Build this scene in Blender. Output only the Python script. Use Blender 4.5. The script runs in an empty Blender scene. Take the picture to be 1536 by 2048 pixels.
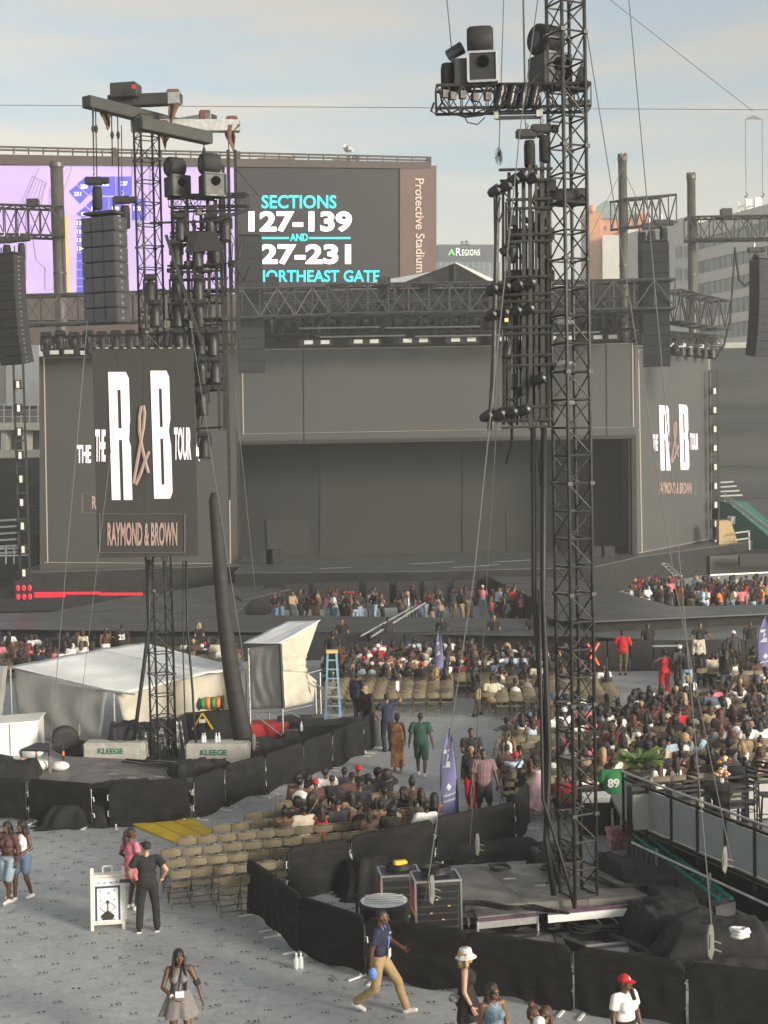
import bpy, bmesh, math, random
from mathutils import Vector, Matrix, noise
R = math.radians
random.seed(7)
S = bpy.context.scene
COL = S.collection

# ------------------------------------------------------------------ camera
F, CAM_H = 2850.0, 9.2                       # focal length in photo pixels, eye height over the floor
PITCH, ROLL = math.atan(129 / 2850), R(1.2)
_f = Vector((0, math.cos(PITCH), -math.sin(PITCH))); _u0 = Vector((0, math.sin(PITCH), math.cos(PITCH)))
_r = Vector((1, 0, 0)) * math.cos(ROLL) - _u0 * math.sin(ROLL)
_u = Vector((1, 0, 0)) * math.sin(ROLL) + _u0 * math.cos(ROLL)
cd = bpy.data.cameras.new('camera'); cam = bpy.data.objects.new('camera', cd); COL.objects.link(cam)
cd.sensor_fit = 'VERTICAL'; cd.sensor_height = 36; cd.lens = 36 * F / 2048; cd.clip_start = .5; cd.clip_end = 3000
cam.matrix_world = Matrix(((_r.x, _u.x, -_f.x, 0), (_r.y, _u.y, -_f.y, 0), (_r.z, _u.z, -_f.z, CAM_H), (0, 0, 0, 1)))
S.camera = cam

# ------------------------------------------------------------------ sky, sun, exposure
SUN_EL, SUN_AZ = R(14), R(128)               # low evening sun, to the right of and behind the viewer (azimuth from +Y towards +X)
W = bpy.data.worlds.new('World'); S.world = W; W.use_nodes = True
nt = W.node_tree; nt.nodes.clear()
def wn(t, **k):
    n = nt.nodes.new(t)
    for a, b in k.items(): setattr(n, a, b)
    return n
sky = wn('ShaderNodeTexSky', sky_type='NISHITA', sun_disc=False, sun_elevation=SUN_EL, sun_rotation=SUN_AZ, altitude=200, air_density=1.2, dust_density=2.2, ozone_density=1.0)
tc = wn('ShaderNodeTexCoord'); mp = wn('ShaderNodeMapping'); mp.inputs['Scale'].default_value = (1.6, 1.6, 13); mp.inputs['Rotation'].default_value = (R(4), R(5), 0)
n1 = wn('ShaderNodeTexNoise'); n1.inputs['Scale'].default_value = 2.3; n1.inputs['Detail'].default_value = 7; n1.inputs['Roughness'].default_value = .56; n1.inputs['Distortion'].default_value = .5
cr = wn('ShaderNodeValToRGB'); cr.color_ramp.elements[0].position = .37; cr.color_ramp.elements[1].position = .62
bw = wn('ShaderNodeRGBToBW'); cl = wn('ShaderNodeMix', data_type='RGBA'); tint = wn('ShaderNodeMix', data_type='RGBA', blend_type='MULTIPLY')
hs = wn('ShaderNodeHueSaturation'); hs.inputs['Saturation'].default_value = .68
bg = wn('ShaderNodeBackground'); bg.inputs['Strength'].default_value = .064
wo = wn('ShaderNodeOutputWorld')
L = nt.links.new
L(tc.outputs['Generated'], mp.inputs['Vector']); L(mp.outputs[0], n1.inputs['Vector']); L(n1.outputs['Fac'], cr.inputs['Fac'])
L(sky.outputs[0], hs.inputs['Color']); L(sky.outputs[0], bw.inputs[0])
tint.inputs['Factor'].default_value = 1; L(bw.outputs[0], tint.inputs['A']); tint.inputs['B'].default_value = (1.25, 1.19, 1.06, 1)
mul = wn('ShaderNodeMath', operation='MULTIPLY'); mul.inputs[1].default_value = .92
L(cr.outputs['Color'], mul.inputs[0]); L(mul.outputs[0], cl.inputs['Factor']); L(hs.outputs[0], cl.inputs['A']); L(tint.outputs['Result'], cl.inputs['B'])
L(cl.outputs['Result'], bg.inputs['Color']); L(bg.outputs[0], wo.inputs['Surface'])
sd = bpy.data.lights.new('sun', 'SUN'); sun = bpy.data.objects.new('sun', sd); COL.objects.link(sun)
sd.energy = 1.6; sd.angle = R(14); sd.color = (1, .91, .78)
_sd = Vector((math.sin(SUN_AZ) * math.cos(SUN_EL), math.cos(SUN_AZ) * math.cos(SUN_EL), math.sin(SUN_EL)))
sun.rotation_euler = _sd.to_track_quat('Z', 'Y').to_euler(); sun.location = _sd * 100
S.view_settings.view_transform = 'Standard'; S.view_settings.look = 'None'; S.view_settings.gamma = 1
S.view_settings.exposure = 1.7
S.cycles.max_bounces = 6; S.cycles.volume_bounces = 0; S.cycles.use_denoising = True

# ------------------------------------------------------------------ measuring helpers (photo pixel -> place)
def ray(px, py): return _f + _r * ((px - 768) / F) + _u * ((1024 - py) / F)
def G(px, py, z=0.0):
    d = ray(px, py); t = (z - CAM_H) / d.z; return Vector((d.x * t, d.y * t, z))
def D(px, py, Y):
    d = ray(px, py); t = Y / d.y; return Vector((d.x * t, Y, CAM_H + d.z * t))
def PX(p):
    q = Vector(p) - Vector((0, 0, CAM_H)); z = q.dot(_f); return (768 + F * q.dot(_r) / z, 1024 - F * q.dot(_u) / z)
class Plane:                                  # an upright plane through two floor points
    def __init__(s, a, b):
        s.a = Vector((a[0], a[1], 0)); s.ex = (Vector((b[0], b[1], 0)) - s.a).normalized(); s.n = Vector((s.ex.y, -s.ex.x, 0))
        if s.n.y > 0: s.n = -s.n
    def at(s, px, py, off=0.0):
        d = ray(px, py); o = Vector((0, 0, CAM_H)); t = (s.a + s.n * off - o).dot(s.n) / d.dot(s.n); return o + d * t

# ------------------------------------------------------------------ materials
MATS = {}
def mat(name, col, rough=.6, metal=0.0, var=.18, scale=6.0, bump=.0, bscale=None, emit=0.0, alpha=None, stretch=None, spec=.5, trans=0.0):
    if name in MATS: return MATS[name]
    m = bpy.data.materials.new(name); m.use_nodes = True; t = m.node_tree; b = t.nodes['Principled BSDF']
    c = tuple(col) + (1,)
    b.inputs['Roughness'].default_value = rough; b.inputs['Metallic'].default_value = metal; b.inputs['Specular IOR Level'].default_value = spec
    if var > 0 or bump > 0:
        co = t.nodes.new('ShaderNodeTexCoord'); mpn = t.nodes.new('ShaderNodeMapping'); t.links.new(co.outputs['Object'], mpn.inputs[0])
        oi = t.nodes.new('ShaderNodeObjectInfo'); ad = t.nodes.new('ShaderNodeVectorMath'); ad.operation = 'ADD'
        mr = t.nodes.new('ShaderNodeMath'); mr.operation = 'MULTIPLY'; mr.inputs[1].default_value = 37.0
        t.links.new(oi.outputs['Random'], mr.inputs[0]); t.links.new(mpn.outputs[0], ad.inputs[0]); t.links.new(mr.outputs[0], ad.inputs[1])
        if stretch: mpn.inputs['Scale'].default_value = stretch
        nz = t.nodes.new('ShaderNodeTexNoise'); nz.inputs['Scale'].default_value = scale; nz.inputs['Detail'].default_value = 5; t.links.new(ad.outputs[0], nz.inputs['Vector'])
        if var > 0:
            rp = t.nodes.new('ShaderNodeMapRange'); rp.inputs['From Min'].default_value = .3; rp.inputs['From Max'].default_value = .7
            rp.inputs['To Min'].default_value = 1 - var; rp.inputs['To Max'].default_value = 1 + var; t.links.new(nz.outputs['Fac'], rp.inputs['Value'])
            mx = t.nodes.new('ShaderNodeVectorMath'); mx.operation = 'SCALE'; mx.inputs[0].default_value = col; t.links.new(rp.outputs[0], mx.inputs['Scale'])
            t.links.new(mx.outputs[0], b.inputs['Base Color'])
            r2 = t.nodes.new('ShaderNodeMapRange'); r2.inputs['To Min'].default_value = min(1, rough + .12); r2.inputs['To Max'].default_value = max(.05, rough - .12)
            t.links.new(nz.outputs['Fac'], r2.inputs['Value']); t.links.new(r2.outputs[0], b.inputs['Roughness'])
        else: b.inputs['Base Color'].default_value = c
        if bump > 0:
            n2 = t.nodes.new('ShaderNodeTexNoise'); n2.inputs['Scale'].default_value = bscale or scale * 3; n2.inputs['Detail'].default_value = 4
            t.links.new(ad.outputs[0], n2.inputs['Vector'])
            bp = t.nodes.new('ShaderNodeBump'); bp.inputs['Strength'].default_value = bump; bp.inputs['Distance'].default_value = .05
            t.links.new(n2.outputs['Fac'], bp.inputs['Height']); t.links.new(bp.outputs[0], b.inputs['Normal'])
    else: b.inputs['Base Color'].default_value = c
    if emit: b.inputs['Emission Color'].default_value = c; b.inputs['Emission Strength'].default_value = emit
    if trans: b.inputs['Transmission Weight'].default_value = trans
    if alpha is not None: b.inputs['Alpha'].default_value = alpha
    MATS[name] = m; return m
blk_steel = mat('black steel', (.042, .041, .038), .55, .3, .35, 9)
blk_paint = mat('black paint', (.024, .024, .024), .5, 0, .3, 5)
alu = mat('aluminium', (.55, .55, .54), .38, .9, .15, 8)
galv = mat('galvanised steel', (.52, .52, .50), .45, .75, .2, 7)
dark_alu = mat('dark truss', (.06, .06, .06), .5, .4, .3, 4)
blk_cloth = mat('black cloth', (.017, .0165, .016), .9, 0, .35, 3, .5, 5)
blk_cover = mat('black barrier cover', (.013, .0125, .012), .8, 0, .35, 2.5, .3, 5, stretch=(1, 1, 2.2), spec=.25)
cable_m = mat('black rubber', (.012, .012, .012), .55, 0, .2, 9)
wire_m = mat('steel wire', (.20, .20, .19), .45, .6, 0)
white_p = mat('white paint', (.75, .74, .70), .5, 0, .08, 4)
cream_p = mat('cream plastic', (.72, .70, .62), .5, 0, .07, 5)
canvas_g = mat('grey canvas', (.34, .335, .32), .8, 0, .10, 2.2, .5, 2.5, stretch=(1, 1, .45))
canvas_c = mat('cream canvas', (.50, .47, .38), .8, 0, .10, 2.0, .5, 2.5, stretch=(1, 1, .45))
canvas_w = mat('white canvas', (.74, .75, .74), .7, 0, .08, 1.5, .35, 2)
conc = mat('concrete', (.42, .41, .36), .85, 0, .15, 4, .35, 12)
deck_m = mat('stage deck board', (.15, .138, .125), .55, 0, .35, 1.8, .1, 20)
deck_far = mat('runway deck', (.085, .088, .088), .38, 0, .2, .6, .05, 8)
deck_b = mat('b stage deck', (.16, .17, .165), .32, 0, .12, .5, .05, 8)
wood = mat('plywood', (.26, .15, .07), .7, 0, .25, 5)
purple_e = mat('purple edge carpet', (.10, .045, .075), .8, 0, .2, 8)
rubber = mat('tyre rubber', (.02, .02, .02), .75, 0, .25, 8)
yellow = mat('yellow ramp plastic', (.62, .43, .03), .6, 0, .18, 2)
green_n = mat('green mesh', (.03, .24, .08), .7, 0, .2, 6)
teal = mat('teal plastic', (.02, .24, .19), .45, 0, .15, 6)
red_m = mat('red paint', (.45, .03, .03), .5, 0, .15, 6)
chair_m = mat('tan chair metal', (.25, .21, .14), .48, .1, .12, 5)
chair_f = mat('tan chair tube', (.20, .17, .115), .45, .3, .1, 5)

# ------------------------------------------------------------------ mesh helpers
class MB:
    def __init__(s): s.v = []; s.f = []; s.smooth = False
    def add(s, vs, fs):
        o = len(s.v); s.v += [Vector(v) for v in vs]; s.f += [tuple(i + o for i in f) for f in fs]; return s
    def quad(s, *p): return s.add(p, [tuple(range(len(p)))])
    def box(s, c, d, rz=0.0, M=None):
        x, y, z = d[0] / 2, d[1] / 2, d[2] / 2
        vs = [Vector((a, b, e)) for a in (-x, x) for b in (-y, y) for e in (-z, z)]
        Q = M if M is not None else Matrix.Rotation(rz, 3, 'Z')
        return s.add([Q @ v + Vector(c) for v in vs], [(0, 1, 3, 2), (4, 6, 7, 5), (0, 4, 5, 1), (2, 3, 7, 6), (0, 2, 6, 4), (1, 5, 7, 3)])
    def frame(s, p0, p1, up=None):
        d = (Vector(p1) - Vector(p0)); l = d.length; d.normalize()
        up = Vector(up) if up else (Vector((0, 0, 1)) if abs(d.z) < .95 else Vector((0, 1, 0)))
        a = d.cross(up).normalized(); b = a.cross(d).normalized(); return a, b, d, l
    def beam(s, p0, p1, w, h=None, up=None):
        h = h or w; a, b, d, l = s.frame(p0, p1, up); p0 = Vector(p0); p1 = Vector(p1)
        vs = [p + a * (i * w / 2) + b * (j * h / 2) for p in (p0, p1) for i, j in ((-1, -1), (1, -1), (1, 1), (-1, 1))]
        return s.add(vs, [(3, 2, 1, 0), (4, 5, 6, 7), (0, 1, 5, 4), (1, 2, 6, 5), (2, 3, 7, 6), (3, 0, 4, 7)])
    def cone(s, p0, r0, p1, r1, n=8, caps=True):
        a, b, d, l = s.frame(p0, p1); p0 = Vector(p0); p1 = Vector(p1)
        vs = [p + a * (r * math.cos(6.28319 * i / n)) + b * (r * math.sin(6.28319 * i / n)) for p, r in ((p0, r0), (p1, r1)) for i in range(n)]
        fs = [(i, (i + 1) % n, n + (i + 1) % n, n + i) for i in range(n)]
        if caps: fs += [tuple(range(n - 1, -1, -1)), tuple(range(n, 2 * n))]
        return s.add(vs, fs)
    def tube(s, p0, p1, r, n=6): return s.cone(p0, r, p1, r, n)
    def path(s, pts, r, n=5, close=False):
        pts = [Vector(p) for p in pts]; m = len(pts); vs = []; prev = None
        rr = r if isinstance(r, (list, tuple)) else [r] * m
        for i, p in enumerate(pts):
            d = (pts[(i + 1) % m] - pts[i - 1]) if close else (pts[min(i + 1, m - 1)] - pts[max(i - 1, 0)])
            d.normalize()
            if prev is None: a = d.cross(Vector((0, 0, 1)) if abs(d.z) < .9 else Vector((0, 1, 0))).normalized()
            else: a = (prev - d * prev.dot(d)).normalized()
            prev = a; b = d.cross(a)
            vs += [p + a * (rr[i] * math.cos(6.28319 * k / n)) + b * (rr[i] * math.sin(6.28319 * k / n)) for k in range(n)]
        fs = []
        for i in range(m if close else m - 1):
            j = (i + 1) % m
            fs += [(i * n + k, i * n + (k + 1) % n, j * n + (k + 1) % n, j * n + k) for k in range(n)]
        if not close: fs += [tuple(range(n - 1, -1, -1)), tuple(range((m - 1) * n, m * n))]
        return s.add(vs, fs)
    def ell(s, c, r, n=12, m=8, M=None):
        c = Vector(c); r = r if hasattr(r, '__len__') else (r, r, r); vs = []; Q = M or Matrix.Identity(3)
        for j in range(1, m):
            t = math.pi * j / m
            for i in range(n):
                a = 6.28319 * i / n; vs.append(c + Q @ Vector((r[0] * math.sin(t) * math.cos(a), r[1] * math.sin(t) * math.sin(a), r[2] * math.cos(t))))
        fs = [(j * n + i, (j + 1) * n + i, (j + 1) * n + (i + 1) % n, j * n + (i + 1) % n) for j in range(m - 2) for i in range(n)]
        k = len(vs); vs += [c + Q @ Vector((0, 0, r[2])), c - Q @ Vector((0, 0, r[2]))]
        fs += [(k, i, (i + 1) % n) for i in range(n)] + [(k + 1, (m - 2) * n + (i + 1) % n, (m - 2) * n + i) for i in range(n)]
        return s.add(vs, fs)
    def cap(s, p0, r0, p1, r1, n=10):
        p0 = Vector(p0); p1 = Vector(p1); d = p1 - p0; l = max(d.length, 1e-5); d /= l
        pts = []; rs = []
        for t in (90, 60, 30, 0): pts.append(p0 - d * (r0 * math.sin(R(t)))); rs.append(max(1e-4, r0 * math.cos(R(t))))
        for t in (0, 30, 60, 90): pts.append(p1 + d * (r1 * math.sin(R(t)))); rs.append(max(1e-4, r1 * math.cos(R(t))))
        return s.path(pts, rs, n)
    def lathe(s, prof, n=16, c=(0, 0, 0), M=None):
        c = Vector(c); Q = M or Matrix.Identity(3); m = len(prof)
        vs = [c + Q @ Vector((r * math.cos(6.28319 * i / n), r * math.sin(6.28319 * i / n), z)) for r, z in prof for i in range(n)]
        fs = [(j * n + i, j * n + (i + 1) % n, (j + 1) * n + (i + 1) % n, (j + 1) * n + i) for j in range(m - 1) for i in range(n)]
        if prof[0][0] > 1e-3: fs.append(tuple(range(n - 1, -1, -1)))
        if prof[-1][0] > 1e-3: fs.append(tuple(range((m - 1) * n, m * n)))
        return s.add(vs, fs)
    def prism(s, poly, off):                    # closed polygon (3-D points) pushed by a vector
        n = len(poly); poly = [Vector(p) for p in poly]; off = Vector(off)
        return s.add(poly + [p + off for p in poly], [tuple(range(n - 1, -1, -1)), tuple(range(n, 2 * n))] + [(i, (i + 1) % n, n + (i + 1) % n, n + i) for i in range(n)])
    def grid(s, nx, ny, fn, thick=0.0):
        vs = [Vector(fn(i / nx, j / ny)) for j in range(ny + 1) for i in range(nx + 1)]
        fs = [(j * (nx + 1) + i, j * (nx + 1) + i + 1, (j + 1) * (nx + 1) + i + 1, (j + 1) * (nx + 1) + i) for j in range(ny) for i in range(nx)]
        return s.add(vs, fs)
    def mesh(s, name, material=None, off=None, smooth=None, bev=0.0):
        me = bpy.data.meshes.new(name); vs = [v - off for v in s.v] if off is not None else s.v
        me.from_pydata([tuple(v) for v in vs], [], s.f)
        bm = bmesh.new(); bm.from_mesh(me)
        bmesh.ops.recalc_face_normals(bm, faces=bm.faces)
        if bev: bmesh.ops.bevel(bm, geom=[e for e in bm.edges if e.calc_face_angle(0) > .5], offset=bev, segments=2, affect='EDGES', clamp_overlap=True)
        bm.to_mesh(me); bm.free()
        if material: me.materials.append(material)
        if smooth if smooth is not None else s.smooth:
            for p in me.polygons: p.use_smooth = True
        return me
    def build(s, name, material, parent=None, smooth=None, bev=0.0, kind=None, label=None):
        off = None
        if parent is not None:
            off = parent.location.copy(); q = parent.parent
            while q: off += q.location; q = q.parent
        o = bpy.data.objects.new(name, s.mesh(name, material, off, smooth, bev)); COL.objects.link(o)
        if parent is not None: o.parent = parent
        if kind: o['kind'] = kind
        if label: o['label'] = label
        return o
def tag(o, label, cat, group=None, kind=None):
    o['label'] = label; o['category'] = cat
    if group: o['group'] = group
    if kind: o['kind'] = kind
    return o
def thing(name, loc, label, cat, group=None):
    o = bpy.data.objects.new(name, None); o.location = Vector(loc); COL.objects.link(o); o.empty_display_size = .2
    return tag(o, label, cat, group)
def struct(o): o['kind'] = 'structure'; return o
def single(mb, name, material, label, cat, group=None, **k): return tag(mb.build(name, material, **k), label, cat, group)
def link_copy(me, name, parent, M=None, material=None):
    o = bpy.data.objects.new(name, me); COL.objects.link(o); o.parent = parent
    if M is not None: o.matrix_local = M
    if material: o.material_slots[0].link = 'OBJECT'; o.material_slots[0].material = material
    return o
def solid(o, t): m = o.modifiers.new('thickness', 'SOLIDIFY'); m.thickness = t; m.offset = -1; return o
def text_mb(s, bold=.0, spacing=1.0):
    cu = bpy.data.curves.new('t', 'FONT'); cu.body = s; cu.offset = bold; cu.resolution_u = 3; cu.space_character = spacing
    ob = bpy.data.objects.new('t', cu); me = ob.to_mesh()
    vs = [Vector(v.co) for v in me.vertices]; fs = [tuple(p.vertices) for p in me.polygons]
    ob.to_mesh_clear(); bpy.data.objects.remove(ob); bpy.data.curves.remove(cu)
    mb = MB(); mb.add(vs, fs); return mb
def fit_text(s, o, ex, ey, bold=.0, spacing=1.0):  # stretch the writing to fill the parallelogram o, o+ex, o+ey
    mb = text_mb(s, bold, spacing); xs = [v.x for v in mb.v]; ys = [v.y for v in mb.v]
    x0, x1, y0, y1 = min(xs), max(xs), min(ys), max(ys)
    mb.v = [o + ex * ((v.x - x0) / (x1 - x0)) + ey * ((v.y - y0) / (y1 - y0)) for v in mb.v]; return mb
def plane_text(pl, s, x0, y0, x1, y1, off=.05, bold=.0, spacing=1.0):
    o = pl.at(x0, y1, off); return fit_text(s, o, pl.at(x1, y1, off) - o, pl.at(x0, y0, off) - o, bold, spacing)
def mapped(pl, pts, off): return [pl.at(x, y, off) for x, y in pts]
ORD = 'zeroth first second third fourth fifth sixth seventh eighth ninth tenth eleventh twelfth thirteenth fourteenth fifteenth sixteenth seventeenth eighteenth nineteenth twentieth'.split()
def nth(i):
    if i < 21: return ORD[i]
    return {2: 'twenty-', 3: 'thirty-', 4: 'forty-'}.get(i // 10, 'far-') + (ORD[i % 10] if i % 10 else 'th') if i % 10 else {30: 'thirtieth', 40: 'fortieth'}.get(i, 'last')

# ================================================================== ground
def floor_mat():
    m = bpy.data.materials.new('plastic floor tiles'); m.use_nodes = True; t = m.node_tree; b = t.nodes['Principled BSDF']; N = t.nodes.new; K = t.links.new
    co = N('ShaderNodeTexCoord')
    a = N('ShaderNodeTexNoise'); a.inputs['Scale'].default_value = .35; a.inputs['Detail'].default_value = 6; a.inputs['Roughness'].default_value = .65
    c = N('ShaderNodeTexNoise'); c.inputs['Scale'].default_value = 3.2; c.inputs['Detail'].default_value = 8; c.inputs['Roughness'].default_value = .7; c.inputs['Distortion'].default_value = 1.2
    g = N('ShaderNodeTexNoise'); g.inputs['Scale'].default_value = 70; g.inputs['Detail'].default_value = 2
    br = N('ShaderNodeTexBrick'); br.offset = .5; br.inputs['Scale'].default_value = 1.0; br.inputs['Brick Width'].default_value = 1.05; br.inputs['Row Height'].default_value = 1.05; br.inputs['Mortar Size'].default_value = .006
    br.inputs['Color1'].default_value = (1, 1, 1, 1); br.inputs['Color2'].default_value = (.97, .97, .98, 1); br.inputs['Mortar'].default_value = (.90, .90, .90, 1)
    rot = N('ShaderNodeMapping'); rot.inputs['Rotation'].default_value = (0, 0, R(14)); K(co.outputs['Object'], rot.inputs[0]); K(rot.outputs[0], br.inputs['Vector'])
    for n in (a, c, g): K(co.outputs['Object'], n.inputs['Vector'])
    sc = N('ShaderNodeTexNoise'); sc.inputs['Scale'].default_value = .55; sc.inputs['Detail'].default_value = 3; sc.inputs['Distortion'].default_value = 2.2; K(co.outputs['Object'], sc.inputs['Vector'])
    s1 = N('ShaderNodeMath'); s1.operation = 'SUBTRACT'; s1.inputs[1].default_value = .5; K(sc.outputs['Fac'], s1.inputs[0]); s2 = N('ShaderNodeMath'); s2.operation = 'ABSOLUTE'; K(s1.outputs[0], s2.inputs[0]); s3 = N('ShaderNodeMapRange'); s3.inputs['From Min'].default_value = 0; s3.inputs['From Max'].default_value = .008; s3.inputs['To Min'].default_value = .72; s3.inputs['To Max'].default_value = 1; K(s2.outputs[0], s3.inputs['Value'])
    def rng(src, lo, hi):
        r = N('ShaderNodeMapRange'); r.inputs['From Min'].default_value = .3; r.inputs['From Max'].default_value = .7; r.inputs['To Min'].default_value = lo; r.inputs['To Max'].default_value = hi; K(src, r.inputs['Value']); return r.outputs[0]
    m1 = N('ShaderNodeMath'); m1.operation = 'MULTIPLY'; K(rng(a.outputs['Fac'], .86, 1.12), m1.inputs[0]); K(rng(c.outputs['Fac'], .84, 1.12), m1.inputs[1])
    m2 = N('ShaderNodeMath'); m2.operation = 'MULTIPLY'; K(m1.outputs[0], m2.inputs[0]); K(rng(g.outputs['Fac'], .92, 1.08), m2.inputs[1])
    v = N('ShaderNodeVectorMath'); v.operation = 'SCALE'; v.inputs[0].default_value = (.39, .405, .40); K(m2.outputs[0], v.inputs['Scale'])
    v2 = N('ShaderNodeVectorMath'); v2.operation = 'MULTIPLY'; K(v.outputs[0], v2.inputs[0]); K(br.outputs['Color'], v2.inputs[1]); v3 = N('ShaderNodeVectorMath'); v3.operation = 'SCALE'; K(v2.outputs[0], v3.inputs[0]); K(s3.outputs[0], v3.inputs['Scale']); K(v3.outputs[0], b.inputs['Base Color'])
    K(rng(c.outputs['Fac'], .62, .45), b.inputs['Roughness'])
    bp = N('ShaderNodeBump'); bp.inputs['Strength'].default_value = .12; bp.inputs['Distance'].default_value = .01; K(g.outputs['Fac'], bp.inputs['Height']); K(bp.outputs[0], b.inputs['Normal'])
    return m
struct(MB().quad((-330, -90, 0), (330, -90, 0), (330, 520, 0), (-330, 520, 0)).build('ground', floor_mat()))
mb = MB(); rng = random.Random(3); ca, sa = math.cos(R(14)), math.sin(R(14))
for i in range(-60, 60):
    for j in range(30, 110):
        a, b = i * .60 + (.30 if j % 2 else 0) + rng.uniform(-.07, .07), j * .46 + rng.uniform(-.06, .06)
        x, y = a * ca - b * sa + 8, a * sa + b * ca
        if not (20 < y < 38 and -11 < x < 12 and abs(x) < y * .30): continue
        if rng.random() < .16: continue
        w = rng.uniform(.8, 1.25); th = R(14) + rng.uniform(-.25, .25) + (1.57 if rng.random() < .2 else 0); c_, s_ = math.cos(th), math.sin(th)
        T_ = lambda u, v: (x + w * (u * c_ - v * s_), y + w * (u * s_ + v * c_), .004)
        for dx in (-.045, .035)[:1 if rng.random() < .15 else 2]: mb.add([T_(dx + .024 * math.cos(k * 1.0472), .030 * math.sin(k * 1.0472)) for k in range(6)], [(0, 1, 2, 3, 4, 5)])
        if rng.random() < .6: mb.quad(T_(.085, -.06), T_(.097, -.057), T_(.087, .05), T_(.075, .047))
        if rng.random() < .6: mb.quad(T_(-.10, -.078), T_(.09, -.068), T_(.09, -.058), T_(-.10, -.068))
o = mb.build('floor_tile_slots', mat('dark slot', (.06, .062, .063), .8, 0, 0)); o['kind'] = 'stuff'; o['label'] = 'dark locking slots in the grey plastic floor tiles'; o['category'] = 'slots'
yr = thing('cable_ramp', G(330, 1668), 'flat yellow cable crossing laid on the floor beside covered barrier', 'cable ramp')
A, B_, C_, D_ = G(248, 1645), G(372, 1633), G(428, 1664), G(362, 1693)
for k in range(3):
    e0, e1 = k / 3 + .008, (k + 1) / 3 - .008
    q = [A.lerp(B_, e0), A.lerp(B_, e1), D_.lerp(C_, e1), D_.lerp(C_, e0)]
    MB().prism(q, (0, 0, .045)).build('ramp_plate', yellow, yr, bev=.012)

# ================================================================== far buildings
glass = mat('building glass', (.10, .12, .14), .2, 0, .25, .5)
def wall_mat(n, c, s=1.0): return mat(n, c, .85, 0, .07, s, .1, 8)
# ---- long white office block with ribbon windows
pl = Plane(D(1150, 700, 262), D(1560, 700, 205)); off = thing('office_building', pl.at(1340, 700) * 1 - Vector((0, 0, pl.at(1340, 700).z)), 'long pale office block with grey ribbon windows behind the right stage tower', 'building')
wm = wall_mat('pale wall panel', (.62, .59, .54)); rib = mat('ribbon glass', (.27, .27, .27), .35, 0, .15, .4)
dep = -pl.n * 26
def facade(px0, px1, ytop, rows, off_, parent):
    for k, (a, b, kind) in enumerate(rows):
        za = pl.at(1405, a).z; zb = pl.at(1405, b).z
        p0, p1 = pl.at(px0, 600, off_ + (.35 if kind == 'w' else 0)), pl.at(px1, 600, off_ + (.35 if kind == 'w' else 0))
        q = [Vector((p0.x, p0.y, zb)), Vector((p1.x, p1.y, zb)), Vector((p1.x, p1.y, za)), Vector((p0.x, p0.y, za))]
        MB().prism(q, dep).build('spandrel' if kind == 'w' else 'window_band', wm if kind == 'w' else rib, parent)
        if kind == 'g':
            n = 16; mbm = MB()
            for i in range(1, n): c = p0.lerp(p1, i / n); mbm.beam((c.x, c.y, zb), (c.x, c.y, za), .12)
            o = mbm.build('mullions', mat('mullion grey', (.16, .16, .16), .6, 0, 0), parent); o['kind'] = 'stuff'
rows = [(445, 476, 'w'), (476, 499, 'g'), (499, 522, 'w'), (522, 547, 'g'), (547, 567, 'w'), (567, 593, 'g'), (593, 609, 'w'), (609, 637, 'g'), (637, 655, 'w'), (655, 684, 'g'), (684, 705, 'w'), (705, 800, 'g'), (800, 905, 'w')]
facade(1386, 1575, 445, rows, 0, off)
rows2 = [(505, 528, 'w'), (528, 553, 'g'), (553, 573, 'w'), (573, 598, 'g'), (598, 615, 'w'), (615, 643, 'g'), (643, 662, 'w'), (662, 905, 'g')]
facade(1160, 1255, 505, rows2, -6, off)
pc = [pl.at(x, 600, 1.2) for x in (1253, 1386)]; zt, zb_ = pl.at(1340, 447).z, 0
MB().prism([(pc[0].x, pc[0].y, 0), (pc[1].x, pc[1].y, 0), (pc[1].x, pc[1].y, zt), (pc[0].x, pc[0].y, zt)], dep).build('stair_tower', wm, off)
for x in (1351, 1369):
    for y in (492, 537, 583, 630):
        q = [pl.at(x, y + 23, 1.35), pl.at(x + 11, y + 23, 1.35), pl.at(x + 11, y, 1.35), pl.at(x, y, 1.35)]
        MB().prism(q, pl.n * .06).build('window', rib, off)
q = [pl.at(x, y, -4) for x, y in ((1385, 447), (1575, 447), (1575, 415), (1470, 432), (1385, 447.5))]
MB().prism(q, -pl.n * 10).build('penthouse', wm, off)
an = MB()
for x in (1478, 1497, 1516): an.beam(pl.at(x, 436, -3), pl.at(x, 404, -3), .18)
an.beam(pl.at(1478, 412, -3), pl.at(1520, 412, -3), .15); an.beam(pl.at(1478, 414, -3), pl.at(1497, 430, -3), .12); an.beam(pl.at(1516, 414, -3), pl.at(1497, 430, -3), .12)
an.box(pl.at(1497, 413, -3), (1, .6, 2.2)); an.box(pl.at(1516, 411, -3), (1, .6, 2.4))
an.build('roof_antenna', white_p, off)
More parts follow.
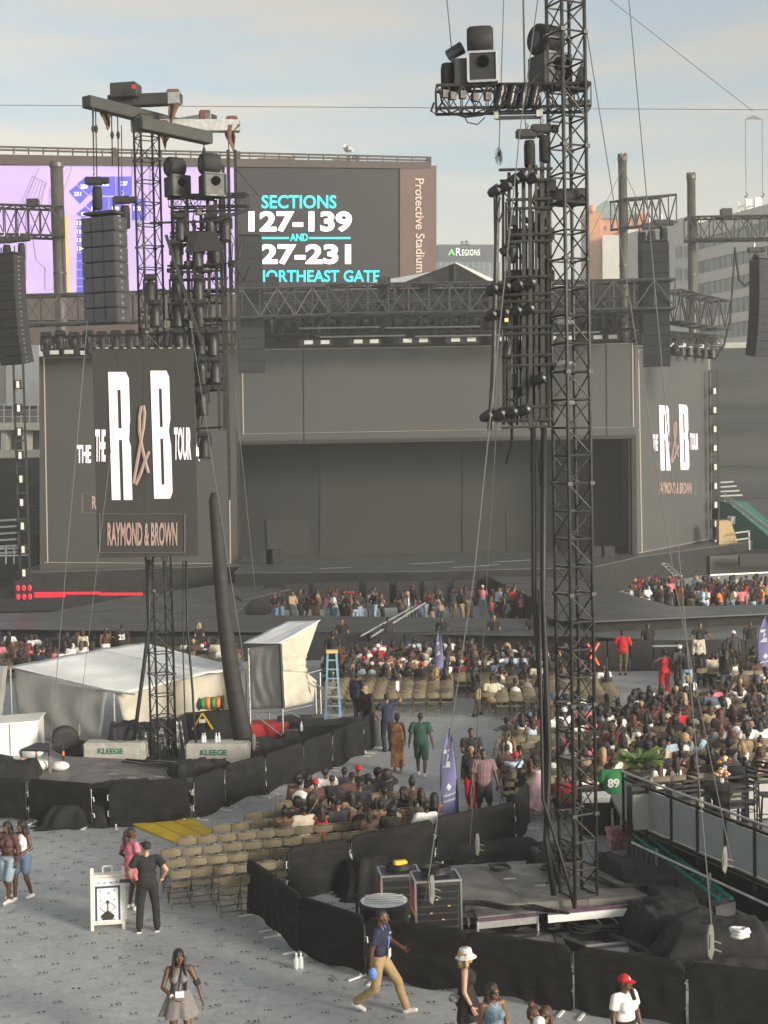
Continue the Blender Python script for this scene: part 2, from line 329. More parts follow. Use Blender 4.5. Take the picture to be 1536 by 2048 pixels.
# ---- brick tower with a green pyramid roof
pl = Plane(D(1100, 600, 380), D(1400, 600, 372)); b = thing('brick_tower', D(1230, 600, 380) - Vector((0, 0, D(1230, 600, 380).z)), 'sunlit orange brick tower with green pyramid roof and a ball finial', 'building')
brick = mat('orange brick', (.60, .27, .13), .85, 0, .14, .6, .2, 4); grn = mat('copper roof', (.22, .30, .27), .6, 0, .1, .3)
def slab(px0, px1, y0, y1, off_, d, name, m, parent, P=None):
    P = P or pl; return MB().prism([P.at(px0, y1, off_), P.at(px1, y1, off_), P.at(px1, y0, off_), P.at(px0, y0, off_)], -P.n * d).build(name, m, parent)
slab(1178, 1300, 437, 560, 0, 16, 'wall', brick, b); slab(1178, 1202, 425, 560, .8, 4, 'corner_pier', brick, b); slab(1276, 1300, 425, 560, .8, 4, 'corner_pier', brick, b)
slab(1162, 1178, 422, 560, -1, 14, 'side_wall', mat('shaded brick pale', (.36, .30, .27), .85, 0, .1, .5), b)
ap = pl.at(1201, 405, -8); bs = [pl.at(1160, 437, .5), pl.at(1302, 437, .5)]; bb = [p - pl.n * 17 for p in bs]
ap = pl.at(1212, 400, -8)
MB().add([bs[0], bs[1], bb[1], bb[0], ap], [(0, 1, 4), (1, 2, 4), (2, 3, 4), (3, 0, 4), (3, 2, 1, 0)]).build('roof', grn, b)
MB().ell(pl.at(1184, 418, 1.5), 1.05, 14, 10).build('ball_finial', brick, b, smooth=True)
for x in (1208, 1222, 1236, 1250):
    for y in (452, 470, 488): slab(x, x + 5, y, y + 9, .06, .3, 'window', glass, b)
slab(1205, 1240, 470, 560, 6, 5, 'annex', wm, b); slab(1240, 1275, 458, 560, 5, 5, 'annex', wm, b)
# ---- sign-topped bank tower
pl = Plane(D(870, 500, 300), D(1000, 500, 302)); b = thing('bank_building', pl.at(935, 500) - Vector((0, 0, pl.at(935, 500).z)), 'dark glass bank tower with a lettered sign band behind the peaked tent', 'building')
navy = mat('dark sign band', (.045, .06, .075), .5, 0, .1, .5)
slab(876, 996, 489, 524, 0, 22, 'sign_band', navy, b); slab(876, 1000, 524, 880, .5, 22, 'wall', mat('blue glass', (.12, .16, .19), .25, 0, .3, .35), b)
for k in range(11): slab(880 + k * 10.8, 882 + k * 10.8, 525, 600, .58, .3, 'mullion', mat('tower mullion', (.24, .26, .27), .6, 0, .1), b)
for k in range(5): slab(876, 1000, 533 + k * 11, 535 + k * 11, .66, .3, 'floor_edge', mat('tower floor edge', (.16, .18, .19), .6, 0, .1), b)
pale = mat('sign letters', (.85, .84, .78), .5, 0, 0, emit=.35)
plane_text(pl, 'R', 912, 496, 922, 511, .15, .0).build('lettering', pale, b); plane_text(pl, 'EGIONS', 924, 499, 960, 511, .15, .0, 1.1).build('lettering', pale, b)
MB().add(mapped(pl, [(896, 510), (903, 497), (910, 510), (906.5, 510), (903, 503), (899.5, 510)], .15), [(0, 1, 4, 5), (1, 2, 3, 4)]).build('logo', mat('sign green', (.16, .55, .10), .5, 0, 0, emit=.35), b)
mb = MB(); mb.beam(pl.at(920, 489, -3), pl.at(940, 489, -3), .3); mb.beam(pl.at(924, 489, -3), pl.at(924, 482, -3), .2); mb.beam(pl.at(933, 489, -3), pl.at(933, 480, -3), .2); mb.beam(pl.at(921, 484, -3), pl.at(937, 484, -3), .2); mb.build('roof_mast', blk_paint, b)
# ---- low brick building seen under the scoreboard
pl = Plane(D(60, 650, 158), D(460, 650, 162)); b = thing('low_brick_building', pl.at(250, 650) - Vector((0, 0, pl.at(250, 650).z)), 'low red brick building with tan windows behind the left stage truss', 'building')
rb = mat('red brick', (.36, .15, .10), .85, 0, .12, .6, .2, 4)
slab(60, 480, 640, 905, 0, 15, 'wall', rb, b); slab(60, 480, 636, 642, .4, 16, 'parapet', mat('parapet grey', (.4, .36, .33), .8, 0, .1), b)
for k in range(13): slab(128 + k * 25, 148 + k * 25, 662, 676, .12, .3, 'window', mat('tan window', (.42, .36, .28), .6, 0, .15), b)
# ---- concrete deck and panel building at the left edge
pl = Plane(D(-60, 800, 128), D(90, 800, 126)); b = thing('parking_deck', pl.at(20, 800) - Vector((0, 0, pl.at(20, 800).z)), 'concrete parking deck with railing at the left edge beyond the stage', 'building')
slab(-60, 78, 845, 860, .6, 14, 'floor_slab', conc, b); slab(-60, 78, 900, 1000, .4, 14, 'lower_wall', conc, b); slab(-60, 78, 858, 902, -6, 6, 'recess', glass, b)
for x in (-40, 2, 44): slab(x, x + 10, 858, 902, .2, 1, 'column', conc, b)
slab(-60, 12, 712, 812, -2, 8, 'upper_wall', mat('beige wall', (.46, .43, .38), .85, 0, .08, 1), b)
slab(12, 78, 690, 812, -1, 9, 'panel_wall', mat('grey panels', (.30, .31, .32), .7, 0, .08, 1), b); slab(-60, 78, 812, 845, -1.5, 6, 'dark_wall', mat('dark wall', (.12, .12, .12), .8, 0, .1), b)
mb = MB()
for k in range(9): mb.beam(pl.at(-60 + k * 17, 845, .5), pl.at(-60 + k * 17, 807, .5), .07)
for y in (808, 820, 833): mb.beam(pl.at(-60, y, .5), pl.at(78, y, .5), .06)
mb.build('railing', galv, b)
# ---- tarp-covered stands beside the stage
tarp = mat('dark tarp', (.045, .048, .05), .75, 0, .25, .25, .7, .8, stretch=(.3, .3, 3))
def stand(name, x0, x1, y0, zt, n, label, rz):
    b = thing(name, (x0, y0, 0), label, 'grandstand')
    for k in range(n):
        z = 2.2 + (zt - 2.2) * (k + 1) / n; y = y0 + k * 2.6
        MB().box(((x0 + x1) / 2, y + 1.35, z / 2), (x1 - x0, 2.7, z)).build('covered_tier', tarp, b, bev=.25)
    return b
pR = D(1430, 705, 112)
gr = stand('grandstand', 24.6, 70, 108, 17.0, 6, 'dark tarp covered stand beyond the right end of the stage', 0)
gl = stand('grandstand', -64, -23.5, 97, 9.0, 4, 'dark tarp covered stand beyond the left end of the stage', 0)
MB().box((47, 124.2, 17.4), (46, .4, .5)).build('top_rail', conc, gr)
pl = Plane(D(1440, 1050, 106.5), D(1536, 1050, 103))
ew = thing('end_wall', pl.at(1500, 1080) - Vector((0, 0, pl.at(1500, 1080).z)), 'teal end wall of the right stand with white handrails', 'wall')
MB().prism(mapped(pl, [(1438, 1110), (1640, 1110), (1640, 1108), (1560, 1092), (1458, 1006), (1438, 1002)], 0), -pl.n * 2).build('wall', mat('teal wall', (.03, .13, .11), .6, 0, .1, .5), ew)
mb = MB()
for d_ in (0, -5): mb.beam(pl.at(1448, 1000 + d_ - 8, .4), pl.at(1560, 1078 + d_, .4), .09)
for k in range(7): mb.beam(pl.at(1450 + k * 18, 1003 + k * 13, .4), pl.at(1450 + k * 18, 990 + k * 13, .4), .07)
mb.build('handrail', galv, ew)
mb = MB(); mb.path([pl.at(1456, 1046, .1), pl.at(1460, 1036, .1), pl.at(1467, 1036, .1), pl.at(1466, 1045, .1), pl.at(1459, 1050, .1)], .22, 5); mb.build('painted_emblem', white_p, ew)
bl = thing('bleachers', (-26, 95, 0), 'silver aluminium bleacher benches at the left edge below the dark tarp', 'bleachers')
for k in range(6):
    a, c = D(-30, 1108 - k * 13, 93 + k * .8), D(34, 1104 - k * 13, 93 + k * .8); MB().beam(a, c, .5, .12).build('bench', alu, bl)
mb = MB()
for x in (-4, 12, 28, 40): mb.beam(D(x, 1128, 92), D(x, 1094, 92), .08)
for y in (1098, 1112): mb.beam(D(-20, y, 92), D(58, y - 2, 92), .08)
mb.build('guard_rail', galv, bl)
br_ = thing('bleachers', (30, 104, 0), 'silver bleacher benches above the teal wall right of the stage', 'bleachers')
for k in range(4): MB().beam(D(1440, 992 - k * 9, 105), D(1484 - k * 6, 990 - k * 9, 105), .4, .1).build('bench', alu, br_)

# ================================================================== scoreboard
pA, pB = D(0, 500, 136), D(866, 500, 143); pl = Plane(pA, pB); sbp = pl
sb = thing('scoreboard', (pl.at(430, 600).x, pl.at(430, 600).y, 0), 'huge stadium scoreboard with a lilac seating map and brown lettered side panel', 'scoreboard')
brown = mat('brown panel', (.115, .068, .056), .6, 0, .08, .3); sbframe = mat('scoreboard housing', (.065, .048, .042), .65, 0, .08, .3)
scr_dark = mat('dark led screen', (.016, .0145, .017), .35, 0, .05, .5, emit=.02)
scr_lil = mat('lilac led picture', (.31, .235, .45), .5, 0, .14, .25, emit=.33)
blue_e = mat('blue led picture', (.06, .055, .36), .5, 0, .05, 1, emit=.38); white_e = mat('white led picture', (.9, .86, .9), .5, 0, 0, emit=.42)
cyan_e = mat('cyan led picture', (.02, .50, .58), .5, 0, 0, emit=.4); line_e = mat('grey led line', (.16, .12, .2), .5, 0, 0, emit=.4)
slab(-260, 800, 330, 900, -.3, 5, 'housing', sbframe, sb); slab(800, 873, 331, 905, .2, 5.6, 'side_panel', brown, sb); MB().prism(mapped(pl, [(-260, 326), (862, 337), (862, 324), (-260, 304)], .25), -pl.n * 5.6).build('crown_beam', sbframe, sb)
slab(-260, 469, 331, 588, 0, .25, 'screen_panel', scr_lil, sb); slab(469.5, 800, 331, 588, 0, .25, 'screen_panel', scr_dark, sb)
slab(-260, 800, 588, 640, .1, .4, 'lower_band', sbframe, sb)
mb = MB()
for y in (295, 301): mb.beam(pl.at(-260, y - 8, -.5), pl.at(858, y + 20, -.5), .16)
mb.build('roof_rail', sbframe, sb)
for k in range(34):
    x = -120 + k * 29.5; y = 295 + 24 * x / 858; MB().beam(pl.at(x, y - 3, -.5), pl.at(x, y + 12, -.5), .12).build('rail_post', sbframe, sb)
for x in (228, 476, 714, 858): MB().beam(pl.at(x, 294 + 24 * x / 858 - 4, -.4), pl.at(x, 330, -.4), .45).build('roof_post', sbframe, sb)
mb = MB(); mb.beam(pl.at(697, 318, -1), pl.at(697, 300, -1), .3); mb.ell(pl.at(697, 298, -1), (.5, .5, .35), 8, 6); mb.beam(pl.at(687, 292, -1), pl.at(706, 302, -1), .35); mb.build('roof_floodlight', galv, sb)
for (x0, x1) in ((515, 587), (668, 702)): slab(x0, x1, 316, 322, -1, 2, 'roof_unit', mat('tan unit', (.5, .42, .32), .7, 0, .1), sb)
def letters(s, x0, y0, x1, y1, m, bold=.02, off_=.06, sp=1.0): return plane_text(sbp, s, x0, y0, x1, y1, off_, bold, sp).build('lettering', m, sb)
letters('SECTIONS', 523, 390, 673, 417, cyan_e, .022); letters('127-139', 497, 422, 704, 464, white_e, .04); letters('AND', 580, 467, 616, 482, cyan_e, .03); letters('127-231', 497, 488, 702, 529, white_e, .04); letters('NORTHEAST GATE', 510, 540, 759, 564, cyan_e, .022)
letters('U', 438, 540, 452, 564, cyan_e, .022)
for (a, c) in ((497, 578), (618, 701)): slab(a, c, 474, 478, .06, .05, 'rule_line', cyan_e, sb)
def vtext(s, x0, y0, x1, y1, m, off_=.28, bold=.0):
    o = sbp.at(x0, y0, off_); return fit_text(s, o, sbp.at(x0 + 2, y1, off_) - o, sbp.at(x1, y0, off_) - o, bold).build('lettering', m, sb)
vtext('Protective Stadium', 830, 357, 848, 545, mat('tan letters', (.52, .40, .33), .6, 0, 0, emit=.1), .28, .012)
def blue(pts, num=None, nx=0, ny=0):
    MB().prism(mapped(sbp, pts, .03), sbp.n * .02).build('map_section', blue_e, sb)
    if num: plane_text(sbp, num, nx, ny, nx + 14, ny + 8, .07, .02).build('map_number', white_e, sb)
blue([(138, 383), (153, 370), (176, 391), (160, 408)][:4], '231', 148, 384); blue([(154, 368), (172, 353), (196, 353), (196, 377), (178, 390)], '230', 161, 369); blue([(198, 353), (231, 353), (231, 391), (180, 391), (198, 377)], '228', 204, 364); blue([(233, 353), (264, 353), (264, 391), (233, 391)], '227', 241, 363)
blue([(172, 411), (190, 394), (217, 394), (217, 425), (190, 425)], '130', 183, 413); blue([(219, 394), (247, 394), (247, 425), (219, 425)], '129', 224, 413); blue([(264, 397), (292, 397), (292, 440), (264, 440)], '128', 267, 413)
blue([(153, 428), (170, 413), (188, 428), (167, 436)], '132', 163, 424)
for k in range(9): blue([(154, 438 + k * 17), (167, 438 + k * 17), (167, 453 + k * 17), (154, 453 + k * 17)], '13%d' % (3 + k % 7) if k < 4 else None, 154, 442 + k * 17)
def mline(pts, m=line_e, w=.09, off_=.03):
    for p, q in zip(pts, pts[1:]): MB().beam(sbp.at(*p, off_), sbp.at(*q, off_), w, .02).build('map_line', m, sb)
mline([(128, 382), (145, 332), (245, 326), (330, 330)]); mline([(145, 332), (108, 362)]); mline([(25, 470), (78, 336)]); mline([(44, 402), (66, 352), (94, 366), (72, 418), (44, 402)]); 
for k in range(5): mline([(50 + k * 8, 398 + k * 3), (70 + k * 5, 354 + k * 3)], w=.06)
mline([(52, 420), (52, 560)]); mline([(62, 450), (72, 520), (90, 535), (90, 580), (110, 580)]); mline([(108, 430), (108, 580)]); mline([(264, 326), (264, 353)]); mline([(300, 330), (300, 440)]); mline([(352, 330), (352, 520)], w=.06); mline([(400, 430), (400, 560)], w=.06); mline([(300, 500), (460, 500)], w=.05)
vtext('NORTHEAST', 96, 420, 104, 372, line_e, .05)
# ================================================================== haze (the smoky evening air)
hz = MB().box((0, 212, 34.5), (640, 590, 71)).build('haze', None); hz['kind'] = 'stuff'; hz['label'] = 'thin smoky evening haze filling the stadium'; hz['category'] = 'haze'
hm = bpy.data.materials.new('haze air'); hm.use_nodes = True; t = hm.node_tree; t.nodes.clear()
pv = t.nodes.new('ShaderNodeVolumePrincipled'); pv.inputs['Color'].default_value = (.93, .945, .925, 1); pv.inputs['Density'].default_value = .00115; pv.inputs['Anisotropy'].default_value = .2
ou = t.nodes.new('ShaderNodeOutputMaterial'); t.links.new(pv.outputs[0], ou.inputs['Volume']); hz.data.materials.append(hm)
hm.cycles.homogeneous_volume = True; pv.inputs['Density Attribute'].default_value = ''; pv.inputs['Temperature Attribute'].default_value = ''; pv.inputs['Color Attribute'].default_value = ''

# ================================================================== concert stage
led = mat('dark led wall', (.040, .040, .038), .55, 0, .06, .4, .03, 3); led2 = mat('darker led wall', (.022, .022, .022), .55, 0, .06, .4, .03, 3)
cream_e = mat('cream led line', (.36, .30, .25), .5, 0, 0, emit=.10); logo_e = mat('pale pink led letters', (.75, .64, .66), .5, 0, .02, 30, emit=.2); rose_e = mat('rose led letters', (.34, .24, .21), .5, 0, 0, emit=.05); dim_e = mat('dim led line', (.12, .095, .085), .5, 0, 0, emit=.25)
PC = Plane((-9.2, 92.8), (16.3, 92.8)); PL = Plane((-21.4, 90.2), (-9.3, 92.3)); PR = Plane((16.45, 93.0), (24.0, 104.2))
def pslab(P, pts, off_, d, name, m, parent): return MB().prism(mapped(P, pts, off_), -P.n * d).build(name, m, parent)
def pframe(P, x0, y0, x1, y1, dy0, dy1, off_, w, m, parent, sides='tblr'):   # a thin line frame shown on a screen; dy = slope of upper and lower line
    pts = {'t': ((x0, y0), (x1, y0 + dy0)), 'b': ((x0, y1), (x1, y1 + dy1)), 'l': ((x0, y0), (x0 + (y1 - y0) * .018, y1)), 'r': ((x1, y0 + dy0), (x1 + (y1 - y0) * .012, y1 + dy1))}
    for s in sides: a, b = pts[s]; MB().beam(P.at(*a, off_), P.at(*b, off_), w, .02, up=(0, 0, 1) if s in 'tb' else None).build('frame_line', m, parent)
def tall(ch):        # tall condensed capital in a 1 x 1 box: list of quads/polygons
    if ch == 'R': return [[(0, 0), (.42, 0), (.42, 1), (0, 1)], [(.42, .86), (.58, .86), (.58, 1), (.42, 1)], [(.42, .47), (.58, .47), (.58, .56), (.42, .56)], [(.58, .56), (.96, .58), (1, .62), (1, .95), (.86, 1), (.58, 1)], [(.58, .47), (.92, .47), (.96, .55), (.96, .58), (.58, .56)], [(.58, 0), (1, 0), (1, .42), (.92, .47), (.58, .47)]]
    return [[(0, 0), (.42, 0), (.42, 1), (0, 1)], [(.42, .86), (.58, .86), (.58, 1), (.42, 1)], [(.42, .47), (.58, .47), (.58, .56), (.42, .56)], [(.42, 0), (.58, 0), (.58, .11), (.42, .11)], [(.58, .56), (.94, .58), (1, .62), (1, .95), (.86, 1), (.58, 1)], [(.58, .47), (.94, .47), (.90, .53), (.94, .58), (.58, .56)], [(.58, 0), (.86, 0), (1, .05), (1, .42), (.94, .47), (.58, .47)]]
def big_letter(P, ch, x0, y0, x1, y1, off_, parent, lean=0.0):
    o = P.at(x0 + lean, y1, off_); ex = P.at(x1 + lean, y1, off_) - o; ey = P.at(x0, y0, off_) - o; m_ = MB()
    for poly in tall(ch): m_.add([o + ex * a + ey * b for a, b in poly], [tuple(range(len(poly)))])
    return m_.build('big_letter', logo_e, parent)
def tour_logo(P, off_, parent, c, s, wx=1.0):       # c = pixel of the middle, s = pixel height of the big letters
    cx, cy = c; W_ = lambda a: cx + a * s * wx
    big_letter(P, 'R', W_(-.265), cy - .52 * s, W_(-.105), cy + .48 * s, off_, parent, .03 * s * wx); big_letter(P, 'B', W_(.065), cy - .53 * s, W_(.21), cy + .47 * s, off_, parent, .03 * s * wx)
    plane_text(P, 'THE', W_(-.365), cy - .07 * s, W_(-.285), cy + .18 * s, off_, .035).build('lettering', logo_e, parent)
    plane_text(P, 'TOUR', W_(.25), cy - .09 * s, W_(.385), cy + .17 * s, off_, .035).build('lettering', logo_e, parent)
    pts = [(.055, .10), (.02, .18), (-.01, .27), (-.05, .36), (-.065, .35), (-.055, .28), (-.02, .08), (.01, -.08), (.02, -.20), (.01, -.255), (-.005, -.25), (-.02, -.17), (-.02, -.05), (.0, .07), (.03, .20), (.05, .27)]
    q = [P.at(W_(a), cy + b * s, off_ + .01) for a, b in pts]; ss = (q[0] - q[3]).length * .045
    MB().path(q, ss, 5).build('ampersand', rose_e, parent)
    plane_text(P, 'RAYMOND & BROWN', W_(-.27), cy + .655 * s, W_(.275), cy + .84 * s, off_, .03).build('lettering', rose_e, parent)
    x0, x1, y0, y1 = W_(-.33), W_(.335), cy + .59 * s, cy + .89 * s
    for a, b in (((x0, y0), (x1, y0)), ((x0, y1), (x1, y1)), ((x0, y0), (x0, y1)), ((x1, y0), (x1, y1))): MB().beam(P.at(*a, off_), P.at(*b, off_), ss * .5, .01).build('box_line', dim_e, parent)
led_c = mat('grey led picture', (.062, .063, .060), .5, 0, .05, .3, emit=.10)
def scr(name, P, pts, label, d=.5, m=None):
    o = thing(name, Vector((P.at(*pts[0]).x, P.at(*pts[0]).y, 0)), label, 'screen'); pslab(P, pts, 0, d, 'panel', m or led, o); return o
sL = scr('video_screen', PL, [(80, 1143), (476, 1143), (470, 697), (78, 713)], 'wide dark video wall at the left of the stage with a cream border line')
pframe(PL, 88, 716, 456, 1125, -9, 2, .04, .075, cream_e, sL)
plane_text(PL, 'THE', 154, 890, 182, 926, .04, .035).build('lettering', logo_e, sL); plane_text(PL, 'R', 184, 992, 193, 1018, .04, .03).build('lettering', rose_e, sL); plane_text(PL, 'A', 389, 886, 400, 922, .04, .03).build('lettering', logo_e, sL)
for a, b in (((164, 987), (196, 986)), ((164, 1026), (196, 1026)), ((164, 987), (164, 1026))): MB().beam(PL.at(*a, .04), PL.at(*b, .04), .06, .02).build('box_line', dim_e, sL)
sC = scr('video_screen', PC, [(474, 885), (1271, 872), (1268, 688), (470, 698)], 'wide dark video wall hung over the middle of the stage', .5, led_c)
pframe(PC, 484, 700, 1265, 868, -13, -14, .04, .075, cream_e, sC); MB().beam(PC.at(607, 693, .03), PC.at(608, 884, .03), .05, .03).build('panel_seam', led2, sC)
MB().beam(PC.at(1213, 688, .03), PC.at(1214, 874, .03), .05, .03).build('panel_seam', led2, sC)
MB().beam(PC.at(474, 886, .2), PC.at(1271, 873, .2), .35, .25).build('lower_truss', blk_steel, sC)
sR = scr('video_screen', PR, [(1272, 1112), (1424, 1078), (1422, 700), (1270, 692)], 'foreshortened dark video wall at the right of the stage showing a tour logo', .5, led_c)
pframe(PR, 1277, 700, 1418, 1106, 6, -28, .05, .075, cream_e, sR)
tour_logo(PR, .05, sR, (1350, 878), 131, .92)
stg = thing('concert_stage', (3.5, 84, 0), 'long black concert stage with steps, catwalks and a grey thrust platform', 'stage')
# back wall of the recess, reveals, doors
PB_ = Plane((-9.2, 98.0), (17.6, 98.0))
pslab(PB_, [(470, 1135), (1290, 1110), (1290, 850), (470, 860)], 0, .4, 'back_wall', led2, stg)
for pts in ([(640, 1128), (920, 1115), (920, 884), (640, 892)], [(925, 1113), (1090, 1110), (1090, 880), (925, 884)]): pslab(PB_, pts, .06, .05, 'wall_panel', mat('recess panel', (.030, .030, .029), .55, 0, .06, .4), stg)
PD = Plane((-9.2, 95.0), (17.6, 95.0))
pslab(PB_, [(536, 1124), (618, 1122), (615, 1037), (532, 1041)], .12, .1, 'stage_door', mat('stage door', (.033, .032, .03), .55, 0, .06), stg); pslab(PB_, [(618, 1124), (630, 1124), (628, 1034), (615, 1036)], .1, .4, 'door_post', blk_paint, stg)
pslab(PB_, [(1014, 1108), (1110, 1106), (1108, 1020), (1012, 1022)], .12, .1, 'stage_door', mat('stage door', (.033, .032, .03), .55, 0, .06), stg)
MB().beam(PC.at(476, 1118, .1), PC.at(474, 886, .1), .35, .6).build('portal_post', blk_paint, stg); MB().beam(PC.at(1268, 1108, .1), PC.at(1266, 874, .1), .3, .6).build('portal_post', blk_paint, stg)
def pad(name, pts, z, m, h=None, base=0.0):
    return MB().prism([(p[0], p[1], base) for p in [G(x, y, z) for x, y in pts]], (0, 0, z - base)).build(name, m, stg)
def deck(name, pts, z, m):
    pad(name + '_skirt', pts, z - .06, blk_cloth); P_ = [G(x, y, z) for x, y in pts]; c = sum(P_, Vector()) / len(P_)
    MB().prism([Vector((p.x, p.y, z - .056)) for p in [c + (p - c) * 1.004 for p in P_]], (0, 0, .056)).build(name, m, stg)
MB().prism([(-23, 99, 0), (-23, 88.6, 0), (-9.2, 90.5, 0), (-9, 85.0, 0), (1.5, 83.5, 0), (12.2, 84, 0), (16.4, 91.2, 0), (26.5, 102.5, 0), (26.5, 106, 0)], (0, 0, 1.84)).build('main_deck_skirt', blk_cloth, stg)
MB().prism([(-23, 99, 1.844), (-23.05, 88.55, 1.844), (-9.2, 90.45, 1.844), (-9.05, 84.95, 1.844), (1.5, 83.45, 1.844), (12.25, 83.95, 1.844), (16.45, 91.15, 1.844), (26.55, 102.5, 1.844), (26.55, 106, 1.844)], (0, 0, .056)).build('main_deck', deck_far, stg)
for k in range(4):
    a, c = G(488 + k * 3, 1143 + k * 8, 1.7 - .4 * k), G(597 - k * 3, 1141 + k * 8, 1.7 - .4 * k); MB().beam(a - Vector((0, 0, .03)), c - Vector((0, 0, .03)), .5, .10, up=(0, 0, 1)).build('step', mat('step edge', (.18, .18, .18), .5, 0, .1), stg); MB().prism([(a.x, a.y + .3, 0), (c.x, c.y + .3, 0), (c.x, c.y + 1.2, 0), (a.x, a.y + 1.2, 0)], (0, 0, a.z - .05)).build('stair_block', blk_paint, stg)
deck('catwalk', [(975, 1152), (1150, 1156), (1187, 1170), (1347, 1213), (1640, 1207), (1640, 1222), (1190, 1242), (1100, 1236), (1068, 1196)], 1.5, deck_far)
deck('left_ramp', [(110, 1222), (240, 1197), (440, 1168), (545, 1154), (470, 1229)], 1.104, deck_far)
deck('front_runway', [(470, 1229.6), (1096, 1238), (1180, 1262), (1186, 1271), (480, 1262), (-80, 1256), (-80, 1228), (110, 1224)], 1.1, deck_far)
deck('side_wing', [(-80, 1224), (108, 1220), (236, 1197), (236, 1192), (-80, 1198)], 1.0, blk_cloth)
deck('thrust_platform', [(1259, 1241), (1660, 1228), (1660, 1273), (1400, 1284), (1189, 1272), (1190, 1256)], .95, deck_b)
deck('left_step_deck', [(470, 1190), (585, 1168), (590, 1176), (486, 1200)], 1.2, deck_far)
MB().path([G(590, 1164, 2.0), D(560, 1150, 84) , D(572, 1152, 83.8)], .01).build('cable', cable_m, stg)
# tunnel arch and PA sub boxes along the stage front
for i, x in enumerate((600, 650, 690, 745, 800, 850, 905)):
    p = G(x + 12, 1186, 0); MB().box((p.x, 82.0, .75), (1.35, 1.0, 1.5)).build('subwoofer', blk_paint, stg, bev=.04)
for x in (520, 536): p = G(x, 1140, 1.9); MB().box((p.x, 91.2, 2.35), (1.0, .8, .9)).build('monitor_box', blk_paint, stg, bev=.05)
for x in (1195, 1215): p = D(x, 1100, 91); MB().box((p.x, 91.2, 2.25), (.9, .7, .7)).build('monitor_box', blk_paint, stg, bev=.05)
# thin pale tape lines on the deck
for a, b in (((820, 1128), (910, 1123)), ((905, 1135), (1000, 1129)), ((985, 1124), (1070, 1119)), ((640, 1137), (700, 1134))): MB().beam(G(*a, 1.905), G(*b, 1.905), .12, .008, up=(0, 0, 1)).build('tape_line', mat('grey tape', (.3, .3, .3), .6, 0, 0), stg)
# lit red led strips at the left side stage
red_e = mat('red led strip', (.7, .015, .035), .5, 0, 0, emit=.35)
bar = thing('side_bar', G(150, 1215, 0), 'black side platform with red light strips at the left stage edge', 'platform')
q = [G(-60, 1205), G(285, 1197), G(285, 1186), G(-60, 1190)]
MB().prism(q, (0, 0, .9)).build('platform', blk_paint, bar)
for (x0, y0, x1, y1) in ((44, 1187, 200, 1186), (200, 1188, 285, 1188), (44, 1193, 130, 1192)): MB().beam(G(x0, y0, .95), G(x1, y1, .95), .14, .14).build('light_strip', red_e, bar)
lt = thing('lit_display', G(50, 1226, 1.1), 'red lit display standing among people at the left edge', 'display')
p = G(50, 1226, 1.1); MB().box(p + Vector((0, 0, 1.1)), (1.0, .12, 1.1)).build('housing', blk_paint, lt)
for i in range(3):
    for j in range(2): MB().ell(p + Vector((-.3 + .3 * i, -.08, .85 + .45 * j)), (.1, .03, .16), 8, 6).build('lamp', red_e, lt)
MB().beam(p, p + Vector((0, 0, .6)), .08).build('leg', blk_paint, lt)
# ---- ladder-like light columns at both ends of the stage
wl = mat('white lamp face', (.75, .74, .70), .4, 0, .05, 5)
for px, Y, y0, y1, nm in ((50, 88, 720, 1150, 'left'), (1430, 103, 740, 1095, 'right')):
    a, b = D(px, y1, Y), D(px - (9 if px < 100 else 0), y0, Y)
    t_ = thing('light_ladder', (a.x, a.y, 0), 'tall black ladder of small white lights at the %s end of the stage' % nm, 'light ladder', 'light ladders beside the video walls')
    for dx in (-.3, .3): MB().beam((a.x + dx, a.y, 0), (a.x + dx, b.y, b.z), .12).build('upright', blk_steel, t_)
    n = 9
    for k in range(n + 1): z = .4 + (b.z - .5) * k / n; MB().beam((a.x - .3, a.y, z), (a.x + .3, a.y, z), .1).build('rung', blk_steel, t_)
    for k in range(n): z = a.z * .3 + 1.4 + (b.z - 2) * k / n; MB().box((a.x, a.y - .2, z), (.4, .25, .55)).build('lamp_body', blk_paint, t_, bev=.03); MB().box((a.x + .02, a.y - .34, z), (.18, .02, .42)).build('lamp_face', wl, t_)

# ================================================================== trusses, towers, rigging
def box_truss(p0, p1, w, h, n, parent, m=None, r=.05, br=.03, chord='chord', brace='bracing'):
    m = m or dark_alu; p0 = Vector(p0); p1 = Vector(p1); d = (p1 - p0).normalized(); side = d.cross(Vector((0, 0, 1))).normalized(); up = Vector((0, 0, 1))
    cs = [side * (i * w / 2) + up * (j * h / 2) for i, j in ((-1, -1), (1, -1), (1, 1), (-1, 1))]
    for c in cs: MB().tube(p0 + c, p1 + c, r, 6).build(chord, m, parent)
    b = MB()
    for k in range(n + 1):
        q = p0.lerp(p1, k / n)
        for i in range(4):
            b.beam(q + cs[i], q + cs[(i + 1) % 4], br)
            if k < n:
                e = p0.lerp(p1, (k + 1) / n); a_, b_ = (cs[i], cs[(i + 1) % 4]) if k % 2 else (cs[(i + 1) % 4], cs[i]); b.beam(q + a_, e + b_, br)
    o = b.build(brace, m, parent); o['kind'] = 'stuff'
